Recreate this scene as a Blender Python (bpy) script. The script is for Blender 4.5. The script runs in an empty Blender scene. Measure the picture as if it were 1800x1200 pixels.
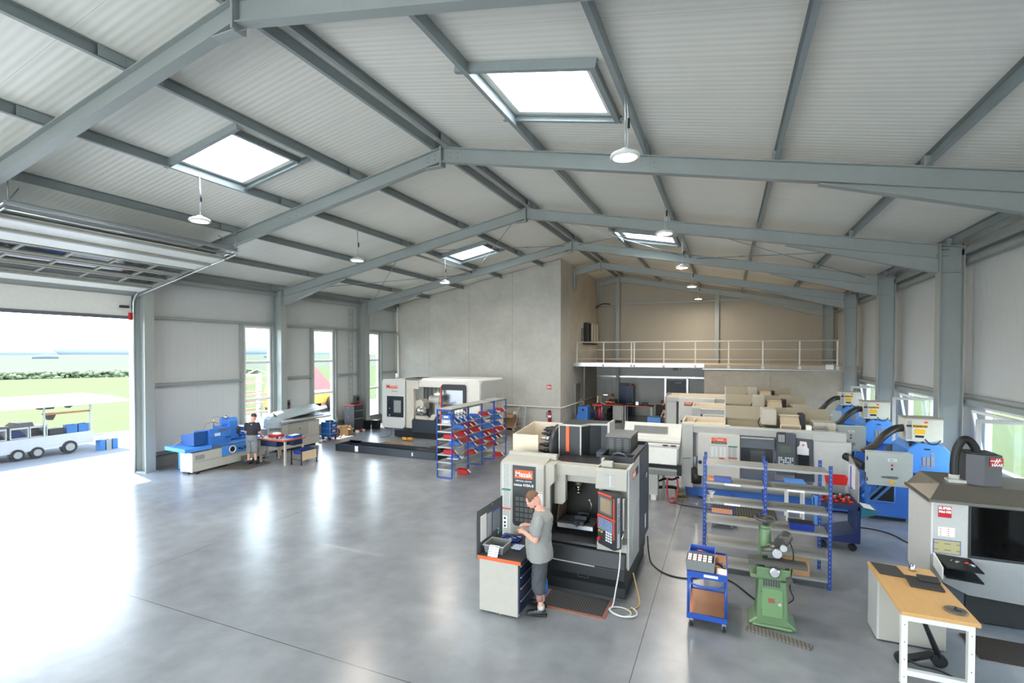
import bpy, bmesh, math, random
from mathutils import Matrix, Vector
random.seed(7)
R=math.radians
SC=bpy.context.scene
COL=SC.collection
# ---------------------------------------------------------------- camera
cam=bpy.data.cameras.new('camera'); cam.sensor_width=36; cam.lens=36*877.33/1800
cam.shift_y=34.96/1800; cam.clip_start=.05; cam.clip_end=3000
camo=bpy.data.objects.new('camera',cam); COL.objects.link(camo)
camo.location=(0,0,3.8); camo.rotation_euler=(R(90)-.0166,-.0007,.4052)
SC.camera=camo
# ---------------------------------------------------------------- view
SC.view_settings.view_transform='Standard'
try: SC.view_settings.look='None'
except Exception: pass
SC.view_settings.gamma=1; SC.view_settings.exposure=1.43; SC.view_settings.use_curve_mapping=False
# ---------------------------------------------------------------- sky
W=bpy.data.worlds.new('world'); SC.world=W; W.use_nodes=True
nt=W.node_tree; nt.nodes.clear()
out=nt.nodes.new('ShaderNodeOutputWorld'); bg=nt.nodes.new('ShaderNodeBackground')
tc=nt.nodes.new('ShaderNodeTexCoord'); sx=nt.nodes.new('ShaderNodeSeparateXYZ'); cr=nt.nodes.new('ShaderNodeValToRGB')
cr.color_ramp.elements[0].position=0.0; cr.color_ramp.elements[0].color=(.90,.96,1,1)
cr.color_ramp.elements[1].position=.7; cr.color_ramp.elements[1].color=(.56,.76,1,1)
nt.links.new(tc.outputs['Generated'],sx.inputs[0]); nt.links.new(sx.outputs['Z'],cr.inputs[0])
nt.links.new(cr.outputs[0],bg.inputs['Color']); nt.links.new(bg.outputs[0],out.inputs[0])
bg.inputs['Strength'].default_value=4.6
# ---------------------------------------------------------------- sun
sl=bpy.data.lights.new('sun','SUN'); sl.energy=11; sl.angle=R(.6); sl.color=(1,.96,.9)
so=bpy.data.objects.new('sun',sl); COL.objects.link(so)
so.rotation_euler=Vector((-.38,.1,1)).normalized().to_track_quat('Z','Y').to_euler()
# cycles quality
SC.cycles.max_bounces=10; SC.cycles.diffuse_bounces=6; SC.cycles.glossy_bounces=4; SC.cycles.transmission_bounces=6
SC.cycles.transparent_max_bounces=8; SC.cycles.sample_clamp_indirect=6; SC.cycles.caustics_reflective=False; SC.cycles.caustics_refractive=False
SC.cycles.use_denoising=True
# ---------------------------------------------------------------- materials
def lin(c):
    return tuple(((x/255)/12.92 if x/255<=.04045 else ((x/255+.055)/1.055)**2.4) for x in c)+(1,)
MC={}
def M(name,rgb=(128,128,128),rough=.5,metal=0,noise=.06,scale=8,emit=0,spec=.5,bump=0,trans=0,alpha=1):
    if name in MC: return MC[name]
    m=bpy.data.materials.new(name); m.use_nodes=True; n=m.node_tree.nodes; l=m.node_tree.links
    b=n['Principled BSDF']; c=lin(rgb)
    b.inputs['Roughness'].default_value=rough; b.inputs['Metallic'].default_value=metal
    b.inputs['Specular IOR Level'].default_value=spec
    if noise:
        t=n.new('ShaderNodeTexCoord'); no=n.new('ShaderNodeTexNoise'); no.inputs['Scale'].default_value=scale; no.inputs['Detail'].default_value=3
        mx=n.new('ShaderNodeMix'); mx.data_type='RGBA'
        mx.inputs[6].default_value=tuple(x*(1-noise) for x in c[:3])+(1,); mx.inputs[7].default_value=tuple(min(1,x*(1+noise)) for x in c[:3])+(1,)
        l.new(t.outputs['Object'],no.inputs['Vector']); l.new(no.outputs['Fac'],mx.inputs[0]); l.new(mx.outputs[2],b.inputs['Base Color'])
        if bump:
            bu=n.new('ShaderNodeBump'); bu.inputs['Strength'].default_value=bump; bu.inputs['Distance'].default_value=.01
            l.new(no.outputs['Fac'],bu.inputs['Height']); l.new(bu.outputs[0],b.inputs['Normal'])
    else: b.inputs['Base Color'].default_value=c
    if emit: b.inputs['Emission Color'].default_value=c; b.inputs['Emission Strength'].default_value=emit
    if trans: b.inputs['Transmission Weight'].default_value=trans
    if alpha<1: b.inputs['Alpha'].default_value=alpha
    MC[name]=m; return m
def ribbed(name,rgb,axis,pitch,joint,rough=.4,strength=.25,jdark=.6):
    """light panel with fine ribs (bump) and thin joints, along object axis"""
    m=bpy.data.materials.new(name); m.use_nodes=True; n=m.node_tree.nodes; l=m.node_tree.links; b=n['Principled BSDF']
    c=lin(rgb); t=n.new('ShaderNodeTexCoord'); s=n.new('ShaderNodeSeparateXYZ'); l.new(t.outputs['Object'],s.inputs[0])
    def ma(op,a,bv,src2=None):
        k=n.new('ShaderNodeMath'); k.operation=op
        if hasattr(a,'links'): l.new(a,k.inputs[0])
        else: k.inputs[0].default_value=a
        if src2 is not None: l.new(src2,k.inputs[1])
        elif bv is not None: k.inputs[1].default_value=bv
        return k.outputs[0]
    a=s.outputs[axis]
    sn=ma('SINE',ma('MULTIPLY',a,2*math.pi/pitch),None)
    jf=ma('LESS_THAN',ma('FRACT',ma('DIVIDE',a,joint),None),.014/joint)
    h=ma('SUBTRACT',ma('MULTIPLY',sn,.5),None,ma('MULTIPLY',jf,4))
    bu=n.new('ShaderNodeBump'); bu.inputs['Strength'].default_value=strength; bu.inputs['Distance'].default_value=.009
    l.new(h,bu.inputs['Height']); l.new(bu.outputs[0],b.inputs['Normal'])
    no=n.new('ShaderNodeTexNoise'); no.inputs['Scale'].default_value=.35; l.new(t.outputs['Object'],no.inputs['Vector'])
    m1=n.new('ShaderNodeMix'); m1.data_type='RGBA'; m1.inputs[6].default_value=tuple(x*.94 for x in c[:3])+(1,); m1.inputs[7].default_value=c
    l.new(no.outputs['Fac'],m1.inputs[0])
    m2=n.new('ShaderNodeMix'); m2.data_type='RGBA'; l.new(jf,m2.inputs[0]); l.new(m1.outputs[2],m2.inputs[6]); m2.inputs[7].default_value=tuple(x*jdark for x in c[:3])+(1,)
    l.new(m2.outputs[2],b.inputs['Base Color']); b.inputs['Roughness'].default_value=rough
    MC[name]=m; return m
def patchy(name,c1,c2,scale,rough=(.3,.5),detail=6,bump=.05,stain=None,stretch=(1,1,1),joints=None):
    m=bpy.data.materials.new(name); m.use_nodes=True; n=m.node_tree.nodes; l=m.node_tree.links; b=n['Principled BSDF']
    t=n.new('ShaderNodeTexCoord'); mp=n.new('ShaderNodeMapping'); mp.inputs['Scale'].default_value=stretch; l.new(t.outputs['Object'],mp.inputs[0])
    n1=n.new('ShaderNodeTexNoise'); n1.inputs['Scale'].default_value=scale; n1.inputs['Detail'].default_value=detail; n1.inputs['Roughness'].default_value=.62; n1.inputs['Distortion'].default_value=.15
    n2=n.new('ShaderNodeTexNoise'); n2.inputs['Scale'].default_value=scale*6; n2.inputs['Detail'].default_value=4
    l.new(mp.outputs[0],n1.inputs['Vector']); l.new(mp.outputs[0],n2.inputs['Vector'])
    ad=n.new('ShaderNodeMath'); ad.operation='MULTIPLY_ADD'; l.new(n2.outputs['Fac'],ad.inputs[0]); ad.inputs[1].default_value=.35; l.new(n1.outputs['Fac'],ad.inputs[2])
    mr=n.new('ShaderNodeMapRange'); mr.inputs[1].default_value=.1; mr.inputs[2].default_value=1.3; l.new(ad.outputs[0],mr.inputs[0])
    mx=n.new('ShaderNodeMix'); mx.data_type='RGBA'; mx.inputs[6].default_value=lin(c1); mx.inputs[7].default_value=lin(c2); l.new(mr.outputs[0],mx.inputs[0])
    last=mx.outputs[2]
    if stain:
        n3=n.new('ShaderNodeTexNoise'); n3.inputs['Scale'].default_value=stain[1]; n3.inputs['Detail'].default_value=8; n3.inputs['Roughness'].default_value=.7; l.new(t.outputs['Object'],n3.inputs['Vector'])
        m3=n.new('ShaderNodeMapRange'); m3.inputs[1].default_value=stain[2]; m3.inputs[2].default_value=stain[2]+.08; m3.inputs[4].default_value=stain[3]; l.new(n3.outputs['Fac'],m3.inputs[0])
        mm=n.new('ShaderNodeMix'); mm.data_type='RGBA'; l.new(m3.outputs[0],mm.inputs[0]); l.new(last,mm.inputs[6]); mm.inputs[7].default_value=lin(stain[0]); last=mm.outputs[2]
    if joints:
        s=n.new('ShaderNodeSeparateXYZ'); l.new(t.outputs['Object'],s.inputs[0])
        for ax,pos in joints:
            su=n.new('ShaderNodeMath'); su.operation='SUBTRACT'; l.new(s.outputs[ax],su.inputs[0]); su.inputs[1].default_value=pos
            ab=n.new('ShaderNodeMath'); ab.operation='ABSOLUTE'; l.new(su.outputs[0],ab.inputs[0])
            lt=n.new('ShaderNodeMath'); lt.operation='LESS_THAN'; l.new(ab.outputs[0],lt.inputs[0]); lt.inputs[1].default_value=.006
            m4=n.new('ShaderNodeMix'); m4.data_type='RGBA'; l.new(lt.outputs[0],m4.inputs[0]); l.new(last,m4.inputs[6]); m4.inputs[7].default_value=lin((72,72,70) if 'polished' in name else (118,116,108)); last=m4.outputs[2]
    l.new(last,b.inputs['Base Color'])
    m5=n.new('ShaderNodeMapRange'); m5.inputs[3].default_value=rough[0]; m5.inputs[4].default_value=rough[1]; l.new(n1.outputs['Fac'],m5.inputs[0]); m5.inputs[1].default_value=.0; m5.inputs[2].default_value=1
    l.new(m5.outputs[0],b.inputs['Roughness'])
    if bump:
        bu=n.new('ShaderNodeBump'); bu.inputs['Strength'].default_value=bump; bu.inputs['Distance'].default_value=.02; l.new(ad.outputs[0],bu.inputs['Height']); l.new(bu.outputs[0],b.inputs['Normal'])
    MC[name]=m; return m
def striped(name,c1,c2,axis,pitch,duty=.5,rough=.5,axis2=None,pitch2=None,duty2=.5):
    """c2 stripes on c1 (optionally broken along axis2): printed text lines, slats, grilles"""
    m=bpy.data.materials.new(name); m.use_nodes=True; n=m.node_tree.nodes; l=m.node_tree.links; b=n['Principled BSDF']
    t=n.new('ShaderNodeTexCoord'); s=n.new('ShaderNodeSeparateXYZ'); l.new(t.outputs['Object'],s.inputs[0])
    def st(ax,p,du):
        d=n.new('ShaderNodeMath'); d.operation='DIVIDE'; l.new(s.outputs[ax],d.inputs[0]); d.inputs[1].default_value=p
        f=n.new('ShaderNodeMath'); f.operation='FRACT'; l.new(d.outputs[0],f.inputs[0])
        k=n.new('ShaderNodeMath'); k.operation='LESS_THAN'; l.new(f.outputs[0],k.inputs[0]); k.inputs[1].default_value=du; return k.outputs[0]
    fac=st(axis,pitch,duty)
    if axis2 is not None:
        g=st(axis2,pitch2,duty2); mu=n.new('ShaderNodeMath'); mu.operation='MULTIPLY'; l.new(fac,mu.inputs[0]); l.new(g,mu.inputs[1]); fac=mu.outputs[0]
    mx=n.new('ShaderNodeMix'); mx.data_type='RGBA'; l.new(fac,mx.inputs[0]); mx.inputs[6].default_value=lin(c1); mx.inputs[7].default_value=lin(c2)
    l.new(mx.outputs[2],b.inputs['Base Color']); b.inputs['Roughness'].default_value=rough
    MC[name]=m; return m
def skylight_mat():
    m=bpy.data.materials.new('milky_glazing'); m.use_nodes=True; n=m.node_tree.nodes; l=m.node_tree.links; n.clear()
    o=n.new('ShaderNodeOutputMaterial'); a=n.new('ShaderNodeBsdfTranslucent'); t=n.new('ShaderNodeBsdfTransparent'); x=n.new('ShaderNodeMixShader')
    no=n.new('ShaderNodeTexNoise'); no.inputs['Scale'].default_value=3; mr=n.new('ShaderNodeMapRange'); mr.inputs[3].default_value=.0; mr.inputs[4].default_value=.02; l.new(no.outputs['Fac'],mr.inputs[0])
    a.inputs[0].default_value=(.9,.93,.96,1); l.new(mr.outputs[0],x.inputs[0]); l.new(a.outputs[0],x.inputs[1]); l.new(t.outputs[0],x.inputs[2]); l.new(x.outputs[0],o.inputs[0])
    MC['milky']=m; return m
def glass_mat(name,tint=(.95,.98,.98),gloss=.08,rough=.02):
    m=bpy.data.materials.new(name); m.use_nodes=True; n=m.node_tree.nodes; l=m.node_tree.links; n.clear()
    o=n.new('ShaderNodeOutputMaterial'); g=n.new('ShaderNodeBsdfGlossy'); t=n.new('ShaderNodeBsdfTransparent'); x=n.new('ShaderNodeMixShader')
    lw=n.new('ShaderNodeLayerWeight'); lw.inputs[0].default_value=.5; pw=n.new('ShaderNodeMath'); pw.operation='POWER'; pw.inputs[1].default_value=4; l.new(lw.outputs['Facing'],pw.inputs[0])
    fr=n.new('ShaderNodeMath'); fr.operation='MULTIPLY_ADD'; fr.inputs[1].default_value=.55; fr.inputs[2].default_value=.045; l.new(pw.outputs[0],fr.inputs[0])
    g.inputs['Roughness'].default_value=rough; t.inputs[0].default_value=tint+(1,); l.new(fr.outputs[0],x.inputs[0]); l.new(t.outputs[0],x.inputs[1]); l.new(g.outputs[0],x.inputs[2]); l.new(x.outputs[0],o.inputs[0])
    MC[name]=m; return m
# palette
GALV=patchy('galvanised_steel',(150,156,153),(166,172,169),2.2,rough=(.42,.6),bump=0); GALV.node_tree.nodes['Principled BSDF'].inputs['Metallic'].default_value=.25
GALVD=patchy('dull_steel',(144,152,152),(162,170,170),3,rough=(.45,.65),bump=0); GALVD.node_tree.nodes['Principled BSDF'].inputs['Metallic'].default_value=.35
WHITE=M('white_paint',(232,233,228),.4); CREAM=M('machine_cream',(176,172,160),.42); LGREY=M('machine_light_grey',(186,187,182),.42)
WARMG=M('machine_warm_grey',(178,172,158),.45); DARK=M('dark_grey_paint',(46,50,52),.45); BLACK=M('black_plastic',(26,27,29),.5); MIDG=M('mid_grey_paint',(95,100,107),.45)
NAVY=M('dark_navy_paint',(44,54,64),.45); BLUE=M('rack_blue',(24,72,160),.4); SKY=M('machine_blue',(84,150,232),.38); DKBLUE=M('deep_blue',(28,52,110),.42)
RED=M('bin_red',(208,38,34),.4); BINB=M('bin_blue',(62,110,200),.4); ORANGE=M('bright_orange',(246,98,38),.45); PAPER=M('paper',(238,238,236),.7)
CARD=M('cardboard',(176,138,98),.8,noise=.1); WOOD=patchy('beech_board',(196,150,92),(222,178,118),5,rough=(.4,.55),stain=((150,108,62),3,.62,.6),stretch=(4,1,1),bump=.02)
PLY=M('brown_board',(196,132,88),.5,noise=.08,scale=4); STEEL=M('bright_steel',(190,192,192),.28,.9); CHROME=M('chrome',(220,222,224),.12,1); RUBBER=M('black_rubber',(30,30,31),.75)
YELLOW=M('label_yellow',(246,190,30),.5); GREEN=M('machine_green',(98,126,88),.4,noise=.08); GREYBOX=M('grey_crate',(120,122,120),.5); SHELF=M('shelf_galvanised',(150,152,147),.45,.3,noise=.05)
TEAL=M('teal_paint',(40,110,130),.45); ALU=M('aluminium',(200,203,205),.3,.8); BEIGEL=M('light_beige',(222,208,184),.45)
milky=skylight_mat(); GLASS=glass_mat('clear_glass'); SMOKE=glass_mat('smoked_glass',(.24,.26,.27),rough=.05); BOTTLE=glass_mat('bottle_plastic',(.8,.9,.88))
TXT=striped('printed_notice',(206,206,200),(110,112,112),2,.022,.42,axis2=0,pitch2=.13,duty2=.88)
TXTW=striped('printed_sheet',(236,236,236),(150,150,155),2,.03,.3,axis2=0,pitch2=.1,duty2=.8)
# ---------------------------------------------------------------- mesh builder
class MB:
    def __init__(s): s.v=[];s.f=[];s.m=[];s.s=[]
    def _a(s,vs,fs,m=0,sm=False):
        o=len(s.v); s.v+= [tuple(p) for p in vs]
        for f in fs: s.f.append([i+o for i in f]); s.m.append(m); s.s.append(sm)
        return s
    def box(s,a,b,m=0):
        x0,y0,z0=[min(p,q) for p,q in zip(a,b)]; x1,y1,z1=[max(p,q) for p,q in zip(a,b)]
        return s._a([(x0,y0,z0),(x1,y0,z0),(x1,y1,z0),(x0,y1,z0),(x0,y0,z1),(x1,y0,z1),(x1,y1,z1),(x0,y1,z1)],
            [(0,3,2,1),(4,5,6,7),(0,1,5,4),(1,2,6,5),(2,3,7,6),(3,0,4,7)],m)
    def obox(s,c,size,rot,m=0):
        """oriented box, rot = euler (deg) xyz"""
        Rm=Matrix.Rotation(R(rot[2]),3,'Z')@Matrix.Rotation(R(rot[1]),3,'Y')@Matrix.Rotation(R(rot[0]),3,'X')
        h=[q/2 for q in size]; vs=[Vector(c)+Rm@Vector((i*h[0],j*h[1],k*h[2])) for k in(-1,1) for j in(-1,1) for i in(-1,1)]
        return s._a(vs,[(0,2,3,1),(4,5,7,6),(0,1,5,4),(1,3,7,5),(3,2,6,7),(2,0,4,6)],m)
    def beam(s,p,q,w,h,m=0,up=(0,0,1)):
        """box section from p to q; w sideways, h along up"""
        p=Vector(p);q=Vector(q);d=(q-p).normalized();u=Vector(up);sd=d.cross(u).normalized();u2=sd.cross(d).normalized()
        vs=[]
        for e in(p,q):
            for a,b in((-1,-1),(1,-1),(1,1),(-1,1)): vs.append(e+sd*a*w/2+u2*b*h/2)
        return s._a(vs,[(0,1,2,3),(7,6,5,4),(0,4,5,1),(1,5,6,2),(2,6,7,3),(3,7,4,0)],m)
    def ibeam(s,p,q,w,h,tf=.018,tw=.012,m=0,up=(0,0,1)):
        p=Vector(p);q=Vector(q);d=(q-p).normalized();u=Vector(up);sd=d.cross(u).normalized();u2=sd.cross(d).normalized()
        s.beam(p+u2*(h/2-tf/2),q+u2*(h/2-tf/2),w,tf,m,up); s.beam(p-u2*(h/2-tf/2),q-u2*(h/2-tf/2),w,tf,m,up); s.beam(p,q,tw,h-2*tf,m,up); return s
    def cbeam(s,p,q,w,h,t=.006,m=0,up=(0,0,1),side=1):
        """channel: web + two flanges"""
        p=Vector(p);q=Vector(q);d=(q-p).normalized();u=Vector(up);sd=d.cross(u).normalized()*side;u2=sd.cross(d).normalized()*side
        s.beam(p-sd*(w/2-t/2),q-sd*(w/2-t/2),t,h,m,up)
        for k in(-1,1): s.beam(p+u2*k*(h/2-t/2)+sd*t/2,q+u2*k*(h/2-t/2)+sd*t/2,w-t,t,m,up)
        return s
    def prism(s,pts,ax,a,b,m=0):
        n=len(pts); vs=[]
        for e in(a,b):
            for u,w in pts: vs.append({'x':(e,u,w),'y':(u,e,w),'z':(u,w,e)}[ax])
        return s._a(vs,[tuple(range(n)),tuple(range(2*n-1,n-1,-1))]+[(i,(i+1)%n,n+(i+1)%n,n+i) for i in range(n)],m)
    def cyl(s,p,q,r,r2=None,n=16,m=0,cap=True):
        p=Vector(p);q=Vector(q);r2=r if r2 is None else r2;d=(q-p).normalized();a=d.orthogonal().normalized();b=d.cross(a);vs=[]
        for e,rr in((p,r),(q,r2)):
            for i in range(n): t=2*math.pi*i/n; vs.append(e+a*math.cos(t)*rr+b*math.sin(t)*rr)
        s._a(vs,[(i,(i+1)%n,n+(i+1)%n,n+i) for i in range(n)],m,True)
        if cap:
            o=len(s.v)-2*n; s.f.append([o+i for i in range(n-1,-1,-1)]);s.m.append(m);s.s.append(False); s.f.append([o+n+i for i in range(n)]);s.m.append(m);s.s.append(False)
        return s
    def tube(s,pts,r,n=8,m=0,closed=False):
        P=[Vector(p) for p in pts];k=len(P);rings=[];a=None
        for i in range(k):
            d=((P[(i+1)%k] if (closed or i<k-1) else P[i])-(P[i-1] if (closed or i>0) else P[i])).normalized()
            a=(d.orthogonal() if a is None else a-d*a.dot(d)).normalized(); b=d.cross(a)
            rr=r[i] if isinstance(r,(list,tuple)) else r
            rings.append([P[i]+a*math.cos(2*math.pi*j/n)*rr+b*math.sin(2*math.pi*j/n)*rr for j in range(n)])
        vs=[v for g in rings for v in g]; fs=[]
        for i in range(k if closed else k-1):
            i2=(i+1)%k
            for j in range(n): fs.append((i*n+j,i*n+(j+1)%n,i2*n+(j+1)%n,i2*n+j))
        s._a(vs,fs,m,True)
        if not closed:
            o=len(s.v)-k*n; s.f.append([o+i for i in range(n)]);s.m.append(m);s.s.append(False);s.f.append([o+(k-1)*n+i for i in range(n)]);s.m.append(m);s.s.append(False)
        return s
    def ell(s,c,r,n=16,h=10,m=0,rot=None):
        vs=[];Rm=Matrix.Identity(3) if rot is None else (Matrix.Rotation(R(rot[2]),3,'Z')@Matrix.Rotation(R(rot[1]),3,'Y')@Matrix.Rotation(R(rot[0]),3,'X'))
        C=Vector(c)
        vs.append(C+Rm@Vector((0,0,-r[2])))
        for i in range(1,h):
            t=math.pi*i/h-math.pi/2
            for j in range(n): p=2*math.pi*j/n; vs.append(C+Rm@Vector((r[0]*math.cos(t)*math.cos(p),r[1]*math.cos(t)*math.sin(p),r[2]*math.sin(t))))
        vs.append(C+Rm@Vector((0,0,r[2]))); L=len(vs)-1; fs=[]
        for j in range(n): fs.append((0,1+(j+1)%n,1+j)); fs.append((L,L-n+j,L-n+(j+1)%n))
        for i in range(h-2):
            for j in range(n): a=1+i*n; fs.append((a+j,a+(j+1)%n,a+n+(j+1)%n,a+n+j))
        return s._a(vs,fs,m,True)
    def lathe(s,c,prof,n=24,m=0,axis='z'):
        vs=[]
        for r,z in prof:
            for j in range(n):
                t=2*math.pi*j/n; u,w=r*math.cos(t),r*math.sin(t)
                vs.append((c[0]+u,c[1]+w,c[2]+z) if axis=='z' else ((c[0]+z,c[1]+u,c[2]+w) if axis=='x' else (c[0]+u,c[1]+z,c[2]+w)))
        k=len(prof); s._a(vs,[(i*n+j,i*n+(j+1)%n,(i+1)*n+(j+1)%n,(i+1)*n+j) for i in range(k-1) for j in range(n)],m,True)
        o=len(s.v)-k*n
        for q in (0,k-1):
            if prof[q][0]>1e-4: s.f.append([o+q*n+i for i in range(n)]);s.m.append(m);s.s.append(False)
        return s
    def rframe(s,a,b,t,ax,m=0):
        """rectangular picture-frame: box a-b hollow in the plane normal to ax, bar width t"""
        x0,y0,z0=[min(p,q) for p,q in zip(a,b)]; x1,y1,z1=[max(p,q) for p,q in zip(a,b)]
        s.box((x0,y0,z0),(x1,y1,z0+t),m); s.box((x0,y0,z1-t),(x1,y1,z1),m)
        if ax=='x': s.box((x0,y0,z0+t),(x1,y0+t,z1-t),m); s.box((x0,y1-t,z0+t),(x1,y1,z1-t),m)
        else: s.box((x0,y0,z0+t),(x0+t,y1,z1-t),m); s.box((x1-t,y0,z0+t),(x1,y1,z1-t),m)
        return s
    def tray(s,a,b,t=.01,m=0,taper=0):
        """open-topped box with wall thickness"""
        x0,y0,z0=a;x1,y1,z1=b;k=taper
        o=[(x0+k,y0+k,z0),(x1-k,y0+k,z0),(x1-k,y1-k,z0),(x0+k,y1-k,z0),(x0,y0,z1),(x1,y0,z1),(x1,y1,z1),(x0,y1,z1)]
        i=[(x0+k+t,y0+k+t,z0+t),(x1-k-t,y0+k+t,z0+t),(x1-k-t,y1-k-t,z0+t),(x0+k+t,y1-k-t,z0+t),(x0+t,y0+t,z1),(x1-t,y0+t,z1),(x1-t,y1-t,z1),(x0+t,y1-t,z1)]
        f=[(0,3,2,1),(8,9,10,11)]
        for q in range(4):
            r=(q+1)%4; f+=[(q,r,4+r,4+q),(8+q,12+q,12+r,8+r),(4+q,4+r,12+r,12+q)]
        return s._a(o+i,f,m)
ROOTM={}
def link(o): COL.objects.link(o); return o
def thing(name,label,cat,loc=(0,0,0),rz=0,group=None,kind=None):
    o=bpy.data.objects.new(name,None); link(o); o.empty_display_size=.2; o.location=loc; o.rotation_euler=(0,0,R(rz))
    if label: o['label']=label
    if cat: o['category']=cat
    if group: o['group']=group
    if kind: o['kind']=kind
    ROOTM[o.name]=Matrix.Translation(loc)@Matrix.Rotation(R(rz),4,'Z')
    return o
def P(root,name,mb,mats,bev=0,label=None,local=False,smooth=None,base=None,kind=None):
    """link a mesh as ONE object; under root when given. coordinates are world unless local"""
    if not isinstance(mats,(list,tuple)): mats=[mats]
    me=bpy.data.meshes.new(name); vs=mb.v
    Mx=ROOTM[root.name] if root is not None else (Matrix.Translation(base) if base else Matrix.Identity(4))
    if not local: I=Mx.inverted(); vs=[tuple(I@Vector(p)) for p in vs]
    me.from_pydata(vs,[],mb.f)
    for m in mats: me.materials.append(m)
    me.polygons.foreach_set('material_index',mb.m); me.polygons.foreach_set('use_smooth',mb.s)
    b=bmesh.new(); b.from_mesh(me); bmesh.ops.recalc_face_normals(b,faces=b.faces); b.to_mesh(me); b.free(); me.update()
    o=bpy.data.objects.new(name,me); link(o)
    if root is not None: o.parent=root; ROOTM[o.name]=Mx
    else: o.matrix_world=Mx; ROOTM[o.name]=Mx
    if bev:
        k=o.modifiers.new('bevel','BEVEL'); k.width=bev; k.segments=2; k.limit_method='ANGLE'; k.angle_limit=R(50)
    if label: o['label']=label
    if kind: o['kind']=kind
    return o
def solo(name,mb,mats,label,cat,base=(0,0,0),group=None,kind=None,bev=0):
    o=P(None,name,mb,mats,bev=bev,base=base); o['label']=label; o['category']=cat
    if group:o['group']=group
    if kind:o['kind']=kind
    return o
def struct(name,mb,mats,root=None,bev=0,base=None):
    o=P(root,name,mb,mats,bev=bev,base=base)
    if root is None:o['kind']='structure'
    return o
def sroot(name,loc=(0,0,0)): return thing(name,None,None,loc,kind='structure')
def child_of(part,name,mb,mats,bev=0,label=None):
    """sub-part: thing > part > sub-part"""
    return P(part,name,mb,mats,bev=bev,label=label)
def dup(root,loc,rz=None,label=None,group=None):
    def cp(o,par):
        c=o.copy(); link(c)
        if par is not None: c.parent=par
        for ch in list(kids.get(o.name,[])): cp(ch,c)
        return c
    kids={}
    for o in COL.objects:
        if o.parent: kids.setdefault(o.parent.name,[]).append(o)
    r=cp(root,None); r.location=loc
    if rz is not None:r.rotation_euler=(0,0,R(rz))
    if label:r['label']=label
    if group:r['group']=group
    return r
def text(root,name,body,size,loc,face='-y',mat=None,ext=.0015,bold=.0,tilt=0,local=False,align='CENTER',squash=1,vert=False):
    cu=bpy.data.curves.new('t','FONT'); cu.body=body; cu.size=size; cu.extrude=ext; cu.align_x=align; cu.align_y='CENTER'; cu.offset=bold; cu.resolution_u=3
    ob=bpy.data.objects.new('t',cu); me=bpy.data.meshes.new_from_object(ob)
    A=Matrix.Translation(loc)@Matrix.Rotation({'-y':0,'+x':R(90),'-x':R(-90),'+y':R(180)}.get(face,R(face) if not isinstance(face,str) else 0),4,'Z')@Matrix.Rotation(R(90-tilt),4,'X')@Matrix.Rotation(R(90) if vert else 0,4,'Z')@Matrix.Diagonal((squash,1,1,1))
    mb=MB(); mb._a([A@v.co for v in me.vertices],[tuple(p.vertices) for p in me.polygons])
    bpy.data.objects.remove(ob); bpy.data.curves.remove(cu); bpy.data.meshes.remove(me)
    return P(root,name,mb,mat or WHITE,local=local)
def arc(c,r,a0,a1,n,ax='xz'):
    o=[]
    for i in range(n+1):
        t=R(a0+(a1-a0)*i/n); u,w=r*math.cos(t),r*math.sin(t)
        o.append({'xz':(c[0]+u,c[1],c[2]+w),'yz':(c[0],c[1]+u,c[2]+w),'xy':(c[0]+u,c[1]+w,c[2])}[ax])
    return o
def spline(pts,n=8):
    """Catmull-Rom through pts"""
    P_=[Vector(p) for p in pts]; P_=[P_[0]*2-P_[1]]+P_+[P_[-1]*2-P_[-2]]; o=[]
    for i in range(1,len(P_)-2):
        a,b,c,d=P_[i-1:i+3]
        for k in range(n):
            t=k/n; o.append(.5*((2*b)+(-a+c)*t+(2*a-5*b+4*c-d)*t*t+(-a+3*b-3*c+d)*t**3))
    o.append(P_[-2]); return o
def rrect(x0,z0,x1,z1,r,n=4,corners=(1,1,1,1)):
    """rounded rect outline, corners bl,br,tr,tl"""
    o=[]
    for (cx,cz,a,k,px,pz) in ((x0+r,z0+r,180,corners[0],x0,z0),(x1-r,z0+r,270,corners[1],x1,z0),(x1-r,z1-r,0,corners[2],x1,z1),(x0+r,z1-r,90,corners[3],x0,z1)):
        if k:
            for i in range(n+1): t=R(a+90*i/n); o.append((cx+r*math.cos(t),cz+r*math.sin(t)))
        else:o.append((px,pz))
    return o
# ================================================================ building
XC=-6.058; XL=-17.42; XR=5.42; YB=31.10; YF0=-6.6
def YF(i): return 15.293+(i-3)*5.254
def zt(x): return 8.535-.1944*abs(x-XC)      # top of rafters
PUR=.20
def zp(x): return zt(x)+PUR                   # underside of roof panels
FLOOR=patchy('polished_concrete',(72,75,79),(174,176,179),.42,rough=(.26,.26),detail=7,bump=.012,stain=None,joints=[(0,-1.0),(0,-9.35),(1,4.77),(1,26.0)])
CONC=patchy('cast_concrete',(160,158,150),(220,217,208),.7,rough=(.7,.85),detail=9,bump=.03,stain=((132,128,118),1.3,.7,.4),joints=[(0,-10.1),(0,-12.6),(0,-15.1),(0,1.9)])
CONC.node_tree.nodes['Principled BSDF'].inputs['Specular IOR Level'].default_value=.2
CONC2=patchy('pale_cast_concrete',(136,129,118),(194,187,173),.8,rough=(.7,.85),detail=9,bump=.03,joints=[(0,1.9)])
ROOFM=ribbed('roof_panel',(236,234,224),1,.125,1.0,rough=.36,strength=.32,jdark=.78)
WALLM=ribbed('wall_panel',(198,202,201),1,.09,1.0,rough=.45,strength=.25,jdark=.9)
WALLB=ribbed('gable_panel',(166,161,146),0,.09,1.0,rough=.45,strength=.3,jdark=.92)
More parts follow.
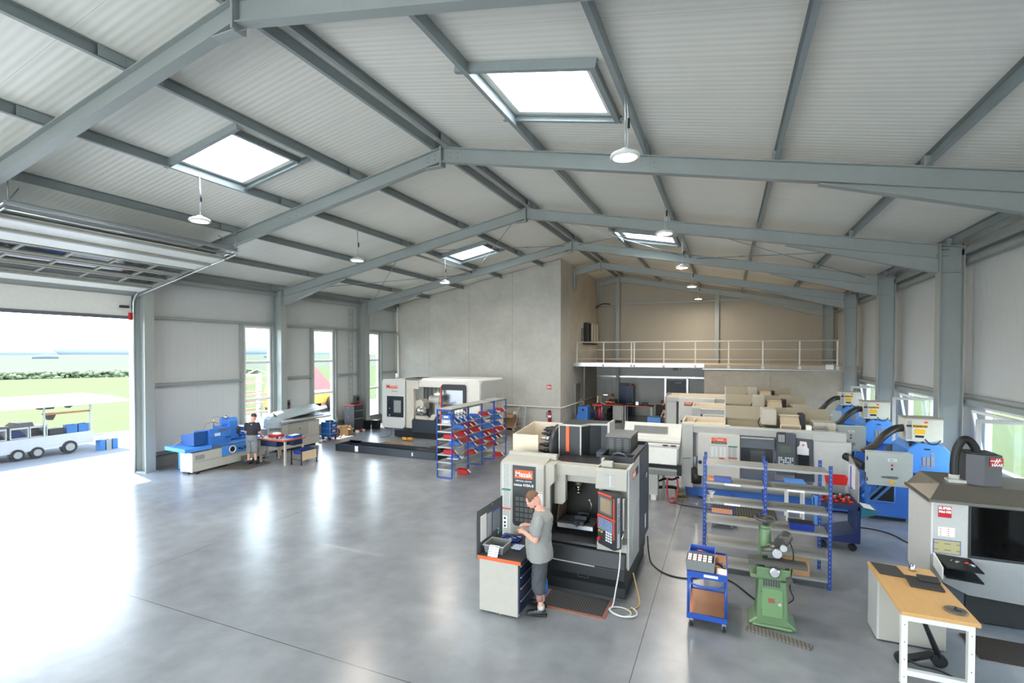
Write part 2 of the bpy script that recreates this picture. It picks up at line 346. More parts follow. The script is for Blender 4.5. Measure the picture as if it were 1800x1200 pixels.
WALLBL=ribbed('lower_gable_panel',(196,199,196),0,.09,1.0,rough=.45,strength=.25,jdark=.92)
struct('floor',MB().box((XL-.1,YF0,-.2),(XR+.1,YB+.1,0)),FLOOR)
def grid_slab(us,vs,holes,fn,th):
    """slab over (u,v) with rectangular holes; fn(u,v,w)->xyz, w=0 inside, th outside"""
    us=sorted(set(us+[h[0] for h in holes]+[h[1] for h in holes])); vs=sorted(set(vs+[h[2] for h in holes]+[h[3] for h in holes]))
    mb=MB(); cell={}
    for i in range(len(us)-1):
        for j in range(len(vs)-1):
            cu,cv=(us[i]+us[i+1])/2,(vs[j]+vs[j+1])/2
            cell[i,j]=not any(h[0]<cu<h[1] and h[2]<cv<h[3] for h in holes)
    idx={}
    def V(i,j,k):
        if (i,j,k) not in idx: idx[i,j,k]=len(mb.v); mb.v.append(tuple(fn(us[i],vs[j],k*th)))
        return idx[i,j,k]
    def F(*q): mb.f.append(list(q)); mb.m.append(0); mb.s.append(False)
    for (i,j),ok in cell.items():
        if not ok: continue
        F(V(i,j,0),V(i+1,j,0),V(i+1,j+1,0),V(i,j+1,0)); F(V(i,j,1),V(i,j+1,1),V(i+1,j+1,1),V(i+1,j,1))
        for di,dj,a,b in((-1,0,(i,j),(i,j+1)),(1,0,(i+1,j),(i+1,j+1)),(0,-1,(i,j),(i+1,j)),(0,1,(i,j+1),(i+1,j+1))):
            if not cell.get((i+di,j+dj),False): F(V(*a,0),V(*b,0),V(*b,1),V(*a,1))
    return mb
# roof slopes with skylight holes (u = distance from the ridge)
SKL=[(2.93,4.56,6.92,8.46),(2.93,4.56,17.78,19.2),(2.93,4.56,-3.9,-2.3)]
SKR=[(2.5,4.18,7.0,8.6),(2.5,4.3,17.95,19.5),(2.5,4.18,-3.9,-2.3)]
for side,nm,hl in((-1,'ceiling_left',SKL),(1,'ceiling_right',SKR)):
    fn=lambda u,v,w,s=side:(XC+s*u,v,8.735-.1944*u+w)
    struct(nm,grid_slab([0,11.55],[YF0,YB+.2],hl,fn,.12),ROOFM)
# left wall: door opening, three tall windows
WINL=[(13.86,15.12),(17.43,18.70),(20.92,22.14)]
hl=[(4.95,9.86,0,4.95)]+[(a,b,.30,4.86) for a,b in WINL]+[(-4.6,-3.2,.3,4.86),(-.9,.6,.3,4.86)]
struct('wall_left',grid_slab([YF0,YB+.1],[0,6.56],hl,lambda u,v,w:(XL-w,u,v),.12),WALLM)
# right wall: row of windows
WINR=[(11.2,14.62),(16.45,19.8),(21.7,25.0),(5.9,9.3),(.6,4.0),(-4.6,-1.2)]
struct('wall_right',grid_slab([YF0,YB+.1],[0,6.56],[(a,b,1.22,2.58) for a,b in WINR],lambda u,v,w:(XR+w,u,v),.12),WALLM)
pent=lambda x0,x1,z0=0:[(x0,z0),(x1,z0),(x1,zp(x1)),(XC,zp(XC)),(x0,zp(x0))]
struct('wall_back',MB().prism([(XL,3.25),(XR,3.25),(XR,zp(XR)),(XC,zp(XC)),(XL,zp(XL))],'y',YB,YB+.12),WALLB)
struct('wall_back',MB().box((XL,YB,0),(XR,YB+.12,3.25)),WALLBL)
struct('wall_front',MB().prism([(XL,5.0),(XR,5.0),(XR,zp(XR)),(XC,zp(XC)),(XL,zp(XL))],'y',YF0-.12,YF0).box((XL,YF0-.12,0),(-14.5,YF0,5.0)).box((2.4,YF0-.12,0),(XR,YF0,5.0)),WALLB)  # opening in this wall is added, to let daylight in behind the camera
struct('door_4',MB().box((-14.6,YF0-.14,0),(-14.4,YF0+.04,5.05)).box((2.3,YF0-.14,0),(2.5,YF0+.04,5.05)).box((-14.6,YF0-.14,5.0),(2.5,YF0+.04,5.15)),GALV)  # frame of the added, unseen doorway that brightens the roof
struct('ground_apron',MB().box((XL-.1,-40,-.25),(XR+.1,YF0-.12,-.02)),patchy('light_apron',(168,166,160),(184,182,176),.6,rough=(.8,.9),bump=0))  # unseen pale paving, added to bounce light up through that doorway
# concrete lift shaft block and concrete room under the gallery
struct('wall_centre',MB().prism([(XL+.02,0),(-7.5,0),(-7.5,zp(-7.5)-.02),(XL+.02,zp(XL)-.02)],'y',23.56,YB-.01),CONC)
struct('wall_inner',MB().box((-.97,25.86,0),(XR-.02,YB-.01,3.09)),CONC2)
struct('floor_upper',MB().box((-7.49,25.80,3.10),(XR-.02,YB-.01,3.24)),patchy('gallery_board',(196,172,140),(214,190,158),3,rough=(.5,.7),bump=0))
struct('trim_1',MB().cbeam((-7.49,25.77,3.2),(-.97,25.77,3.2),.06,.2,.01,side=-1),ALU)
struct('trim_40',MB().box((-.97,25.765,3.06),(XR-.05,25.80,3.25)),CONC2)
struct('trim_2',MB().box((-1.05,25.80,3.02),(XR-.05,25.85,3.05)),ALU)
# concrete plinth and rails on the walls
struct('baseboard_left',MB().box((XL,9.9,0),(XL+.05,23.5,.42)),M('plinth_concrete',(120,120,116),.8,noise=.1))
struct('trim_3',MB().cbeam((XL+.09,10.2,.46),(XL+.09,23.5,.46),.08,.1,side=1),GALVD)
for q,(z,segs) in enumerate(((4.97,[(10.2,15.13),(15.5,20.38),(20.72,23.5)]),(2.74,[(10.2,13.75),(15.5,17.33),(18.8,20.38),(22.3,23.5)]))):
    for k,(a,b) in enumerate(segs):
        struct('trim_%d'%(4+q*3+k),MB().cbeam((XL+.09,a,z),(XL+.09,b,z),.16,.09,side=-1),GALVD)
k=12
for a,b in WINL:
    for y in (a-.13,b+.13):
        struct('trim_%d'%k,MB().cbeam((XL+.07,y,.46),(XL+.07,y,4.92),.12,.12,up=(1,0,0)),GALV); k+=1
# right wall: eave angle, sill channel, conduit
struct('trim_20',MB().cbeam((XR-.1,YF0,6.0),(XR-.1,YB,6.0),.16,.1,side=1),GALV)
struct('trim_21',MB().cbeam((XR-.1,YF0,2.66),(XR-.1,25.8,2.66),.16,.11,side=1),GALV)
mb=MB().cyl((XR-.16,YF0,2.83),(XR-.16,25.6,2.83),.022,n=8)
struct('trim_22',mb,GALVD)
for s,x in((1,XR-.17),(-1,XL+.17)):
    struct('trim_%d'%(24+s),MB().beam((x,YF0,6.22),(x,YB if s>0 else 23.5,6.22),.14,.14),GALV)
# gable posts and girts
for i,x in enumerate((-6.15,-.5)): struct('trim_%d'%(27+i),MB().ibeam((x,YB-.14,0 if x<-2 else 3.25),(x,YB-.14,zt(x)-.3),.22,.22,up=(0,1,0)),GALV)
for i,(z,x0,x1) in enumerate(((6.82,-7.45,2.7),(2.36,-7.45,-1.0),)): struct('trim_%d'%(30+i),MB().cbeam((x0,YB-.07,z),(x1,YB-.07,z),.12,.1,side=-1),ALU if z<3 else GALV)
struct('trim_33',MB().beam((-3.32,YB-.08,0),(-3.32,YB-.08,2.36),.1,.1,up=(0,1,0)).beam((-2.08,YB-.08,0),(-2.08,YB-.08,2.36),.1,.1,up=(0,1,0)),ALU)
# round rail along the shaft
struct('trim_34',MB().tube([(-12.9,23.5,1.12),(-7.44,23.5,1.1),(-7.44,30.9,1.1)],.035),WHITE)
struct('trim_35',MB().box((-7.49,27.9,0),(-7.44,27.98,3.1)).box((-7.47,25.9,3.3),(-7.4,25.98,3.3)),ALU)
struct('trim_36',MB().cyl((XL+.3,23.45,5.0),(XL+.3,23.45,6.4),.05).cyl((XL+.36,23.42,1.4),(XL+.36,23.42,4.8),.06),WHITE)
# door in the shaft side and the dark back door
d1=sroot('door_3',(-7.5,26.6,0)); P(d1,'door_leaf',MB().box((-7.49,26.15,0),(-7.46,27.1,2.1)),M('grey_door',(120,120,114),.5)); P(d1,'door_frame',MB().rframe((-7.5,26.07,0),(-7.44,27.18,2.16),.07,'x'),GALVD)
d2=sroot('door_2',(-2.7,YB,0)); P(d2,'door_leaf',MB().box((-3.24,YB-.06,0),(-2.16,YB-.02,2.2)),M('dark_door',(34,40,48),.4)); P(d2,'door_handle',MB().cyl((-3.1,YB-.12,1.05),(-2.98,YB-.12,1.05),.012).cyl((-3.1,YB-.12,1.05),(-3.1,YB-.06,1.05),.012),CHROME); P(d2,'door_closer',MB().box((-2.75,YB-.13,2.02),(-2.4,YB-.07,2.08)),GALV)
# ---------------------------------------------------------------- windows
def tall_window(n,a,b):
    w=sroot('window_%d'%n,(XL,(a+b)/2,.3)); z0,z1=.30,4.86
    P(w,'window_frame',MB().rframe((XL-.10,a,z0),(XL+.03,b,z1),.075,'x'),WHITE)
    mb=MB()
    for z in(1.93,3.42): mb.box((XL-.09,a+.075,z-.05),(XL+.02,b-.075,z+.05))
    P(w,'transom',mb,WHITE); P(w,'pane',MB().box((XL-.045,a+.075,z0+.075),(XL-.035,b-.075,z1-.075)),GLASS)
for i,(a,b) in enumerate(WINL): tall_window(i+1,a,b)
tall_window(4,-4.6,-3.2); tall_window(5,-.9,.6)
def side_window(n,a,b,full=True):
    w=sroot('window_%d'%n,(XR,(a+b)/2,1.22)); z0,z1=1.22,2.58; h=a+1.1
    P(w,'window_frame',MB().rframe((XR-.02,a,z0),(XR+.09,b,z1),.06,'x').box((XR-.02,h-.04,z0),(XR+.09,h+.04,z1)),WHITE)
    # hopper sash tilted into the room
    t=.20; mb=MB(); y0,y1=h+.06,b-.08
    def hp(y,z,e=0): f=(z-z0-.05)/(z1-z0-.1); return (XR-.05-t*f-e,y,z)
    for p,q in(((y0,z0+.06),(y1,z0+.06)),((y0,z1-.09),(y1,z1-.09)),((y0,z0+.06),(y0,z1-.09)),((y1,z0+.06),(y1,z1-.09))):
        mb.beam(hp(*p),hp(*q),.075,.06,up=(1,0,0) if p[0]==q[0] else (0,0,1))
    s=P(w,'hopper_sash',mb,WHITE,bev=.004)
    m2=MB(); m2._a([hp(y0,z0+.08),hp(y1,z0+.08),hp(y1,z1-.11),hp(y0,z1-.11)],[(0,1,2,3)]); child_of(s,'pane',m2,GLASS)
    child_of(s,'window_handle',MB().box((XR-.3,(y0+y1)/2-.015,z1-.14),(XR-.27,(y0+y1)/2+.015,z1-.04)),WHITE)
    # side hung sash standing open at right angles to the wall
    s=P(w,'casement_sash',MB().rframe((XR-1.0,h-.03,z0+.04),(XR-.06,h+.03,z1-.04),.075,'y'),M('sash_grey',(196,200,202),.4),bev=.004)
    child_of(s,'pane',MB().box((XR-.93,h-.004,z0+.11),(XR-.13,h+.004,z1-.11)),GLASS)
    P(w,'window_sill',MB().box((XR-.12,a,z0-.05),(XR+.02,b,z0-.01)),WHITE)
for i,(a,b) in enumerate(WINR): side_window(6+i,a,b)
# ---------------------------------------------------------------- skylights
def skylight(n,side,h):
    u0,u1,v0,v1=h; X=lambda u:XC+side*u; Z=lambda u,w=0:8.735-.1944*u+w
    w=sroot('window_%d'%n,(X((u0+u1)/2),(v0+v1)/2,Z((u0+u1)/2)))
    c=[(u0,v0),(u1,v0),(u1,v1),(u0,v1)]
    mb=MB()   # white upstand
    for i in range(4):
        p,q=c[i],c[(i+1)%4]; s=[(X(p[0]),p[1],Z(p[0])),(X(q[0]),q[1],Z(q[0])),(X(q[0]),q[1],Z(q[0],.42)),(X(p[0]),p[1],Z(p[0],.42))]
        cu,cv=(u0+u1)/2,(v0+v1)/2
        e=[(X(a[0]+(cu-a[0])*.03),a[1]+(cv-a[1])*.03,Z(a[0],z)) for a,z in((p,0),(q,0),(q,.42),(p,.42))]
        mb._a(s+e,[(0,1,2,3),(7,6,5,4),(0,4,5,1),(3,2,6,7),(0,3,7,4),(1,5,6,2)])
    P(w,'upstand',mb,WHITE)
    m2=MB(); g=.03
    m2._a([(X(a[0]),a[1],Z(a[0],.40)) for a in((u0+g,v0+g),(u1-g,v0+g),(u1-g,v1-g),(u0+g,v1-g))],[(0,1,2,3)]); P(w,'glazing',m2,milky)
    m3=MB()
    for d in(.12,.14):
        q=[(X(a[0]),a[1],Z(a[0],.385)) for a in((u0+d,v0+d),(u1-d,v0+d),(u1-d,v1-d),(u0+d,v1-d))]
    for i in range(4): m3.beam(q[i],q[(i+1)%4],.018,.018)
    P(w,'glazing_bar',m3,GALVD)
    # steel trimmers
    P(w,'trimmer_beam',MB().cbeam((X(u0-.35),v0-.12,Z(u0-.35,-.08)),(X(u1+.2),v0-.12,Z(u1+.2,-.08)),.08,.14,side=side*-1).cbeam((X(u0-.35),v1+.12,Z(u0-.35,-.06)),(X(u1+.2),v1+.12,Z(u1+.2,-.06)),.08,.1,side=side),GALVD)
    ue=u1+.13 if side>0 else u0-.13
    P(w,'trimmer_beam',MB().cbeam((X(ue),v0-.1,Z(ue,-.07)),(X(ue),v1+.1,Z(ue,-.07)),.08,.13,side=-1 if side>0 else 1),GALVD)
for i,h in enumerate(SKL): skylight(12+i,-1,h)
for i,h in enumerate(SKR): skylight(15+i,1,h)
# ---------------------------------------------------------------- portal frames
ORD=['nearest','second','third','fourth','fifth','sixth and farthest']
def portal(i):
    Y=YF(i); f=thing('portal_frame','galvanised steel portal frame spanning the hall, %s from the viewer'%ORD[i-1],'steel frame',(XC,Y,0),group='portal frames of the hall')
    back=i>=5; H=.335; CI=10.778; cs=(1,) if back else (-1,1)
    for s in cs:
        xi=XC+s*CI; xo=XC+s*(CI+.48)
        c=MB().ibeam(((xi+xo)/2,Y,0),((xi+xo)/2,Y,zt(xi)-.02),.30,.48,.02,.014,up=(1,0,0))
        for z in(5.74,): c.box((min(xi,xo)+.02,Y-.14,z),(max(xi,xo)-.02,Y+.14,z+.018))
        for z in (6.15,6.3): c.box((xi-s*-.02,Y-.12,z),(xi+s*.2,Y-.03,z+.012))
        c.beam((xi-.02*s,Y,zt(xi-.02*s)-.012),(xo,Y,zt(xo)-.012),.3,.02)
        c.box(((xi+xo)/2-.3,Y-.2,0),((xi+xo)/2+.3,Y+.2,.02))
        P(f,'column',c,GALV)
        k=math.cos(math.atan(.1944))
        P(f,'rafter',MB().ibeam((XC,Y,zt(XC)-H/2),(xi,Y,zt(xi)-H/2),.17,H*k,.018,.012),GALV)
        # haunch: wedge web + bottom flange
        xh=XC+s*7.53; hb=MB(); z0=zt(xh)-H; z1=zt(xi)-H
        hb._a([(xh,Y-.006,z0),(xi,Y-.006,z1),(xi,Y-.006,5.757),(xh,Y-.006,z0-.03),(xh,Y+.006,z0),(xi,Y+.006,z1),(xi,Y+.006,5.757),(xh,Y+.006,z0-.03)],[(0,1,2,3),(7,6,5,4),(0,3,7,4),(3,2,6,7),(1,5,6,2),(0,4,5,1)])
        hb.beam((xh-.03*s,Y,z0-.03),(xi,Y,5.757),.17,.018)
        P(f,'haunch',hb,GALV)
    if back:
        xi=-7.47; P(f,'rafter',MB().ibeam((XC,Y,zt(XC)-H/2),(xi,Y,zt(xi)-H/2),.17,H,.018,.012),GALV)
        P(f,'wall_bracket',MB().box((xi-.02,Y-.1,zt(xi)-1.1),(xi+.1,Y+.1,zt(xi))),GALV)
    # apex end plates, gusset and bolts
    P(f,'apex_plate',MB().box((XC-.02,Y-.11,zt(XC)-H-.09),(XC+.02,Y+.11,zt(XC)+.01)),GALV)
    P(f,'apex_gusset',MB().prism([(XC-.42,zt(XC-.42)-H),(XC+.42,zt(XC-.42)-H),(XC+.2,zt(XC)-H-.08),(XC-.2,zt(XC)-H-.08)],'y',Y-.007,Y+.007).box((XC-.42,Y-.08,zt(XC-.42)-H-.02),(XC-.0,Y+.08,zt(XC-.42)-H)),GALV)
    if i in(2,3):
      for s in(-1,1):
        for d in(.2,.4,4.5,4.75):
            for z in(.1,.2): x=XC+s*d; P(f,'bolt',MB().cyl((x,Y-.008,zt(x)-z),(x,Y-.022,zt(x)-z),.013,n=6),GALVD)
    return f
for i in range(1,7): portal(i)
# ---------------------------------------------------------------- purlins
PN={.2:'beside the ridge',2.35:'next below the ridge pair',4.6:'half way up the slope',6.85:'in the lower half of the slope',9.0:'last before the eaves',11.0:'along the eaves'}
for s,sn in((-1,'left'),(1,'right')):
    for d,pn in PN.items():
        x=XC+s*d; y1=YB if (s>0 or d<1.3) else 23.56
        t=thing('roof_purlin','long galvanised purlin on the %s roof slope, %s'%(sn,pn),'purlin',(x,0,zt(x)),group='roof purlins')
        P(t,'channel',MB().cbeam((x,YF0,zt(x)+.1),(x,y1,zt(x)+.1),.075,.19,.006,side=-s if d>1 else s),GALVD)
        for i in range(1,7):
            Y=YF(i)
            if Y<y1-.2: P(t,'cleat',MB().box((x-.06,Y-.07,zt(x)),(x+.06,Y+.07,zt(x)+.17)).box((x+.03,Y-.45,zt(x)+.02),(x+.05,Y+.45,zt(x)+.18)),GALVD)
# bracing rods between the third and fourth frames
RODS=[(-1,.3,4.6),(-1,4.6,.3),(-1,5.0,10.4),(-1,10.4,5.0),(1,.3,4.6),(1,4.6,.3),(1,5.0,10.4),(1,10.4,5.0)]
for k,(s,a,b) in enumerate(RODS):
    xa,xb=XC+s*a,XC+s*b; pa=(xa,YF(3)+.05,zt(xa)-.12); pb=(xb,YF(4)-.05,zt(xb)-.12)
    m=MB().cyl(pa,pb,.012,n=6); mid=Vector(pa).lerp(Vector(pb),.72); dd=(Vector(pb)-Vector(pa)).normalized()*.12; m.cyl(mid-dd,mid+dd,.022,n=6)
    where=('upper' if min(a,b)<1 else 'lower')+' part of the '+('left' if s<0 else 'right')+' slope'
    solo('bracing_rod',m,GALVD,'thin diagonal steel rod on the %s, %s'%(where,'rising towards the back' if (a>b) else 'falling towards the back'),'rod',base=pa,group='wind bracing rods under the roof')
for s in(-1,1):
    x=XC+s*4.75; solo('bracing_strut',MB().cyl((x,YF(3)+.1,zt(x)-.1),(x,YF(4)-.1,zt(x)-.1),.045),GALV,'round steel strut under the %s slope beside the far skylight'%('left' if s<0 else 'right'),'strut',base=(x,YF(3),zt(x)))
# ---------------------------------------------------------------- sectional overhead door, raised under the roof
DOORW=M('door_panel_white',(226,227,221),.35); dr=sroot('door_1',(XL,7.4,0))
y0,y1=4.98,9.80
slope=.2
def dp(x): return 5.74+(x+16.85)*slope
xs=[-16.95+.66*i for i in range(7)]
for i in range(6):
    a,b=xs[i]+.03,xs[i]+.63; seg=MB()
    if i in(1,2,3):
        for q in(a,b-.09): seg.beam((q+.045,y0,dp(q+.045)),(q+.045,y1,dp(q+.045)),.14,.05)
        n=5
        for j in range(n+1): y=y0+.03+(y1-y0-.06)*j/n; seg.beam((a,y,dp(a)),(b,y,dp(b)),.06,.05)
        P(dr,'glazed_section',seg,M('door_rail_grey',(150,151,142),.45))
        g=MB(); g._a([(a+.09,y0,dp(a+.09)),(b-.09,y0,dp(b-.09)),(b-.09,y1,dp(b-.09)),(a+.09,y1,dp(a+.09))],[(0,1,2,3)]); P(dr,'pane',g,glass_mat('door_acrylic',(.55,.58,.66),rough=.04) if 'door_acrylic' not in MC else MC['door_acrylic'])
    else:
        seg.beam(((a),(y0+y1)/2,dp(a)),((b),(y0+y1)/2,dp(b)),y1-y0,.045); P(dr,'door_section',seg,DOORW)
        P(dr,'stiffener',MB().beam((b-.02,y0,dp(b)-.045),(b-.02,y1,dp(b)-.045),.15,.05),M('door_rail_grey',(150,151,142)))
P(dr,'door_section',MB().box((XL+.06,y0,4.95),(XL+.1,y1,5.6)),DOORW)
P(dr,'bottom_seal',MB().box((XL+.05,y0,4.86),(XL+.13,y1,4.96)),MIDG)
for y in(y0-.03,y1+.03):
    tr=[(XL+.14,y,.02),(XL+.14,y,5.3)]+[(XL+.14+.38*(1-math.cos(R(t))),y,5.3+.42*math.sin(R(t))) for t in(20,40,60,78)]+[(-12.6,y,dp(-12.6)+.06)]
    P(dr,'track',MB().tube(tr,.03,n=6).tube([(p[0]+.02,p[1],p[2]-.1) for p in tr[4:]],.02,n=6),ALU)
P(dr,'track_end_beam',MB().cbeam((-12.55,y0-.05,dp(-12.55)+.06),(-12.55,y1+.05,dp(-12.55)+.06),.08,.1).cyl((-12.7,y0,dp(-12.7)-.02),(-12.7,y1,dp(-12.7)-.02),.02),ALU)
for y in(y0,y1): 
    P(dr,'hanger_chain',MB().tube([(-12.55,y,dp(-12.55)+.08),(-12.55,y,7.15)],.012,n=5).tube([(-12.55,y,dp(-12.55)+.08),(-12.9,y-.3*(1 if y>6 else -1),7.05)],.012,n=5),GALVD)
P(dr,'drop_catch',MB().box((XL+.1,y1-.1,4.84),(XL+.18,y1-.02,5.06)),RED)
P(dr,'shaft_bracket',MB().box((XL+.1,y1-.35,5.2),(XL+.2,y1-.12,5.28)),DARK)
P(dr,'jamb',MB().box((XL-.1,y1+.02,0),(XL+.12,y1+.12,5.0)),GALV)
# ---------------------------------------------------------------- gallery railing
rl=thing('gallery_railing','pale steel railing along the edge of the raised gallery','railing',(-1.4,25.82,3.24))
for x in (-7.3,-5.87,-4.44,-4.30,-2.85,-1.38,.11,1.56,3.05,4.5):
    P(rl,'post',MB().box((x-.03,25.80,3.1),(x+.03,25.84,4.36)).box((x-.06,25.74,3.08),(x+.06,25.8,3.22)),M('rail_pale',(214,214,206),.5))
P(rl,'top_rail',MB().cyl((-7.35,25.82,4.37),(4.55,25.82,4.37),.035),M('rail_pale'))
for z in(3.98,3.5): P(rl,'mid_rail',MB().cyl((-7.35,25.82,z),(4.55,25.82,z),.02,n=8),M('rail_pale'))
solo('junction_box',MB().box((4.05,25.70,3.08),(4.35,25.765,3.3)),WHITE,'small white box on the gallery edge at its right end','box',base=(4.2,25.76,3.1),bev=.01)
# ---------------------------------------------------------------- lamps
def lamp(x,y,label,px):
    z=6.66; t=thing('high_bay_lamp',label,'lamp',(x,y,z),group='round high bay lamps')
    P(t,'housing',MB().lathe((x,y,z),[(.0,.13),(.05,.13),(.07,.10),(.12,.09),(.2,.05),(.215,.03),(.215,0),(.19,-.005)],n=28),WHITE)
    P(t,'diffuser',MB().lathe((x,y,z),[(.0,-.012),(.12,-.012),(.19,-.002)],n=28),M('lamp_light',(255,226,188),emit=28,noise=0))
    zt_=zt(px); P(t,'hanging_cord',MB().tube([(x,y,z+.13),(x,y+.01,z+.5),(x,y,zt_+.02)],.007,n=5).tube([(x+.03,y,z+.13),(x+.05,y,z+.5),(x+.01,y,zt_+.02)],.005,n=5),ALU)
    P(t,'connector',MB().cyl((x+.05,y,z+.42),(x+.05,y,z+.56),.018),BLACK)
    l=bpy.data.lights.new('lamp_glow','AREA'); l.shape='DISK'; l.size=.36; l.energy=LAMPW; l.color=(1,.92,.82)
    o=bpy.data.objects.new('lamp_glow',l); link(o); o.parent=t; o.location=(0,0,-.03)
LAMPW=45
for i,y in enumerate((7.41,12.5,17.7,22.9,28.2)): lamp(-1.38,y,'round white high bay lamp, %s from the viewer in the right hand row'%['first','second','third','fourth','fifth and farthest'][i],-1.46)
for i,y in enumerate((7.35,12.4,17.65)): lamp(-10.55,y,'round white high bay lamp, %s from the viewer in the left hand row'%['first','second','third and farthest'][i],-10.66)
# ================================================================ outside the hall
GRASS=patchy('lawn_grass',(60,65,46),(68,73,54),.8,rough=(.8,.95),detail=9,bump=0); PAVE=patchy('pale_yard_concrete',(98,99,102),(108,109,112),.6,rough=(.7,.9),bump=0)
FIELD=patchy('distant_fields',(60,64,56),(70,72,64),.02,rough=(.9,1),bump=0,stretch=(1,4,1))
struct('ground_yard',MB().box((-26.9,-40,-.25),(XL-.1,40,-.02)).box((XR+.1,-25,-.25),(XR+3,50,-.02)),PAVE)
struct('ground_lawn',MB().box((-100,-60,-.3),(-26.9,120,-.03)).box((-26.9,40,-.3),(XL,120,-.03)).box((XR+3,-25,-.3),(60,80,-.05)),GRASS)
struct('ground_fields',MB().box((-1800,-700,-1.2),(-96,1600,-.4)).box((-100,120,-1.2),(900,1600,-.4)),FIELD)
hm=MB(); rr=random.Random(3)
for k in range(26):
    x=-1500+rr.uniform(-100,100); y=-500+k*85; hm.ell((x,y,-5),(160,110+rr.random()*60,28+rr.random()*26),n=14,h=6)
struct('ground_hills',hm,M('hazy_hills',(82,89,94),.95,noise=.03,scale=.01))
hb=MB()
for k in range(2200):
    t=rr.random(); x=-104+22*t+rr.uniform(-2.5,2.5); y=22+t*44+rr.uniform(-2,2); z=rr.uniform(-.3,.9)**1; s=rr.uniform(.15,.5)
    hb.ell((x,y,z),(s,s,s*.7),n=6,h=4,rot=(rr.uniform(0,60),rr.uniform(0,60),0))
solo('hedge',hb,patchy('hedge_leaves',(56,66,48),(98,104,84),5,rough=(.8,.9),bump=0),'long low green hedge beyond the lawn','hedge',base=(-95,45,0),kind='stuff')
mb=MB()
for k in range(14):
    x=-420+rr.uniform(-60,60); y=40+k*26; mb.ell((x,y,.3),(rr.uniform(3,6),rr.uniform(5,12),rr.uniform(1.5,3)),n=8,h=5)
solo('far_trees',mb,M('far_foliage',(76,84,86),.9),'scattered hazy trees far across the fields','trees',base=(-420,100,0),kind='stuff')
for m_ in(GRASS,PAVE,FIELD,MC['hedge_leaves'],MC['far_foliage'],MC['hazy_hills']): m_.node_tree.nodes['Principled BSDF'].inputs['Specular IOR Level'].default_value=0
# red sign
t=thing('red_sign','tall red sign standing at the left edge of the lawn','sign',(-34.6,10.9,0))
P(t,'sign_board',MB().box((-34.7,9.0,3.75),(-34.6,13.3-1.72,5.9)),RED); P(t,'post',MB().cyl((-34.66,9.8,-.1),(-34.66,9.8,5.9),.06).cyl((-34.66,11.3,-.1),(-34.66,11.3,5.9),.06),GALV)
P(t,'arrow_mark',MB().box((-34.59,11.0,4.85),(-34.58,11.45,4.95)),DARK)
# flat trailer with roof canopy and parts
X0=-22.9; t=thing('exhibition_trailer','long white trailer under a flat canopy roof, loaded with metal parts, in the yard','trailer',(X0,9,0))
P(t,'side_skirt',MB().prism([(3.5,.2),(11.5,.30),(11.5,.76),(3.5,.70)],'x',X0,X0+.06),M('trailer_white',(150,152,156),.5)); P(t,'deck',MB().box((X0-2.0,3.5,.66),(X0,11.5,.74)),M('trailer_deck',(110,104,98),.6))
P(t,'canopy',MB().prism([(X0-2.6,1.95),(X0+.8,1.86),(X0+.8,1.93),(X0-.6,2.05),(X0-2.6,2.08)],'y',3.2,12.4),M('canopy_white',(150,150,154),.6))
for y in (5,7.5,10.0,11.45): P(t,'canopy_post',MB().box((X0-.04,y-.025,.7),(X0+.01,y+.025,1.88)),GALVD)
for y,r in ((10.72,.24),(9.75,.2),(9.2,.2)): P(t,'wheel',MB().cyl((X0-.12,y,r),(X0+.1,y,r),r,n=20),RUBBER); P(t,'hub',MB().cyl((X0+.1,y,r),(X0+.13,y,r),r*.6,n=16),GREYBOX)
P(t,'shelf_board',MB().box((X0-.1,10.03,1.50),(X0-.05,11.43,1.57)),M('orange_wood',(150,96,52),.5))
P(t,'hanging_net',MB().prism([(10.1,1.86),(10.7,1.86),(10.6,1.66),(10.2,1.66)],'x',X0-1.0,X0-.7),M('net_brown',(84,76,70),.8)); P(t,'hanging_net',MB().prism([(10.9,1.86),(11.4,1.86),(11.1,1.64)],'x',X0-1.0,X0-.7),M('net_brown')); P(t,'hanging_net',MB().prism([(10.3,1.5),(10.7,1.5),(10.58,1.24),(10.46,1.24)],'x',X0-.9,X0-.7),M('net_brown'))
P(t,'drawbar',MB().beam((X0-.6,11.5,.5),(X0-.6,13.2,.42),.08,.08),GALVD)
for k,y in enumerate((8.72,9.32,9.86)):
    c=thing('open_crate','white framed crate of %s on the trailer deck, %s'%(('dark bars','blue parts','dark parts')[k],('nearest the left','in the middle','furthest right')[k]),'crate',(X0-.4,y,.74),group='crates on the trailer')
    P(c,'crate_frame',MB().rframe((X0-.7,y-.26,.745),(X0-.05,y+.26,1.12),.035,'x').box((X0-.7,y-.26,1.12),(X0-.05,y+.26,1.15)),M('crate_white',(150,152,154),.5))
    q=MB()
    for j in range(6): q.box((X0-.6,y-.2,.79+j*.05),(X0-.1-.03*j,y+.2-.02*j,.82+j*.05))
    P(c,'crate_contents',q,[BLACK,M('part_blue',(20,44,96),.5),BLACK][k])
t=thing('grey_cover','dark grey folded sheet metal cover lying on the trailer crates','cover',(X0-.5,9.1,1.15)); P(t,'cover_sheet',MB().prism([(8.5,1.155),(9.1,1.155),(9.05,1.22),(8.6,1.24)],'x',X0-.7,X0-.1).prism([(9.12,1.155),(9.75,1.155),(9.7,1.3),(9.3,1.3)],'x',X0-.7,X0-.1),M('cover_dark',(70,68,64),.5))
solo('black_case',MB().box((X0-.4,10.15,.745),(X0-.05,10.6,.98)),M('case_black',(26,28,30),.6),'black flat case on the trailer deck right of the crates','case',base=(X0-.2,10.3,.74),bev=.02)
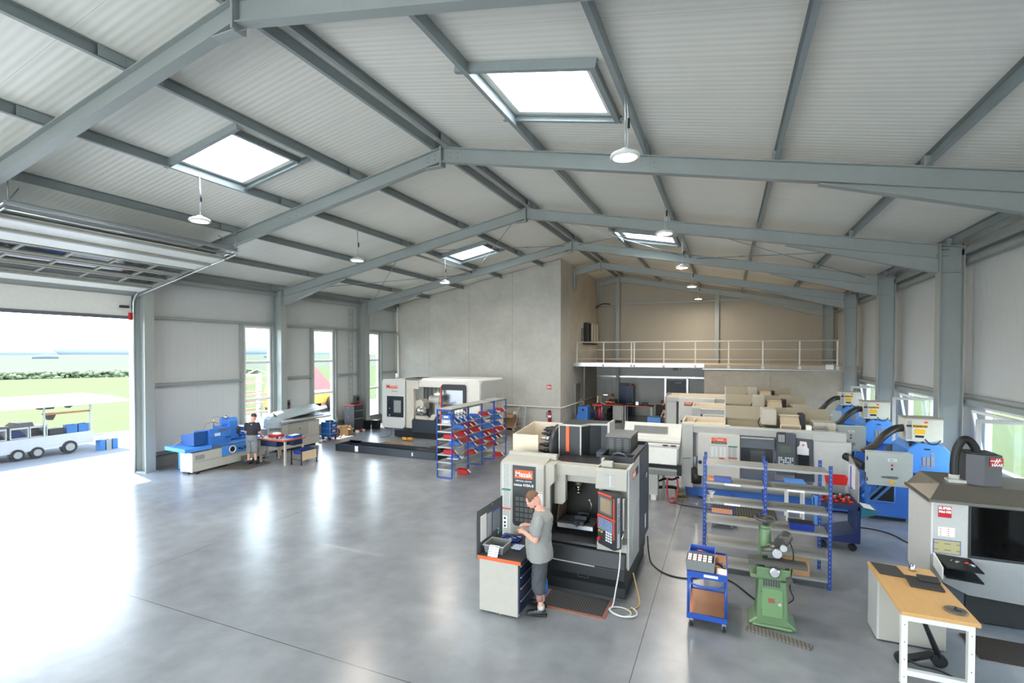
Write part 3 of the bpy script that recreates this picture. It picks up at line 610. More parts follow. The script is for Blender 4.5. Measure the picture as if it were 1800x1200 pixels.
for k in range(2): solo('blue_crate',MB().tray((X0-.28,10.68+k*.38,.745),(X0-.02,11.02+k*.38,1.06),.02),M('crate_cyan',(24,84,140),.5),'%s bright blue crate at the right end of the trailer deck'%('inner','outer')[k],'crate',base=(X0-.2,10.85+k*.38,.74),group='blue crates on the trailer')
for k in range(3): solo('ground_crate',MB().tray((X0+.2+k*.05,11.5+k*.22,-.02),(X0+.5,11.68+k*.22,.38),.02),[M('crate_cyan'),M('crate_grey',(110,112,114),.5),M('crate_cyan')][k],('left blue','grey middle','right blue')[k]+' crate standing on the yard by the trailer end','crate',base=(X0+.3,11.6+k*.22,0),group='crates beside the trailer')
# things behind the tall windows
t=thing('storage_rack','rusty brown steel storage rack seen through the first tall window','rack',(-24.0,20,0))
m=MB()
for y in (18.6,19.94,21.4):
    m.beam((-24.0,y,0),(-24.0,y,2.6),.1,.1,up=(0,1,0)); m.beam((-25.5,y,0),(-25.5,y,2.6),.1,.1,up=(0,1,0))
P(t,'upright',m,GALV)
for z in(.5,1.0,1.5,2.1,2.5): P(t,'cross_bar',MB().beam((-24.0,18.6,z),(-24.0,21.4,z),.08,.08).beam((-25.5,18.6,z),(-25.5,21.4,z),.08,.08),M('rust_red',(168,110,96),.7))
P(t,'brace',MB().beam((-24.0,18.6,2.35),(-24.0,19.94,2.9),.05,.05).beam((-24.0,19.94,2.9),(-24.0,21.4,2.35),.05,.05),GALV)
t=thing('wheel_loader','orange yellow loader parked outside the second tall window','loader',(-24.6,24,0))
OY=M('loader_orange',(214,140,50),.5)
P(t,'loader_body',MB().box((-25.4,21.5,.55),(-24.0,26.4,1.3)).prism([(21.5,1.3),(23,1.3),(22.8,1.9),(21.7,1.95)],'x',-25.4,-24.0),OY,bev=.05)
P(t,'bucket',MB().prism([(26.4,.2),(27.6,.2),(27.8,1.2),(27.4,.4),(26.4,.6)],'x',-25.7,-23.7),M('rust_red'))
for x in(-25.6,-23.95):
    for y in(22.3,25.6): P(t,'wheel',MB().cyl((x,y,.5),(x+.3,y,.5),.5,n=20),RUBBER)
t=thing('red_hopper','pointed red hopper rising behind the orange loader outside','hopper',(-28,28,0))
P(t,'hopper_shell',MB()._a([(-28.8,26.2,1.0),(-27.6,26.2,1.0),(-27.6,29.9,1.0),(-28.8,29.9,1.0),(-28.4,27.6,3.4),(-28.0,27.6,3.4)],[(0,1,2,3),(0,1,5,4),(1,2,5),(2,3,4,5),(3,0,4)]),M('hopper_red',(190,60,60),.5)); P(t,'stand',MB().beam((-28,26.6,0),(-28,26.6,1.1),.2,.2,up=(0,1,0)),GALV); P(t,'stand',MB().beam((-28,29.2,0),(-28,29.2,1.1),.2,.2,up=(0,1,0)),GALV)
# ================================================================ vertical machining centre (nearest the viewer)
YFt=7.66
v=thing('machining_centre','beige and black vertical machining centre with open doorway, beside the man in the grey shirt','machine tool',(-2.4,8.6,0))
P(v,'base',MB().box((-3.4,7.7,0),(-1.40,9.6,.2)).prism([(7.62,.2),(7.56,.34),(7.56,.5),(9.6,.5),(9.6,.2)],'x',-3.45,-1.38).prism([(7.56,.5),(7.6,.74),(9.6,.74),(9.6,.5)],'x',-3.45,-1.38),M('machine_black',(28,31,33),.5),bev=.012)
P(v,'base_recess',MB().rframe((-2.12,7.545,.3),(-1.94,7.56,.39),.012,'y'),DARK)
P(v,'coolant_tray_edge',MB().beam((-2.6,7.555,.515),(-1.85,7.555,.5),.012,.012),LGREY)
# left front panel, rounded shoulder
prof=[(YFt,.50),(YFt,1.90)]+[(YFt+.08-.08*math.cos(R(a)),1.90+.08*math.sin(R(a))) for a in(25,50,75,90)]+[(YFt+.42,2.04),(YFt+.42,.5)]
P(v,'front_panel',MB().prism(prof,'x',-3.5,-2.72).prism([(-2.72,.5),(-2.72,1.98),(-2.56,1.98),(-2.56,1.7),(-2.63,1.62),(-2.63,.62),(-2.60,.5)],'y',YFt+.06,YFt+.42),CREAM,bev=.008)
P(v,'top_ledge',MB().box((-3.5,YFt+.36,1.98),(-2.62,YFt+.46,2.08)),CREAM,bev=.01)
dp_=P(v,'name_panel',MB().prism(rrect(-3.27,.92,-2.86,1.93,.06,corners=(1,1,0,0)),'y',YFt-.008,YFt),DARK)
child_of(dp_,'window_grid',MB().prism(rrect(-3.22,1.0,-2.91,1.42,.02),'y',YFt-.012,YFt-.006),striped('grid_window',(92,94,90),(30,32,33),2,.088,.22))
g=MB()
for i in range(5): x=-3.225+.08*i; g.box((x-.008,YFt-.016,1.0),(x+.008,YFt-.01,1.42))
child_of(dp_,'window_bars',g,DARK)
child_of(dp_,'logo_plate',MB().box((-3.23,YFt-.014,1.72),(-2.91,YFt-.006,1.86)),ORANGE)
text(dp_,'logo_lettering','Mazak',.115,(-3.07,YFt-.017,1.785),mat=PAPER,bold=.002)
text(dp_,'lettering','VERTICAL CENTER',.034,(-3.07,YFt-.011,1.675),mat=PAPER); text(dp_,'lettering','nexus 410A-II',.062,(-3.07,YFt-.011,1.61),mat=PAPER,bold=.001,tilt=0)
st=P(v,'notice_strip',MB().box((-3.47,YFt-.005,.72),(-3.31,YFt,1.93)),TXT)
child_of(st,'green_band',MB().box((-3.47,YFt-.009,1.49),(-3.31,YFt-.004,1.52)),M('band_green',(40,120,90),.5)); child_of(st,'red_band',MB().box((-3.47,YFt-.009,1.17),(-3.31,YFt-.004,1.2)),M('band_red',(196,80,50),.5))
child_of(st,'pictogram_sheet',MB().box((-3.45,YFt-.009,.86),(-3.37,YFt-.005,1.06)),PAPER)
sy=MB()
for z in(.89,.95,1.02): sy.cyl((-3.41,YFt-.009,z),(-3.41,YFt-.013,z),.022,n=5)
child_of(st,'pictograms',sy,BLACK)
st=P(v,'notice_strip',MB().box((-2.83,YFt-.005,1.12),(-2.74,YFt,1.52)),TXTW); child_of(st,'red_band',MB().box((-2.83,YFt-.008,1.5),(-2.74,YFt-.004,1.512)).box((-2.83,YFt-.008,1.2),(-2.74,YFt-.004,1.212)),M('band_red'))
# enclosure shell (open doorway)
sh=MB().box((-3.5,YFt+.42,.5),(-3.46,9.55,1.95)).box((-3.5,9.5,.5),(-1.38,9.55,1.95))
P(v,'shell',MB().box((-2.62,YFt+.36,1.66),(-1.80,YFt+.42,1.97)).box((-2.62,YFt+.2,1.80),(-1.80,YFt+.36,1.97)),CREAM,bev=.006); P(v,'rear_shell',sh,CREAM,bev=.006)
P(v,'sliding_door',MB().prism([(-2.62,1.3),(-2.62,1.95),(-2.42,1.95),(-2.42,1.36),(-2.47,1.3)],'y',YFt+.22,YFt+.34),CREAM,bev=.006)
P(v,'roof_cover',MB().box((-2.7,YFt+.42,1.93),(-1.85,8.75,1.97)),M('machine_black'))
ic=MB().box((-2.62,8.55,.75),(-1.80,8.6,1.95)).box((-2.64,YFt+.08,.75),(-2.61,8.6,1.95)).box((-1.86,YFt+.3,.75),(-1.83,8.6,1.95))
P(v,'work_chamber',ic,M('chamber_black',(40,38,34),.5)); P(v,'chamber_floor',MB().prism([(YFt-.0,.76),(YFt-.0,.80),(8.55,.90),(8.55,.76)],'x',-2.62,-1.83),M('oily_steel',(80,82,84),.35,.6))
P(v,'inner_side_sheet',MB().prism([(7.95,.95),(8.5,.95),(8.5,1.75),(8.2,1.6),(8.1,1.3)],'x',-2.6,-2.585),M('tan_sheet',(140,118,96),.5))
tb=P(v,'machine_table',MB().box((-2.55,7.85,.93),(-1.95,8.3,1.0)),STEEL,bev=.004)
sl_=MB()
for k in range(4): sl_.box((-2.55,7.9+.1*k,1.0),(-1.95,7.92+.1*k,1.003))
child_of(tb,'table_slots',sl_,BLACK)
vi=P(v,'vise',MB().box((-2.26,7.82,1.0),(-2.1,8.25,1.06)).box((-2.28,8.12,1.06),(-2.08,8.2,1.13)).box((-2.28,7.95,1.06),(-2.08,8.02,1.12)).cyl((-2.18,7.7,1.04),(-2.18,7.85,1.04),.02),M('vise_dark',(70,74,78),.35,.7),bev=.006)
P(v,'coolant_arm',MB().tube([(-2.08,8.2,1.1),(-2.06,8.2,1.25),(-2.09,8.2,1.32)],.01).ell((-2.09,8.2,1.33),(.025,.025,.025)),STEEL)
sp=P(v,'spindle',MB().cyl((-2.3,8.25,1.95),(-2.3,8.25,1.62),.14,.11,n=20).cyl((-2.3,8.25,1.62),(-2.3,8.25,1.54),.07,.06),M('spindle_grey',(110,104,84),.4,.4))
child_of(sp,'tool_holder',MB().cyl((-2.3,8.25,1.54),(-2.3,8.25,1.5),.05).cyl((-2.3,8.25,1.5),(-2.3,8.25,1.44),.02).cyl((-2.3,8.25,1.44),(-2.3,8.25,1.42),.055),CHROME)
P(v,'chamber_hose',MB().tube(spline([(-2.58,8.3,1.5),(-2.5,8.3,1.44),(-2.4,8.3,1.52)]),.015),BLACK)
# right head + lower column + side
P(v,'operator_column',MB().prism([(YFt,.5),(YFt,.86),(YFt+.16,.9),(YFt+.16,1.7),(8.66,1.7),(8.66,.5)],'x',-1.84,-1.37),CREAM,bev=.006)
hd=P(v,'head_box',MB().tray((-1.86,YFt-.02,1.69),(-1.37,8.12,2.02),.03),CREAM,bev=.012)
child_of(hd,'head_front',MB().box((-1.86,YFt-.03,1.69),(-1.37,YFt+.02,1.99)),CREAM,bev=.015)
child_of(hd,'notice_sheet',MB().box((-1.72,YFt-.036,1.75),(-1.56,YFt-.03,1.92)),TXT); child_of(hd,'lifting_bracket',MB().box((-1.8,YFt+.1,2.0),(-1.62,YFt+.2,2.1)).box((-1.8,YFt+.1,2.08),(-1.76,YFt+.2,2.14)),CREAM,bev=.01)
sd=P(v,'side_panel',MB().prism([(YFt+.02,.47),(YFt+.02,2.02),(8.66,2.06),(8.66,.42)],'x',-1.37,-1.345),LGREY,bev=.004)
child_of(sd,'access_flap',MB().prism([(7.95,.9),(8.0,.55),(8.55,.55),(8.55,1.35),(8.1,1.3)],'x',-1.345,-1.338),LGREY)
child_of(sd,'logo_plate',MB().box((-1.345,7.98,1.79),(-1.340,8.24,1.92)),ORANGE); child_of(sd,'logo_plate',MB().box((-1.345,8.24,1.79),(-1.340,8.52,1.92)),NAVY)
text(sd,'logo_lettering','Mazak',.11,(-1.338,8.1,1.855),'+x',PAPER,bold=.001); child_of(sd,'small_sticker',MB().box((-1.345,8.3,.7),(-1.342,8.36,.8)),PAPER)
ck=P(v,'electrical_cabinet',MB().prism([(8.67,.44),(8.67,2.06),(9.78,2.06),(9.78,.44)],'x',-2.1,-1.345),M('cabinet_slate',(66,72,82),.5),bev=.01)
child_of(ck,'cabinet_door_gap',MB().box((-1.345,8.7,1.62),(-1.343,9.75,1.628)),BLACK); child_of(ck,'sticker',MB().box((-1.345,9.45,1.5),(-1.342,9.52,1.58)).box((-1.345,9.3,.6),(-1.342,9.42,.85)),PAPER)
P(v,'cabinet_top_trough',MB().tray((-1.9,8.1,1.8),(-1.35,9.7,2.12),.02),M('machine_black'))
# swivelled control panel
cx,cy=-1.65,7.54; A=-40.0
cp=thing('control_tmp',None,None,(0,0,0)); bpy.data.objects.remove(cp); del ROOTM['control_tmp']
def rot(p):
    a=R(-37); x,y,z=p; return (cx+x*math.cos(a)-y*math.sin(a),cy+x*math.sin(a)+y*math.cos(a),z)
def rmb(mb): mb.v=[rot(p) for p in mb.v]; return mb
pb=P(v,'control_panel',rmb(MB().prism(rrect(-.2,.84,.2,1.67,.03),'y',-.02,.11)),M('panel_dark',(48,50,54),.45),bev=.008)
child_of(pb,'bezel_strip',rmb(MB().box((-.19,-.028,1.62),(.12,-.02,1.65)).box((-.2,-.028,1.28),(.2,-.02,1.31)).box((.165,-.028,1.0),(.185,-.02,1.62)).box((-.2,-.028,1.08),(-.185,-.02,1.28))),M('strip_red',(232,80,50),.45))
child_of(pb,'screen_frame',rmb(MB().rframe((-.17,-.034,1.33),(.15,-.02,1.61),.03,'y')),M('frame_grey',(92,94,98),.4)); child_of(pb,'screen',rmb(MB().box((-.14,-.026,1.36),(.12,-.021,1.58))),M('screen_tan',(150,132,104),.25))
kb=MB()
for r in range(7):
    for c in range(9): kb.box((-.17+c*.036,-.03,1.245-r*.026),(-.145+c*.036,-.02,1.262-r*.026))
child_of(pb,'key_block',kb,M('key_blue',(150,170,206),.5),); kb=MB()
for r in range(4):
    for c in range(3): kb.box((-.0+c*.05,-.032,.94+r*.04),(.03+c*.05,-.02,.965+r*.04))
child_of(pb,'key_block',kb,PAPER)
child_of(pb,'emergency_button',rmb(MB().cyl((-.15,-.02,.93),(-.15,-.04,.93),.03).cyl((-.15,-.04,.93),(-.15,-.06,.93),.02)),RED)
child_of(pb,'override_knob',rmb(MB().cyl((-.14,-.02,1.06),(-.14,-.05,1.06),.02).cyl((-.08,-.02,1.06),(-.08,-.05,1.06),.02)),M('knob_brass',(190,150,80),.4))
child_of(pb,'side_strip',rmb(MB().box((.2,.02,.88),(.206,.07,1.63))),M('strip_grey',(168,170,170),.45))
tm=text(pb,'lettering','MAZATROL MATRIX',.05,rot((.208,.045,1.33)),90-37,BLACK,vert=True)
for o_ in [o for o in COL.objects if o.parent==pb and o.name.startswith('key_block')]: o_.data.transform(ROOTM[v.name].inverted()@Matrix.Translation((cx,cy,0))@Matrix.Rotation(R(-37),4,'Z')@ROOTM[v.name])
P(v,'grab_handle',MB().tube([(-1.42,7.75,1.55),(-1.42,7.62,1.57),(-1.42,7.6,1.5),(-1.42,7.6,1.12),(-1.42,7.66,1.08)],.018),LGREY)
gn=P(v,'air_gun',MB().tube([(-1.42,7.62,1.06),(-1.44,7.6,.98),(-1.45,7.58,.9)],.016).cyl((-1.45,7.58,.9),(-1.45,7.58,.86),.014),CHROME)
# magazine and spindle column behind
mg=P(v,'magazine_guard',MB().prism([(8.5,1.9),(8.5,2.30),(9.6,2.40),(9.6,1.9)],'x',-3.62,-3.6).box((-3.62,8.48,1.9),(-3.12,8.5,2.31)).prism([(-3.6,1.9),(-3.6,2.4),(-3.0,2.4),(-3.0,1.9)],'y',9.58,9.6),BEIGEL,bev=.006)
tw=P(v,'tool_magazine',MB().lathe((-2.92,8.95,2.02),[(.02,-.02),(.40,-.03),(.44,0),(.40,.06),(.2,.1),(.1,.16),(.02,.16)],n=36,axis='x'),M('magazine_dark',(62,64,66),.4,.3))
for k in range(20):
    a=2*math.pi*k/20; y,z=8.95+.36*math.cos(a),2.02+.36*math.sin(a)
    if z>1.85: child_of(tw,'tool_pocket',MB().cyl((-2.96,y,z),(-3.04,y,z),.042,n=10).cyl((-3.04,y,z),(-3.1,y,z),.028,n=10).cyl((-3.1,y,z),(-3.14,y,z),.018,n=8),BLACK if k%4 else STEEL)
P(v,'magazine_motor',MB().cyl((-2.8,8.85,1.98),(-2.62,8.85,1.98),.07).box((-2.78,8.75,2.06),(-2.66,8.95,2.12)),M('motor_grey',(96,96,92),.4,.4))
P(v,'column_cover',MB().prism([(-2.78,8.7),(-2.38,8.7),(-2.28,8.95),(-2.1,9.05),(-1.96,9.05),(-1.96,9.5),(-2.78,9.5)],'z',1.9,2.5),M('cover_charcoal',(46,50,52),.5),bev=.006)
P(v,'cover_trim',MB().box((-2.79,8.69,2.48),(-2.38,8.71,2.51)).beam((-2.38,8.7,2.495),(-2.28,8.95,2.495),.03,.03).beam((-2.28,8.95,2.495),(-1.96,9.05,2.495),.03,.03).box((-1.98,9.03,1.9),(-1.94,9.5,2.53)).box((-2.4,8.685,1.9),(-2.375,8.7,2.5)).box((-2.8,8.69,1.9),(-2.78,8.71,2.5)),LGREY)
P(v,'orange_stripe',MB().box((-2.66,8.685,2.02),(-2.6,8.7,2.48)),ORANGE)
vc=P(v,'vented_cabinet',MB().box((-1.93,8.72,1.95),(-1.5,9.45,2.34)),M('vent_black',(52,54,54),.5),bev=.006)
child_of(vc,'cabinet_lid',MB().box((-1.94,8.71,2.33),(-1.49,9.46,2.36)),M('lid_grey',(104,106,104),.45))
lv=MB()
for c in range(3):
    for r in range(11): lv.box((-1.88+.13*c,8.71,1.99+r*.03),(-1.8+.13*c,8.722,1.998+r*.03))
child_of(vc,'louvre_slots',lv,M('slot_grey',(130,132,130)))
P(v,'cable_loop',MB().tube(arc((-1.62,8.3,1.98),.16,0,180,12),.012),MIDG)
# ---------------------------------------------------------------- floor mat, hose coil
t=thing('floor_mat','black slotted rubber mat with brown edge in front of the machining centre doorway','mat',(-2.07,7.28,0))
mt=MB(); 
P(t,'mat_border',MB().rframe((-2.58,7.02,0),(-1.56,7.56,.014),.001,'z') if False else MB().box((-2.58,7.0,0),(-1.56,7.05,.012)).box((-1.61,7.05,0),(-1.56,7.56,.012)).box((-2.58,7.05,0),(-2.54,7.56,.012)),M('border_brown',(150,96,78),.7))
P(t,'mat_grid',MB().box((-2.54,7.05,0),(-1.61,7.56,.018)),striped('rubber_slots',(78,76,74),(34,34,34),0,.036,.55,rough=.7,axis2=1,pitch2=.06,duty2=.75))
pts=spline([(-1.45,7.55,.87),(-1.44,7.42,.6),(-1.48,7.38,.3),(-1.52,7.36,.06),(-1.55,7.3,.012),(-1.48,7.2,.012),(-1.35,7.17,.012),(-1.25,7.24,.012),(-1.27,7.36,.012),(-1.4,7.42,.012),(-1.53,7.38,.014),(-1.56,7.28,.02),(-1.47,7.18,.03),(-1.33,7.14,.03),(-1.2,7.2,.03),(-1.16,7.3,.02),(-1.2,7.42,.012),(-1.27,7.48,.012)])
solo('air_hose',MB().tube(pts,.011),M('hose_grey',(206,208,202),.4),'pale coiled hose hanging from the control panel and looping on the floor','hose',base=(-1.4,7.3,0))
solo('brass_hose',MB().tube(spline([(-1.3,7.42,.012),(-1.2,7.5,.012),(-1.17,7.62,.03),(-1.22,7.72,.16),(-1.3,7.8,.4)]),.010),M('hose_ochre',(176,140,72),.45),'thin ochre hose curving up the corner of the machining centre base','hose',base=(-1.2,7.6,0))
solo('power_cable',MB().tube(spline([(-1.34,9.62,.35),(-1.3,9.5,.1),(-1.2,9.2,.012),(-.95,8.88,.012),(-.6,8.82,.012),(-.2,9.05,.012),(.1,9.0,.012),(.42,8.5,.012),(.6,8.2,.012)]),.012),RUBBER,'thick black cable snaking from the machining centre to the green grinder','cable',base=(-.5,8.9,0))
# ---------------------------------------------------------------- workbench with drawers
b=thing('drawer_bench','light grey drawer bench with black orange-edged top, before the man in grey','workbench',(-3.02,7.0,0))
P(b,'carcass',MB().box((-3.32,6.53,.02),(-2.71,7.42,.775)),CREAM,bev=.004)
for k,(z0,z1) in enumerate(((.06,.26),(.27,.44),(.45,.60),(.61,.76))):
    d_=P(b,'drawer',MB().box((-2.71,6.56,z0),(-2.69,7.39,z1)),M('drawer_navy',(30,44,72),.4)); child_of(d_,'drawer_handle',MB().box((-2.69,6.58,z1-.03),(-2.675,7.37,z1-.012)),ALU)
P(b,'worktop',MB().box((-3.34,6.515,.79),(-2.66,7.5,.83)),M('top_black',(56,57,58),.5)); P(b,'top_edge',MB().box((-3.345,6.5,.785),(-2.655,6.52,.832)),M('edge_orange',(218,96,44),.45),bev=.003)
P(b,'top_edge',MB().box((-2.66,6.52,.785),(-2.645,7.5,.832)),BLACK)
P(b,'foot_bolt',MB().cyl((-3.0,6.56,0),(-3.0,6.56,.03),.02),GALV)
sp_=P(b,'side_screen',MB().box((-3.37,6.5,.78),(-3.35,7.42,1.47)),M('screen_steel',(104,108,110),.45,.3)); 
child_of(sp_,'paper_sheet',MB().box((-3.35,6.62,.98),(-3.345,6.82,1.36)),PAPER); child_of(sp_,'paper_sheet',MB().box((-3.35,6.85,.97),(-3.345,7.0,1.33)),M('sheet_grey',(170,174,178),.6)); child_of(sp_,'blue_folder',MB().box((-3.35,7.05,1.0),(-3.342,7.3,1.3)),M('folder_grey',(140,146,156),.5)); child_of(sp_,'folder_top',MB().box((-3.35,7.05,1.3),(-3.342,7.3,1.315)),BINB)
child_of(sp_,'clip',MB().tube([(-3.35,6.98,1.47),(-3.33,6.98,1.49),(-3.32,7.0,1.38)],.006),CHROME)
t=thing('grey_crate','grey plastic crate with a printed sheet on its front, on the black bench top','crate',(-3.2,6.8,.83))
P(t,'crate_body',MB().tray((-3.3,6.62,.832),(-2.98,6.93,.955),.012,taper=.02),GREYBOX); P(t,'rim',MB().rframe((-3.31,6.61,.945),(-2.97,6.94,.96),.02,'z') if False else MB().box((-3.31,6.61,.945),(-2.97,6.625,.96)).box((-3.31,6.925,.945),(-2.97,6.94,.96)).box((-3.31,6.625,.945),(-3.295,6.925,.96)).box((-2.985,6.625,.945),(-2.97,6.925,.96)),M('rim_grey',(160,162,160),.5))
P(t,'delivery_note',MB()._a([(-3.19,6.60,.96),(-3.03,6.60,.955),(-3.03,6.5,.79),(-3.19,6.51,.80),(-3.19,6.63,.965),(-3.03,6.63,.963)],[(0,1,2,3),(4,5,1,0)]),TXTW)
t=thing('blue_tray','shallow blue tool tray on the bench behind the crate','tray',(-3.0,7.2,.83))
P(t,'tray_body',MB().tray((-3.26,7.12,.832),(-2.95,7.34,.87),.01,taper=.02),M('tray_blue',(24,50,140),.4))
for k in range(5): solo('hand_tool',MB().cyl((-3.2+k*.04,7.2+.02*k,.872+.004*k),(-3.08+k*.03,7.16+.03*k,.875+.003*k),.009,n=8),[STEEL,M('tool_green',(50,120,70),.5),CHROME,BLACK,STEEL][k],['short steel pin lying leftmost in the blue tray','green handled tool in the blue tray','chrome tool in the blue tray','black handled tool in the blue tray','steel scriber lying rightmost in the blue tray'][k],'tool',base=(-3.1,7.2,.86),group='tools in the blue tray')
t=thing('plastic_bottle','clear plastic bottle with turquoise cap on the bench by the side screen','bottle',(-3.25,7.05,.83))
P(t,'bottle_body',MB().lathe((-3.25,7.05,.832),[(.032,0),(.034,.05),(.03,.09),(.034,.14),(.03,.17),(.013,.21),(.013,.22)]),BOTTLE); P(t,'bottle_cap',MB().cyl((-3.25,7.05,1.052),(-3.25,7.05,1.07),.015),M('cap_teal',(40,150,160),.4))
for k in range(3): solo('wrench',MB().beam((-3.18+.05*k,6.98+.02*k,.838),(-3.12+.05*k,7.12,.838),.014,.008).cyl((-3.18+.05*k,6.98+.02*k,.834),(-3.18+.05*k,6.98+.02*k,.842),.016),CHROME,['first','second','third'][k]+' chrome wrench from the left, between crate and blue tray','wrench',base=(-3.15+.05*k,7.05,.83),group='wrenches on the black bench')
cl=MB(); n=8
vs=[(-2.98+.16*i/n+.01*math.sin(j*2.1),6.88+.2*j/n,.836+.018*abs(math.sin(i*1.3+j*.9))) for j in range(n+1) for i in range(n+1)]
cl._a(vs,[(j*(n+1)+i,j*(n+1)+i+1,(j+1)*(n+1)+i+1,(j+1)*(n+1)+i) for j in range(n) for i in range(n)],0,True)
o=solo('cleaning_cloth',cl,M('cloth_blue',(190,206,224),.9),'crumpled pale blue cloth on the black bench top','cloth',base=(-2.9,7,.83)); k=o.modifiers.new('s','SOLIDIFY'); k.thickness=.004
# blue and white things under the bench seen past the man's legs
solo('spray_can',MB().lathe((-2.60,7.42,0),[(.03,0),(.033,.01),(.033,.2),(.02,.23),(.012,.25)]),M('can_blue',(60,130,220),.3),'blue spray can on the floor behind the man in grey','can',base=(-2.6,7.42,0))

# ================================================================ compact mill at the right edge
h=thing('compact_mill','compact light grey milling machine with sloping metal hood and dark window, at the right edge','machine tool',(4,9.6,0))
X0,X1,Y0,Y1=2.73,4.64,8.95,9.92
P(h,'side_panel',MB().prism([(Y0,.56),(Y0,1.69),(Y1,1.70),(Y1,.46),(Y1-.3,.30)],'x',X0,X0+.03),M('mill_side',(206,205,200),.4),bev=.004)
P(h,'front_panel',MB().box((X0+.03,Y0,.56),(3.15,Y0+.03,1.69)),LGREY,bev=.004)
P(h,'lower_apron',MB().prism([(X0,.92),(X0,.60),(3.15,.40),(X1,.33),(X1,.93)],'y',Y0-.02,Y0+.02),M('apron_grey',(150,152,150),.42),bev=.006)
P(h,'base',MB().box((3.15,9.0,.02),(X1,9.85,.42)),M('mill_base',(40,42,42),.6)); P(h,'base_side',MB().box((2.95,9.05,.08),(3.15,9.8,.6)),M('base_slate',(92,98,108),.5))
for x in(3.3,4.5): P(h,'levelling_foot',MB().cyl((x,9.1,0),(x,9.1,.04),.05),BLACK)
P(h,'door_frame',MB().rframe((3.15,Y0-.005,.93),(4.3,Y0+.03,1.68),.03,'y'),DARK); P(h,'door_window',MB().box((3.18,Y0+.005,.96),(4.27,Y0+.012,1.65)),SMOKE)
P(h,'chamber',MB().box((3.15,Y0+.7,.9),(X1,Y0+.72,1.7)).box((3.15,Y0+.05,.9),(3.17,Y0+.7,1.7)).box((3.15,Y0+.05,.88),(X1,Y0+.7,.9)),M('chamber_grey',(104,104,100),.5))
P(h,'fixture_vise',MB().box((3.55,Y0+.3,.9),(3.85,Y0+.55,1.02)).box((3.6,Y0+.25,1.02),(3.8,Y0+.35,1.1)),STEEL,bev=.01); P(h,'mill_spindle',MB().cyl((3.5,Y0+.4,1.68),(3.5,Y0+.4,1.35),.09).cyl((3.5,Y0+.4,1.35),(3.5,Y0+.4,1.22),.03),M('spindle_grey'))
P(h,'right_panel',MB().box((4.3,Y0,.93),(X1,Y0+.03,1.69)),LGREY)
HM=patchy('brushed_hood',(112,108,98),(134,129,118),2,rough=(.3,.45),bump=0); HM.node_tree.nodes['Principled BSDF'].inputs['Metallic'].default_value=.6
hv=[(X0-.03,Y0-.03,1.69),(X1,Y0-.03,1.69),(X1,Y1+.05,1.69),(X0-.03,Y1+.05,1.69),(X0+.18,Y0+.28,1.88),(X1,Y0+.28,1.88),(X1,Y1-.05,1.93),(X0+.12,Y1-.05,1.93)]
P(h,'hood',MB()._a(hv,[(0,3,2,1),(4,5,6,7),(0,1,5,4),(1,2,6,5),(2,3,7,6),(3,0,4,7)]),HM,bev=.005)
P(h,'hood_lip',MB().beam((X0-.03,Y0-.035,1.69),(X1,Y0-.035,1.69),.02,.04).beam((X0-.035,Y0-.03,1.69),(X0-.035,Y1+.05,1.69),.02,.04),HM)
m=P(h,'motor_tower',MB().prism([(3.25,9.36),(3.44,9.28),(3.66,9.34),(3.66,9.7),(3.25,9.7)],'z',1.86,2.33),M('tower_dark',(62,64,68),.4),bev=.006)
child_of(m,'logo_plate',MB().obox((3.585,9.312,2.235),(.17,.006,.12),(0,0,15.3)),M('logo_red',(190,28,40),.4)); text(m,'logo_lettering','HAAS',.055,(3.588,9.300,2.195),15.3,PAPER,bold=.002)
child_of(m,'logo_mark',MB().obox((3.575,9.302,2.255),(.012,.004,.075),(0,25,15.3)).obox((3.605,9.31,2.255),(.012,.004,.075),(0,25,15.3)).obox((3.57,9.302,2.255),(.14,.004,.012),(0,0,15.3)),PAPER)
child_of(m,'tower_lid',MB().box((3.3,9.36,2.33),(3.6,9.66,2.35)),DARK)
P(h,'extraction_hose',MB().tube(spline([(3.14,9.42,1.9),(3.14,9.42,2.15),(3.16,9.42,2.35),(3.22,9.42,2.5),(3.3,9.43,2.52),(3.38,9.44,2.42),(3.4,9.45,2.33)],6),.055,n=14),BLACK); P(h,'hose_socket',MB().box((3.05,9.34,1.86),(3.26,9.5,1.93)).cyl((3.14,9.42,1.93),(3.14,9.42,2.0),.065),LGREY)
P(h,'logo_sticker',MB().box((2.81,Y0-.006,1.46),(2.96,Y0,1.62)),M('logo_red')); text(h,'lettering','SUPER',.052,(2.885,Y0-.009,1.59),mat=PAPER,bold=.003); text(h,'lettering','Mini Mill',.04,(2.885,Y0-.009,1.54),mat=PAPER,bold=.003)
P(h,'warning_sheet',MB().box((2.81,Y0-.005,1.19),(3.0,Y0,1.32)),striped('warning_print',(236,234,230),(206,120,60),2,.03,.4,axis2=0,pitch2=.09,duty2=.2))
pl=P(h,'data_plate',MB().box((2.755,Y0-.006,.94),(3.07,Y0,1.14)),M('plate_blue',(60,90,160),.5)); child_of(pl,'plate_face',MB().box((2.765,Y0-.009,.95),(3.06,Y0-.005,1.13)),striped('plate_print',(176,168,124),(120,116,88),2,.09,.14,axis2=0,pitch2=.14,duty2=.55))
ty=P(h,'tool_shelf',MB()._a([(2.76,Y0-.03,.92),(3.16,Y0-.03,.9),(3.20,Y0-.36,.84),(2.80,Y0-.36,.86)],[(0,1,2,3)])._a([(2.76,Y0-.03,.80),(3.16,Y0-.03,.78),(3.20,Y0-.36,.70),(2.80,Y0-.36,.72)],[(0,1,2,3)]),BLACK)
kk=ty.modifiers.new('s','SOLIDIFY'); kk.thickness=.02
child_of(ty,'shelf_side',MB().prism([(Y0-.03,.95),(Y0-.36,.86),(Y0-.36,.70),(Y0-.03,.76)],'x',2.75,2.765),WHITE)
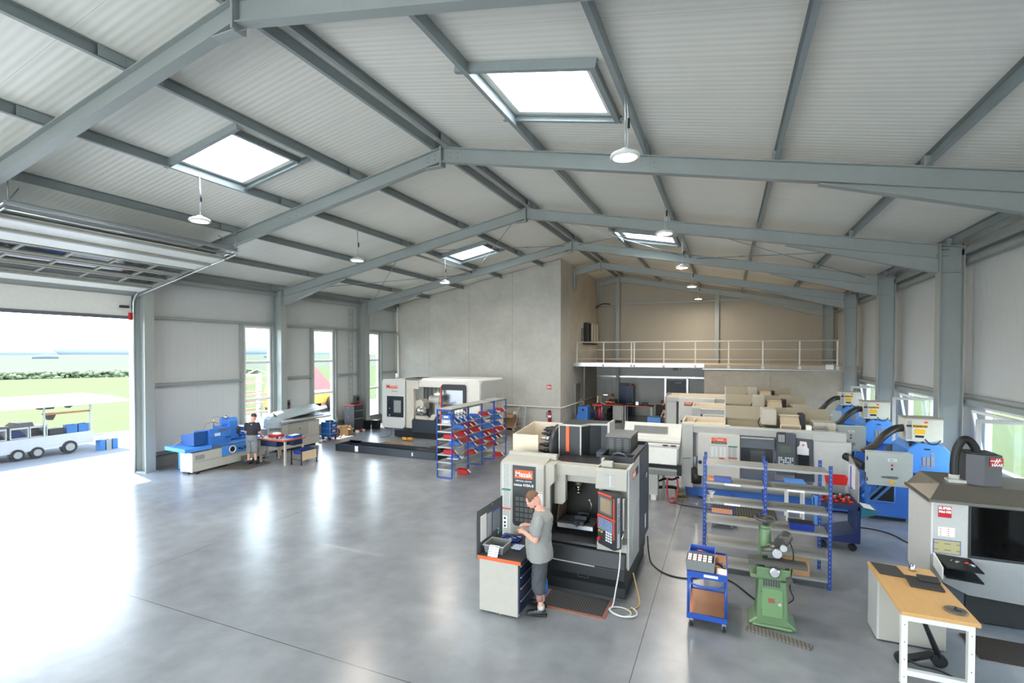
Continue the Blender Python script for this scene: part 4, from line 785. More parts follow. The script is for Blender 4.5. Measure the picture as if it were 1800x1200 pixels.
rr=random.Random(5)
for k in range(6):
    x=2.85+.05*k; y=Y0-.16-.02*(k%3)
    solo('metal_part',MB().cyl((x,y,.893),(x+rr.uniform(-.04,.05),y+rr.uniform(-.06,.06),.90),.016,n=10),STEEL if k!=4 else RED,'%s bright part from the left on the black shelf of the compact mill'%['first','second','third','fourth','small red fifth','last'][k],'part',base=(x,y,.89),group='parts on the mill shelf')
# ---------------------------------------------------------------- wooden bench and cabinet in front of the mill
w=thing('wooden_bench','long wooden topped bench on white metal legs at the lower right corner','workbench',(2.22,7.6,0))
P(w,'bench_top',MB().box((1.85,6.92,.825),(2.56,8.40,.87)),WOOD,bev=.003)
for x in(1.87,2.47): 
    l=P(w,'leg',MB().box((x,6.97,0),(x+.06,7.04,.825)),WHITE,bev=.003)
    hl=MB()
    for z in(.1,.3,.5,.7): hl.cyl((x+.03,6.968,z),(x+.03,6.972,z),.006,n=8)
    child_of(l,'bolt_holes',hl,DARK)
P(w,'top_rail',MB().box((1.93,6.97,.75),(2.47,7.03,.81)),WHITE); P(w,'lower_rail',MB().box((1.93,6.97,.12),(2.47,7.03,.18)),WHITE,label='white lower rail with bolt holes')
P(w,'foot_bar',MB().box((1.88,6.98,0),(2.52,7.02,.02)),GREYBOX)
c=P(w,'side_cabinet',MB().box((1.885,7.93,.02),(2.59,8.38,.82)),CREAM,bev=.004); child_of(c,'cabinet_side_lip',MB().box((1.86,7.93,.02),(1.885,8.38,.82)),LGREY)
solo('black_mat',MB()._a([(1.88,8.37,.873),(2.17,8.35,.873),(2.19,7.95,.873),(1.90,7.98,.873),(1.88,8.37,.88),(2.17,8.35,.88),(2.19,7.95,.88),(1.90,7.98,.88)],[(0,1,2,3),(4,5,6,7),(0,1,5,4),(1,2,6,5),(2,3,7,6),(3,0,4,7)]),M('mat_dark',(62,62,60),.7),'thin black mat at the far left corner of the wooden bench','mat',base=(2,8.1,.87))
solo('steel_cone',MB().lathe((2.33,8.28,.872),[(.045,0),(.04,.03),(.03,.07),(.02,.09),(.0,.09)]),CHROME,'small chrome cone at the back of the wooden bench','part',base=(2.33,8.28,.87))
solo('tool_wallet',MB().obox((2.33,7.84,.885),(.34,.34,.025),(0,0,-4)).obox((2.40,7.93,.915),(.22,.16,.02),(4,0,-4)),M('wallet_dark',(48,48,46),.65),'folded dark pouch lying on the middle of the wooden bench','pouch',base=(2.33,7.84,.87),bev=.006)
t=thing('turntable_disc','round flat grey steel disc with a centre pin, near corner of the wooden bench','disc',(2.44,7.15,.87)); P(t,'disc',MB().lathe((2.42,7.16,.872),[(.0,0),(.105,0),(.11,.008),(.105,.014),(.0,.016)],n=32),M('disc_grey',(112,110,104),.4,.5)); P(t,'pin',MB().cyl((2.42,7.16,.888),(2.42,7.16,.92),.01).beam((2.40,7.16,.895),(2.46,7.12,.895),.012,.008),BLACK)
t=thing('kick_scooter','black folded kick scooter leaning under the wooden bench','scooter',(2.3,7.5,0))
P(t,'handlebar',MB().tube([(2.02,7.35,.72),(2.12,7.42,.78),(2.22,7.45,.76),(2.3,7.5,.77)],.025).ell((2.15,7.42,.74),(.11,.05,.05)),BLACK); P(t,'stem',MB().tube([(2.16,7.43,.74),(2.25,7.5,.5),(2.40,7.55,.12)],[.03,.026,.034]),BLACK); P(t,'reflector',MB().ell((2.175,7.41,.66),(.015,.012,.02)),ORANGE)
P(t,'deck',MB().beam((2.36,7.6,.12),(2.02,7.45,.06),.1,.035),BLACK); P(t,'wheel',MB().cyl((2.40,7.52,.08),(2.40,7.58,.08),.08),RUBBER); P(t,'wheel',MB().cyl((2.0,7.42,.07),(2.0,7.48,.07),.07),RUBBER)
P(t,'cable',MB().tube(spline([(1.97,7.3,.3),(2.0,7.35,.15),(2.15,7.4,.05),(2.35,7.4,.03),(2.5,7.3,.02)]),.012),BLACK)
solo('chrome_handwheel',MB().lathe((2.43,7.6,.66),[(.07,0),(.06,.015),(.03,.03),(.02,.07),(0,.07)]).cyl((2.43,7.6,.73),(2.43,7.6,.825),.012),CHROME,'small chrome knob hanging beneath the wooden bench top','knob',base=(2.43,7.6,.66))
solo('floor_grating',MB().box((2.93,7.95,0),(3.9,8.55,.02)),striped('grating_dark',(58,50,42),(36,32,28),0,.05,.5,axis2=1,pitch2=.05,duty2=.6),'dark slotted mat on the floor before the compact mill','mat',base=(3.4,8.25,0))
# ================================================================ row of turning centres on the right
def logo(root,x,y,z,w=.36,sub='QUICK TURN NEXUS 250'):
    child_of(root,'logo_plate',MB().box((x-w/2,y-.008,z),(x+w/2,y,z+.1)),ORANGE); child_of(root,'name_plate',MB().box((x-w/2,y-.008,z-.055),(x+w/2,y,z)),NAVY)
    text(root,'logo_lettering','Mazak',.085,(x,y-.011,z+.052),mat=PAPER,bold=.001); text(root,'lettering',sub,.026,(x,y-.011,z-.028),mat=PAPER)
CHBE=M('enclosure_beige',(158,149,128),.45,noise=.05)
def lathe_machine(yf,label,big=False):
    y=yf; t=thing('turning_centre',label,'lathe',(.8,y+.9,0),group='turning centres in a row')
    x0,x1=-1.06,2.74; top=1.92
    P(t,'machine_base',MB().box((-.65,y+.12,.04),(2.74,y+1.5,.34)).box((-1.0,y+.3,.0),(-.65,y+1.5,.3)),M('base_blue',(64,116,200),.42) if not big else MIDG)
    if not big: P(t,'headstock_casing',MB().tray((x0,y,.28),(-.78,y+1.5,top+.02),.03),LGREY,bev=.01)
    else:
        P(t,'headstock_casing',MB().box((-2.35,y+.05,.3),(-1.95,y+1.5,1.85)),LGREY,bev=.01); P(t,'end_plate',MB().prism([(y+.1,.3),(y+.1,1.9),(y+.5,2.0),(y+1.5,2.0),(y+1.5,.3)],'x',-2.42,-2.35),M('rust_trim',(160,140,130),.6))
    P(t,'headstock_top',MB().tray((x0 if not big else -2.3,y+.05,top-.1),(.0,y+1.4,top+.07),.025),BEIGEL,bev=.006)
    xl=-.66 if not big else -1.85
    fp=P(t,'front_panel',MB().prism(rrect(xl,.62,.34 if not big else -.42,1.73 if not big else 1.9,.03,corners=(0,0,1,1)),'y',y-.06,y+.05),M('panel_warm',(208,205,198),.4),bev=.015)
    if big: logo(fp,-1.45,y-.06,1.62); child_of(fp,'door_knob',MB().cyl((-1.72,y-.09,.9),(-1.72,y-.06,.9),.05),BLACK); child_of(fp,'door_slot',MB().box((-.95,y-.065,1.4),(-.87,y-.06,1.62)),BLACK)
    else:
        logo(fp,-.15,y-.06,1.54)
        child_of(fp,'notice_sheet',MB().box((-.36,y-.064,1.15),(-.18,y-.06,1.4)).box((-.14,y-.064,1.15),(.02,y-.06,1.4)),TXTW); child_of(fp,'notice_strip',MB().box((.07,y-.064,.95),(.28,y-.06,1.45)),TXT)
        child_of(fp,'green_band',MB().box((.07,y-.068,1.42),(.28,y-.062,1.45)),M('band_green')); child_of(fp,'red_band',MB().box((.07,y-.068,1.13),(.28,y-.062,1.16)).box((-.15,y-.068,1.1),(-.02,y-.062,1.13)).box((-.38,y-.066,1.06),(-.18,y-.062,1.08)),M('band_red'))
        child_of(fp,'door_knob',MB().cyl((-.6,y-.1,.98),(-.6,y-.06,.98),.045),BLACK)
    P(t,'top_beam',MB().prism([(y+.02,1.72),(y-.0,1.9),(y+.06,top),(y+.25,top),(y+.25,1.72)],'x',-.8 if not big else -2.35,2.62),LGREY,bev=.012)
    P(t,'top_front_band',MB().box((-.8,y+.04,.3),(2.62,y+.1,.62)),M('lower_grey',(152,154,152),.45),bev=.005)
    dr=P(t,'sliding_door',MB().box((.35,y+.02,.66),(1.12,y+.06,1.71)),MIDG,bev=.004)
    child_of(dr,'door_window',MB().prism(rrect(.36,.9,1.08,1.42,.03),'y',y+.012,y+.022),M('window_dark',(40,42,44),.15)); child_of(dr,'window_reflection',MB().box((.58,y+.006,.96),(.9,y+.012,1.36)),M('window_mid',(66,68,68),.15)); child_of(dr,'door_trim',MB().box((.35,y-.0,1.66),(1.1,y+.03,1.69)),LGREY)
    cp=P(t,'control_panel',MB().prism(rrect(1.15,.84,1.56,1.86,.03),'y',y-.12,y+.04),M('control_slate',(76,80,88),.42),bev=.01)
    child_of(cp,'keypad_block',MB().box((1.17,y-.15,1.62),(1.34,y-.12,1.88)),M('keypad_black',(36,38,40),.4)); k=MB()
    for r in range(6):
        for c in range(4): k.box((1.185+c*.036,y-.158,1.65+r*.03),(1.208+c*.036,y-.15,1.668+r*.03))
    child_of(cp,'keys',k,WHITE); child_of(cp,'screen',MB().prism(rrect(1.21,1.38,1.46,1.56,.02),'y',y-.128,y-.12),M('screen_green',(92,104,92),.2)); k=MB()
    for r in range(5):
        for c in range(7):
            if (r*7+c)%5: k.box((1.19+c*.048,y-.13,1.04+r*.05),(1.225+c*.048,y-.12,1.075+r*.05))
    child_of(cp,'buttons',k,M('button_pale',(206,212,214),.45)); child_of(cp,'indicator_lamps',MB().cyl((1.22,y-.13,.95),(1.22,y-.12,.95),.02).cyl((1.34,y-.13,.95),(1.34,y-.12,.95),.018).cyl((1.44,y-.13,.95),(1.44,y-.12,.95),.018),ORANGE)
    P(t,'slate_panel',MB().prism([(1.56,.7),(1.98,.7),(1.93,1.72),(1.56,1.74)],'y',y+.0,y+.06),M('control_slate'),bev=.006)
    P(t,'dark_window',MB().prism(rrect(1.62,1.06,1.86,1.34,.02),'y',y-.01,y+.001),M('window_dark')); P(t,'holder_box',MB().box((1.58,y-.16,.92),(1.9,y-.01,1.06)),WHITE,bev=.008)
    if not big: P(t,'pinned_sheet',MB().prism([(1.6,1.35),(1.85,1.33),(1.85,1.5),(1.82,1.52),(1.8,1.66),(1.66,1.67),(1.65,1.56),(1.6,1.52)],'y',y-.008,y-.002),PAPER); P(t,'sheet_emblem',MB().cyl((1.73,y-.01,1.58),(1.73,y-.008,1.58),.025,n=8),ORANGE)
    P(t,'rear_cabinet',MB().box((1.95,y+.02,.5),(2.72,y+1.5,1.70)),M('cab_white',(200,199,194),.42),bev=.008); P(t,'cabinet_top',MB().box((1.93,y-.0,1.70),(2.62,y+1.2,1.86)),LGREY,bev=.008)
    P(t,'cabinet_door',MB().prism(rrect(2.13,.62,2.66,1.6,.02),'y',y+.008,y+.022),M('cab_white'))
    # open top: slanted back casing
    P(t,'back_casing',MB().prism([(y+1.35,1.7),(y+1.30,2.0),(y+1.40,2.33),(y+1.46,2.33),(y+1.5,1.7)],'x',-.02,2.5),CHBE,bev=.01)
    P(t,'inner_slope',MB().prism([(y+.25,1.70),(y+.25,1.74),(y+.9,1.66),(y+1.33,1.95),(y+1.33,1.7)],'x',0,2.5),CHBE); P(t,'side_wall',MB().prism([(y+.25,1.7),(y+.25,1.93),(y+1.3,2.05),(y+1.4,2.33),(y+1.46,2.33),(y+1.46,1.7)],'x',-.04,-.0),LGREY)
    P(t,'turret_cover',MB().box((.85,y+.55,1.95),(1.2,y+1.2,2.36)),M('turret_beige',(184,178,162),.45),bev=.02); P(t,'turret_body',MB().box((1.0,y+.5,1.72),(1.22,y+1.1,1.95)),BLACK); P(t,'turret_cable',MB().tube(spline([(.82,y+.6,2.12),(.78,y+.55,2.0),(.85,y+.5,1.88),(.95,y+.5,1.8)]),.014),BLACK)
    dm=P(t,'drive_housing',MB().prism([(y+.5,1.86),(y+.42,1.95),(y+.42,2.0),(y+.8,2.2),(y+.85,2.2),(y+1.0,1.86)],'x',1.28,1.72),M('drive_tan',(192,178,150),.45),bev=.01); child_of(dm,'drive_frame',MB().rframe((1.27,y+.40,1.84),(1.73,y+.44,2.0),.025,'y'),BEIGEL); child_of(dm,'drive_lid',MB().box((1.27,y+.75,2.19),(1.73,y+.86,2.21)),BEIGEL); child_of(dm,'chain_guard',MB().box((1.73,y+.55,1.86),(1.84,y+1.1,2.25)),BLACK)
    P(t,'cable_duct',MB().tube([(1.9,y+.25,1.98),(2.2,y+.25,1.98)]+arc((2.2,y+.25,1.92),.07,90,-90,8)+[(1.55,y+.25,1.86)],.035),GREYBOX); P(t,'duct_box',MB().box((1.82,y+.18,1.86),(1.93,y+.34,2.03)),WHITE,bev=.006)
    P(t,'upper_box',MB().box((2.02,y+.55,1.84),(2.5,y+1.2,2.08)),M('turret_beige'),bev=.015); P(t,'upper_box_edge',MB().box((2.28,y+.54,1.85),(2.295,y+1.2,2.085)),WARMG)
    if not big:
        P(t,'ceramic_light',MB().ell((.02,y+.1,1.94),(.1,.04,.02)),PAPER); P(t,'foot_switch',MB().box((.5,y-.25,.0),(.62,y-.1,.06)),YELLOW)
        P(t,'chip_tray',MB().tray((.0,y-.05,.38),(2.4,y+.15,.5),.015),M('lower_grey')); P(t,'coolant_pump',MB().cyl((-.7,y+.05,.4),(-.7,y+.05,.65),.13).box((-.82,y-.05,.62),(-.6,y+.12,.8)),M('pump_black',(40,38,36),.5)); P(t,'gauge_pipe',MB().cyl((-.85,y-.02,1.05),(-1.1,y-.1,1.05),.012).cyl((-.73,y-.04,.85),(-.73,y-.04,1.1),.04),GALVD)
    return t
YL=(13.85,18.15,22.45)
lathe_machine(YL[0],'pale turning centre with dark window and control panel, nearest of its row'); lathe_machine(YL[1],'pale turning centre in the middle of the row, open beige top visible'); lathe_machine(YL[2],'tall turning centre nearest the back wall, wide panel with orange sign',True)
# bar feeder
t=thing('bar_feeder','long white bar feeder on legs left of the nearest turning centre','bar feeder',(-1.7,13.5,0)); y=13.3
P(t,'body',MB().prism([(y-.1,.80),(y-.1,.93),(y+.02,1.0),(y+.1,1.35),(y+.7,1.35),(y+.7,.65),(y,.65)],'x',-2.5,-1.1),M('feeder_grey',(170,172,170),.4),bev=.008)
P(t,'front_flap',MB().prism([(y-.10,.97),(y-.12,.97),(y-.02,1.36),(y+0,1.36)],'x',-2.5,-1.13),WHITE,bev=.004); P(t,'slot',MB().box((-2.5,y-.105,.86),(-1.12,y-.06,.95)),BLACK)
P(t,'open_lid',MB().prism([(y+.7,1.42),(y+.85,1.48),(y+1.0,1.84),(y+.97,1.87),(y+.8,1.53),(y+.66,1.45)],'x',-2.62,-1.1),M('lid_white',(226,224,216),.4)); P(t,'lid_recess',MB()._a([(-2.35,y+.83,1.60),(-1.45,y+.83,1.60),(-1.45,y+.93,1.78),(-2.35,y+.93,1.78),(-2.35,y+.805,1.605),(-1.45,y+.805,1.605),(-1.45,y+.905,1.785),(-2.35,y+.905,1.785)],[(0,1,2,3),(7,6,5,4),(0,4,5,1),(1,5,6,2),(2,6,7,3),(3,7,4,0)]),GREYBOX)
P(t,'channel_rail',MB().box((-2.5,y+.35,1.35),(-1.1,y+.45,1.40)).box((-2.5,y+.6,1.4),(-1.1,y+.66,1.46)),WHITE); P(t,'channel_slot',MB().box((-2.5,y+.5,1.35),(-1.12,y+.6,1.37)),BLACK); P(t,'bar_clamps',MB().ell((-1.45,y+.3,1.38),(.08,.03,.02)).ell((-1.25,y+.3,1.38),(.08,.03,.02)),DARK)
for x in(-2.3,-1.72): l=P(t,'leg',MB().box((x-.1,y+.0,.12),(x+.12,y+.25,.66)),LGREY,bev=.006); child_of(l,'foot',MB().box((x-.05,y-.02,0),(x+.08,y+.2,.13)),WHITE)
P(t,'rear_leg',MB().box((-1.52,y+.3,0),(-1.46,y+.4,.66)),GALVD)
P(t,'end_bracket',MB().box((-1.12,y-.1,.7),(-1.02,y+.1,.98)),BLACK)
solo('red_hose',MB().tube(spline([(-1.35,y-.1,.62),(-1.36,y-.12,.3),(-1.3,y-.15,.06),(-1.22,y-.15,.03),(-1.14,y-.12,.12),(-1.1,y-.05,.4),(-1.12,y-.02,.62)]),.022),M('hose_red',(170,44,60),.4),'red hose hanging in a loop beneath the white bar feeder','hose',base=(-1.25,y,0))
solo('black_hoses',MB().tube(spline([(-1.6,y+.2,.45),(-1.45,y+.3,.5),(-1.25,y+.1,.55),(-1.1,y+.2,.6)]),.03).tube(spline([(-1.7,y+.5,.2),(-1.3,y+.5,.25),(-1.0,y+.45,.2)]),.045),RUBBER,'thick black hoses running between bar feeder and nearest turning centre','hose',base=(-1.4,y+.3,0))
solo('floor_motor',MB().cyl((-1.2,y+.45,.1),(-.95,y+.5,.1),.1).box((-1.15,y+.4,.18),(-1.0,y+.55,.26)).box((-1.3,y+.3,0),(-.9,y+.6,.03)),M('pump_brass',(120,112,88),.5,.3),'small dull brass pump on the floor under the hoses','pump',base=(-1.1,y+.5,0))
solo('thin_cable',MB().tube(spline([(-1.2,y-.1,.012),(-.9,y-.25,.012),(-.5,y-.3,.012),(-.2,y-.35,.012)]),.01),RUBBER,'thin black cable on the floor by the blue machine base','cable',base=(-.8,y,0))
# ---------------------------------------------------------------- blue conveyors with mist filters
MORD=['nearest','middle','farthest']
for k,yl in enumerate(YL):
    dy=yl-YL[0]; y=13.95+dy*1.0
    t=thing('chip_conveyor','%s blue chip conveyor unit with chamfered hood by the right wall'%MORD[k],'conveyor',(3.9,y,0),group='blue chip conveyors')
    P(t,'conveyor_base',MB().prism([(2.75,.1),(3.8,.08),(3.8,.9),(3.0,.9),(2.75,.5)],'y',y-.22,y+.9),M('base_blue'),bev=.01); P(t,'plinth',MB().box((2.77,y-.15,0),(3.75,y+.8,.09)),NAVY)
    P(t,'inspection_window',MB().prism([(3.05,.45),(3.5,.45),(3.5,.85),(3.22,.85)],'y',y-.24,y-.22),BLACK); P(t,'inspection_frame',MB().tube([(3.03,y-.235,.43),(3.52,y-.235,.43),(3.52,y-.235,.87),(3.21,y-.235,.87)],.012,closed=True),M('frame_sky',(130,180,240),.4))
    P(t,'incline',MB().beam((2.85,y-.05,.45),(3.6,y+.3,1.25),.5,.25),SKY); P(t,'incline_rails',MB().beam((2.75,y-.2,.5),(3.4,y-.1,1.15),.05,.06).beam((2.95,y-.3,.45),(3.55,y-.15,1.1),.05,.06).beam((3.1,y-.33,.45),(3.65,y-.2,1.05),.04,.05),[M('rail_steel_blue',(92,130,180),.35,.4)])
    P(t,'hood_box',MB().prism([(3.9,1.10),(4.5,1.08),(4.62,1.2),(4.62,1.55),(4.45,1.74),(3.98,1.78),(3.80,1.62),(3.80,1.2)],'y',y-.05,y+1.1),SKY,bev=.01)
    P(t,'hood_support',MB().box((3.9,y+.2,0),(4.4,y+.9,1.1)),M('base_blue')); lg=P(t,'emblem',MB().box((4.07,y-.062,1.28),(4.13,y-.055,1.48)).box((4.145,y-.062,1.28),(4.205,y-.055,1.48)).box((4.22,y-.062,1.28),(4.28,y-.055,1.5)).cyl((4.25,y-.055,1.56),(4.25,y-.062,1.56),.035).box((4.04,y-.062,1.24),(4.28,y-.055,1.265)),M('emblem_silver',(168,172,176),.35,.5))
    P(t,'latch',MB().box((4.1,y-.07,1.64),(4.2,y-.05,1.665)),BLACK)
    e=P(t,'switch_cabinet',MB().box((2.83,y-1.05,.97),(3.62,y-.80,1.68)),M('cabinet_pale',(186,194,190),.4),bev=.008,label='pale grey switch cabinet with warning triangle')
    yc=y-1.05; child_of(e,'maker_plate',MB().box((3.18,yc-.006,1.5),(3.34,yc,1.56)),PAPER); text(e,'lettering','Murri',.04,(3.26,yc-.009,1.53),mat=M('band_green'))
    child_of(e,'red_button',MB().box((3.24,yc-.012,1.40),(3.275,yc,1.44)),RED); child_of(e,'black_button',MB().box((3.24,yc-.012,1.32),(3.275,yc,1.36)),BLACK); child_of(e,'plate',MB().box((3.08,yc-.005,1.14),(3.2,yc,1.18)).box((3.2,yc-.007,1.13),(3.36,yc,1.19)),STEEL)
    child_of(e,'main_switch',MB().cyl((3.26,yc-.03,1.06),(3.26,yc,1.06),.04).box((3.2,yc-.045,1.05),(3.28,yc-.03,1.07)),YELLOW); child_of(e,'warning_triangle',MB().prism([(3.46,1.0),(3.56,1.0),(3.51,1.08)],'y',yc-.006,yc),YELLOW); child_of(e,'hinge',MB().cyl((2.83,yc+.02,1.05),(2.83,yc+.02,1.12),.018).cyl((2.83,yc+.02,1.5),(2.83,yc+.02,1.58),.018),BLACK)
    P(t,'cabinet_arm',MB().beam((2.86,y-.85,.3),(2.86,y-.85,1.2),.06,.1,up=(0,1,0)).beam((2.86,y-.85,1.1),(3.1,y-.1,1.1),.08,.08).beam((3.5,y-.82,1.0),(3.5,y-.1,.9),.06,.06),M('base_blue'))
    P(t,'suction_pipe',MB().tube(spline([(2.5,y-.75,1.75),(2.65,y-.85,1.6),(2.85,y-.95,1.45)] if False else [(2.55,y-.3,1.42),(2.7,y-.5,1.36),(2.84,y-.7,1.28)]),.085,n=14),BLACK)
    P(t,'drive_motor',MB().cyl((2.65,y-.35,.75),(2.85,y-.35,.75),.1).box((2.66,y-.5,.45),(2.84,y-.3,.68)),DKBLUE)
    f=thing('mist_filter','%s white mist filter box with yellow stickers on a blue conveyor hood'%MORD[k],'filter',(4.05,y+.35,1.8),group='mist filters'); z0,z1=1.81,2.31
    P(f,'filter_body',MB().box((3.78,y,z0),(4.45,y+.6,z1)),M('filter_white',(214,214,202),.4),bev=.008); P(f,'filter_lid',MB().box((3.76,y-.01,z1),(4.46,y+.61,z1+.025)),WARMG)
    d=P(f,'front_door',MB().box((3.88,y-.015,z0+.03),(4.18,y,z1-.02)),M('filter_white')); child_of(d,'name_sticker',MB().box((3.9,y-.02,2.12),(4.16,y-.014,2.19)),M('sticker_yellow',(246,206,60),.5)); text(d,'lettering','ELBARON',.06,(4.03,y-.022,2.155),mat=BLACK,bold=.002)
    child_of(d,'warning_sticker',MB().box((3.93,y-.02,1.98),(4.12,y-.014,2.09)),YELLOW); child_of(d,'type_plate',MB().box((3.94,y-.02,1.9),(4.1,y-.014,1.95)),BLACK)
    P(f,'control_strip',MB().box((3.79,y-.012,z0+.04),(3.87,y,z1-.03)),M('strip_silver',(170,170,172),.4)); P(f,'black_handle',MB().box((3.78,y-.04,2.14),(3.87,y-.01,2.18)),BLACK); P(f,'switch',MB().box((4.1,y-.03,2.23),(4.16,y,2.27)),ORANGE)
    P(f,'drain_hose',MB().tube(spline([(4.12,y-.02,1.87),(4.2,y-.05,1.78),(4.32,y-.05,1.78),(4.4,y-.02,1.86)]),.012),BLACK); 
    for xx in(3.88,4.1): P(f,'stand_leg',MB().box((xx-.02,y+.05,1.60),(xx+.02,y+.1,1.81)),BLACK)
    P(f,'intake_hose',MB().tube(spline([(2.95,y-.1,1.50),(3.15,y-.08,1.66),(3.35,y-.04,1.9),(3.58,y+.1,2.05),(3.80,y+.25,2.08)],6),.085,n=14),M('hose_black',(44,44,42),.45))
for nm,o_ in [(o.name,o) for o in COL.objects if o.parent is None and (o.name.startswith('chip_conveyor') or o.name.startswith('mist_filter'))]:
    o_.location.x+=(0,.1,.28)[int(nm[-3:]) if nm[-3:].isdigit() else 0]
# ---------------------------------------------------------------- empty shelving right
t=thing('empty_shelving','blue perforated post shelving with empty grey shelves in front of the turning centres','shelving',(.6,9.5,0))
for x,yy in((-.33,9.3),(.62,9.3),(1.55,9.3),(1.47,9.75),(-.33,9.75),(.62,9.75)):
    h_=2.0
    p=P(t,'post',MB().box((x-.025,yy-.004,0),(x+.025,yy,h_)).box((x-.025,yy,0),(x-.021,yy+.03,h_)).box((x+.021,yy,0),(x+.025,yy+.03,h_)),M('post_blue',(22,62,140),.4))
    hl=MB(); 
    for q in range(26): hl.cyl((x,yy-.0045,.08+q*.074),(x,yy-.0065,.08+q*.074),.008,n=6)
    child_of(p,'holes',hl,M('hole_grey',(170,178,190),.6))
for z in(.14,.50,.88,1.22,1.56,1.88):
    for x0,x1 in((-.31,.60),(.64,1.53)):
        s_=P(t,'shelf',MB().box((x0,9.31,z),(x1,9.74,z+.006)).box((x0,9.305,z-.03),(x1,9.31,z+.006)).box((x0,9.74,z-.03),(x1,9.745,z+.006)),SHELF)
        if z in(1.22,1.56): child_of(s_,'label_holder',MB().box((x0+.3,9.298,z-.03),(x0+.55,9.304,z)),PAPER)
t=thing('blue_bin','blue crate with black mat on it, on the middle right shelf of the empty shelving','bin',(1.2,9.5,.886)); P(t,'bin_body',MB().tray((.98,9.36,.887),(1.35,9.62,1.0),.01,taper=.015),M('tray_blue')); P(t,'cover',MB().box((.99,9.37,.99),(1.34,9.61,1.0)),BLACK)
solo('blue_white_box',MB().box((-.18,9.4,1.567),(.1,9.6,1.62)).box((-.28,9.4,1.567),(-.18,9.6,1.61),1),[M('box_blue',(52,90,180),.5),M('box_orange',(232,150,100),.6)],'blue and orange boxes on the upper left shelf of the empty shelving','box',base=(0,9.5,1.57))
solo('funnel',MB().lathe((-.22,9.5,1.228),[(.02,0),(.02,.06),(.06,.12),(.065,.13),(.0,.12)]),WHITE,'white funnel on the third shelf of the empty shelving','funnel',base=(-.2,9.5,1.22))
# ---------------------------------------------------------------- big blue tool trolley
t=thing('tool_trolley','large dark blue trolley with red tool holders, behind the empty shelving','trolley',(2.05,11.6,0))
P(t,'side_panel',MB().box((2.32,11.3,.16),(2.38,12.1,.88)),M('trolley_navy',(26,46,96),.4),bev=.01); P(t,'frame_tray',MB().prism([(1.7,.16),(2.32,.16),(2.32,.36),(1.72,.2)],'y',11.3,12.1),M('trolley_navy')); P(t,'tool_shelf',MB().tray((1.68,11.3,.8),(2.36,12.1,.9),.015),M('trolley_navy'))
P(t,'holder_shelf',MB().box((1.70,11.32,.88),(2.33,12.08,.9)),DARK)
for k in range(4): P(t,'caster',MB().cyl(((1.76,2.26)[k%2],(11.36,12.0)[k//2]-.03,.07),((1.76,2.26)[k%2],(11.36,12.0)[k//2]+.03,.07),.07).box(((1.76,2.26)[k%2]-.03,(11.36,12.0)[k//2]-.03,.12),((1.76,2.26)[k%2]+.03,(11.36,12.0)[k//2]+.03,.17)),RUBBER)
P(t,'push_handle',MB().tube([(1.66,11.3,.92),(1.6,11.3,1.02),(1.58,11.3,.95),(1.6,11.3,.8)],.014).box((1.62,11.28,.45),(1.68,11.32,1.0)),SKY); P(t,'back_panel',MB()._a([(2.2,11.3,1.0),(2.32,11.28,.95),(2.32,11.28,1.58),(2.08,11.32,1.84),(2.2,11.32,1.0),(2.32,11.3,.95),(2.32,11.3,1.58),(2.08,11.34,1.84)],[(0,1,2,3),(7,6,5,4),(0,4,5,1),(1,5,6,2),(2,6,7,3),(3,7,4,0)]) if False else MB().prism([(1.1+10.2,.95),(12.1,.95),(12.1,1.72),(11.3,1.55)],'x',2.33,2.35),M('screen_alu',(166,168,168),.35,.4))
P(t,'hanging_papers',MB().box((2.31,11.55,1.15),(2.33,11.75,1.6)).box((2.31,11.85,1.1),(2.33,12.05,1.55)),TXTW); P(t,'ring_binder',MB().box((2.3,11.78,1.1),(2.33,11.83,1.55)),BINB)
P(t,'writing_tray',MB().prism([(2.38,.86),(2.66,.82),(2.62,.76),(2.38,.66)],'y',11.28,11.75),TEAL); P(t,'paper_sheet',MB().beam((2.42,11.5,.868),(2.6,11.5,.84),.36,.004),PAPER)
for r in range(3):
    for c in range(5):
        x,yy=1.78+c*.115,11.42+r*.17
        tt=thing('tool_holder','red sleeve tool holder on the blue trolley','tool holder',(x,yy,.9),group='red tool holders on the blue trolley'); P(tt,'sleeve',MB().cyl((x,yy,.901),(x,yy,.95),.034,n=10),RED); P(tt,'tool',MB().cyl((x,yy,.95),(x,yy,.99),.022,n=8),STEEL if (r+c)%2 else BLACK)
t=thing('red_bin','large red open bin hanging above the tool holders of the blue trolley','bin',(2.1,11.9,1.1)); P(t,'bin_body',MB().tray((1.92,12.0,1.10),(2.3,12.25,1.27),.012,taper=.02),RED)
P(t,'bin_hook',MB().box((1.95,12.25,1.12),(2.3,12.27,.7)),GALV)
t=thing('spray_bottle','clear bottle with green label standing on the trolley before the red bin','bottle',(1.97,11.9,.9)); P(t,'bottle_body',MB().lathe((1.97,11.92,.901),[(.035,0),(.037,.12),(.03,.17),(.013,.2),(.013,.24)]),BOTTLE); P(t,'bottle_label',MB().lathe((1.97,11.92,.93),[(.0375,0),(.0375,.08)]),M('label_green',(60,150,70),.5)); P(t,'cap',MB().cyl((1.97,11.92,1.141),(1.97,11.92,1.17),.015),M('label_green'))
t=thing('small_blue_cart','light blue frame cart between turning centre and tool trolley','cart',(1.45,12.9,0))
P(t,'frame',MB().box((1.28,12.8,0),(1.32,12.84,.85)).box((1.6,12.8,0),(1.64,12.84,.85)).box((1.28,12.8,.3),(1.64,12.84,.34)).box((1.28,12.8,.81),(1.64,12.84,.85)).box((1.28,13.2,0),(1.32,13.24,.85)).box((1.6,13.2,0),(1.64,13.24,.85)),WHITE); P(t,'top_board',MB().box((1.26,12.78,.85),(1.66,13.26,.88)),SKY)
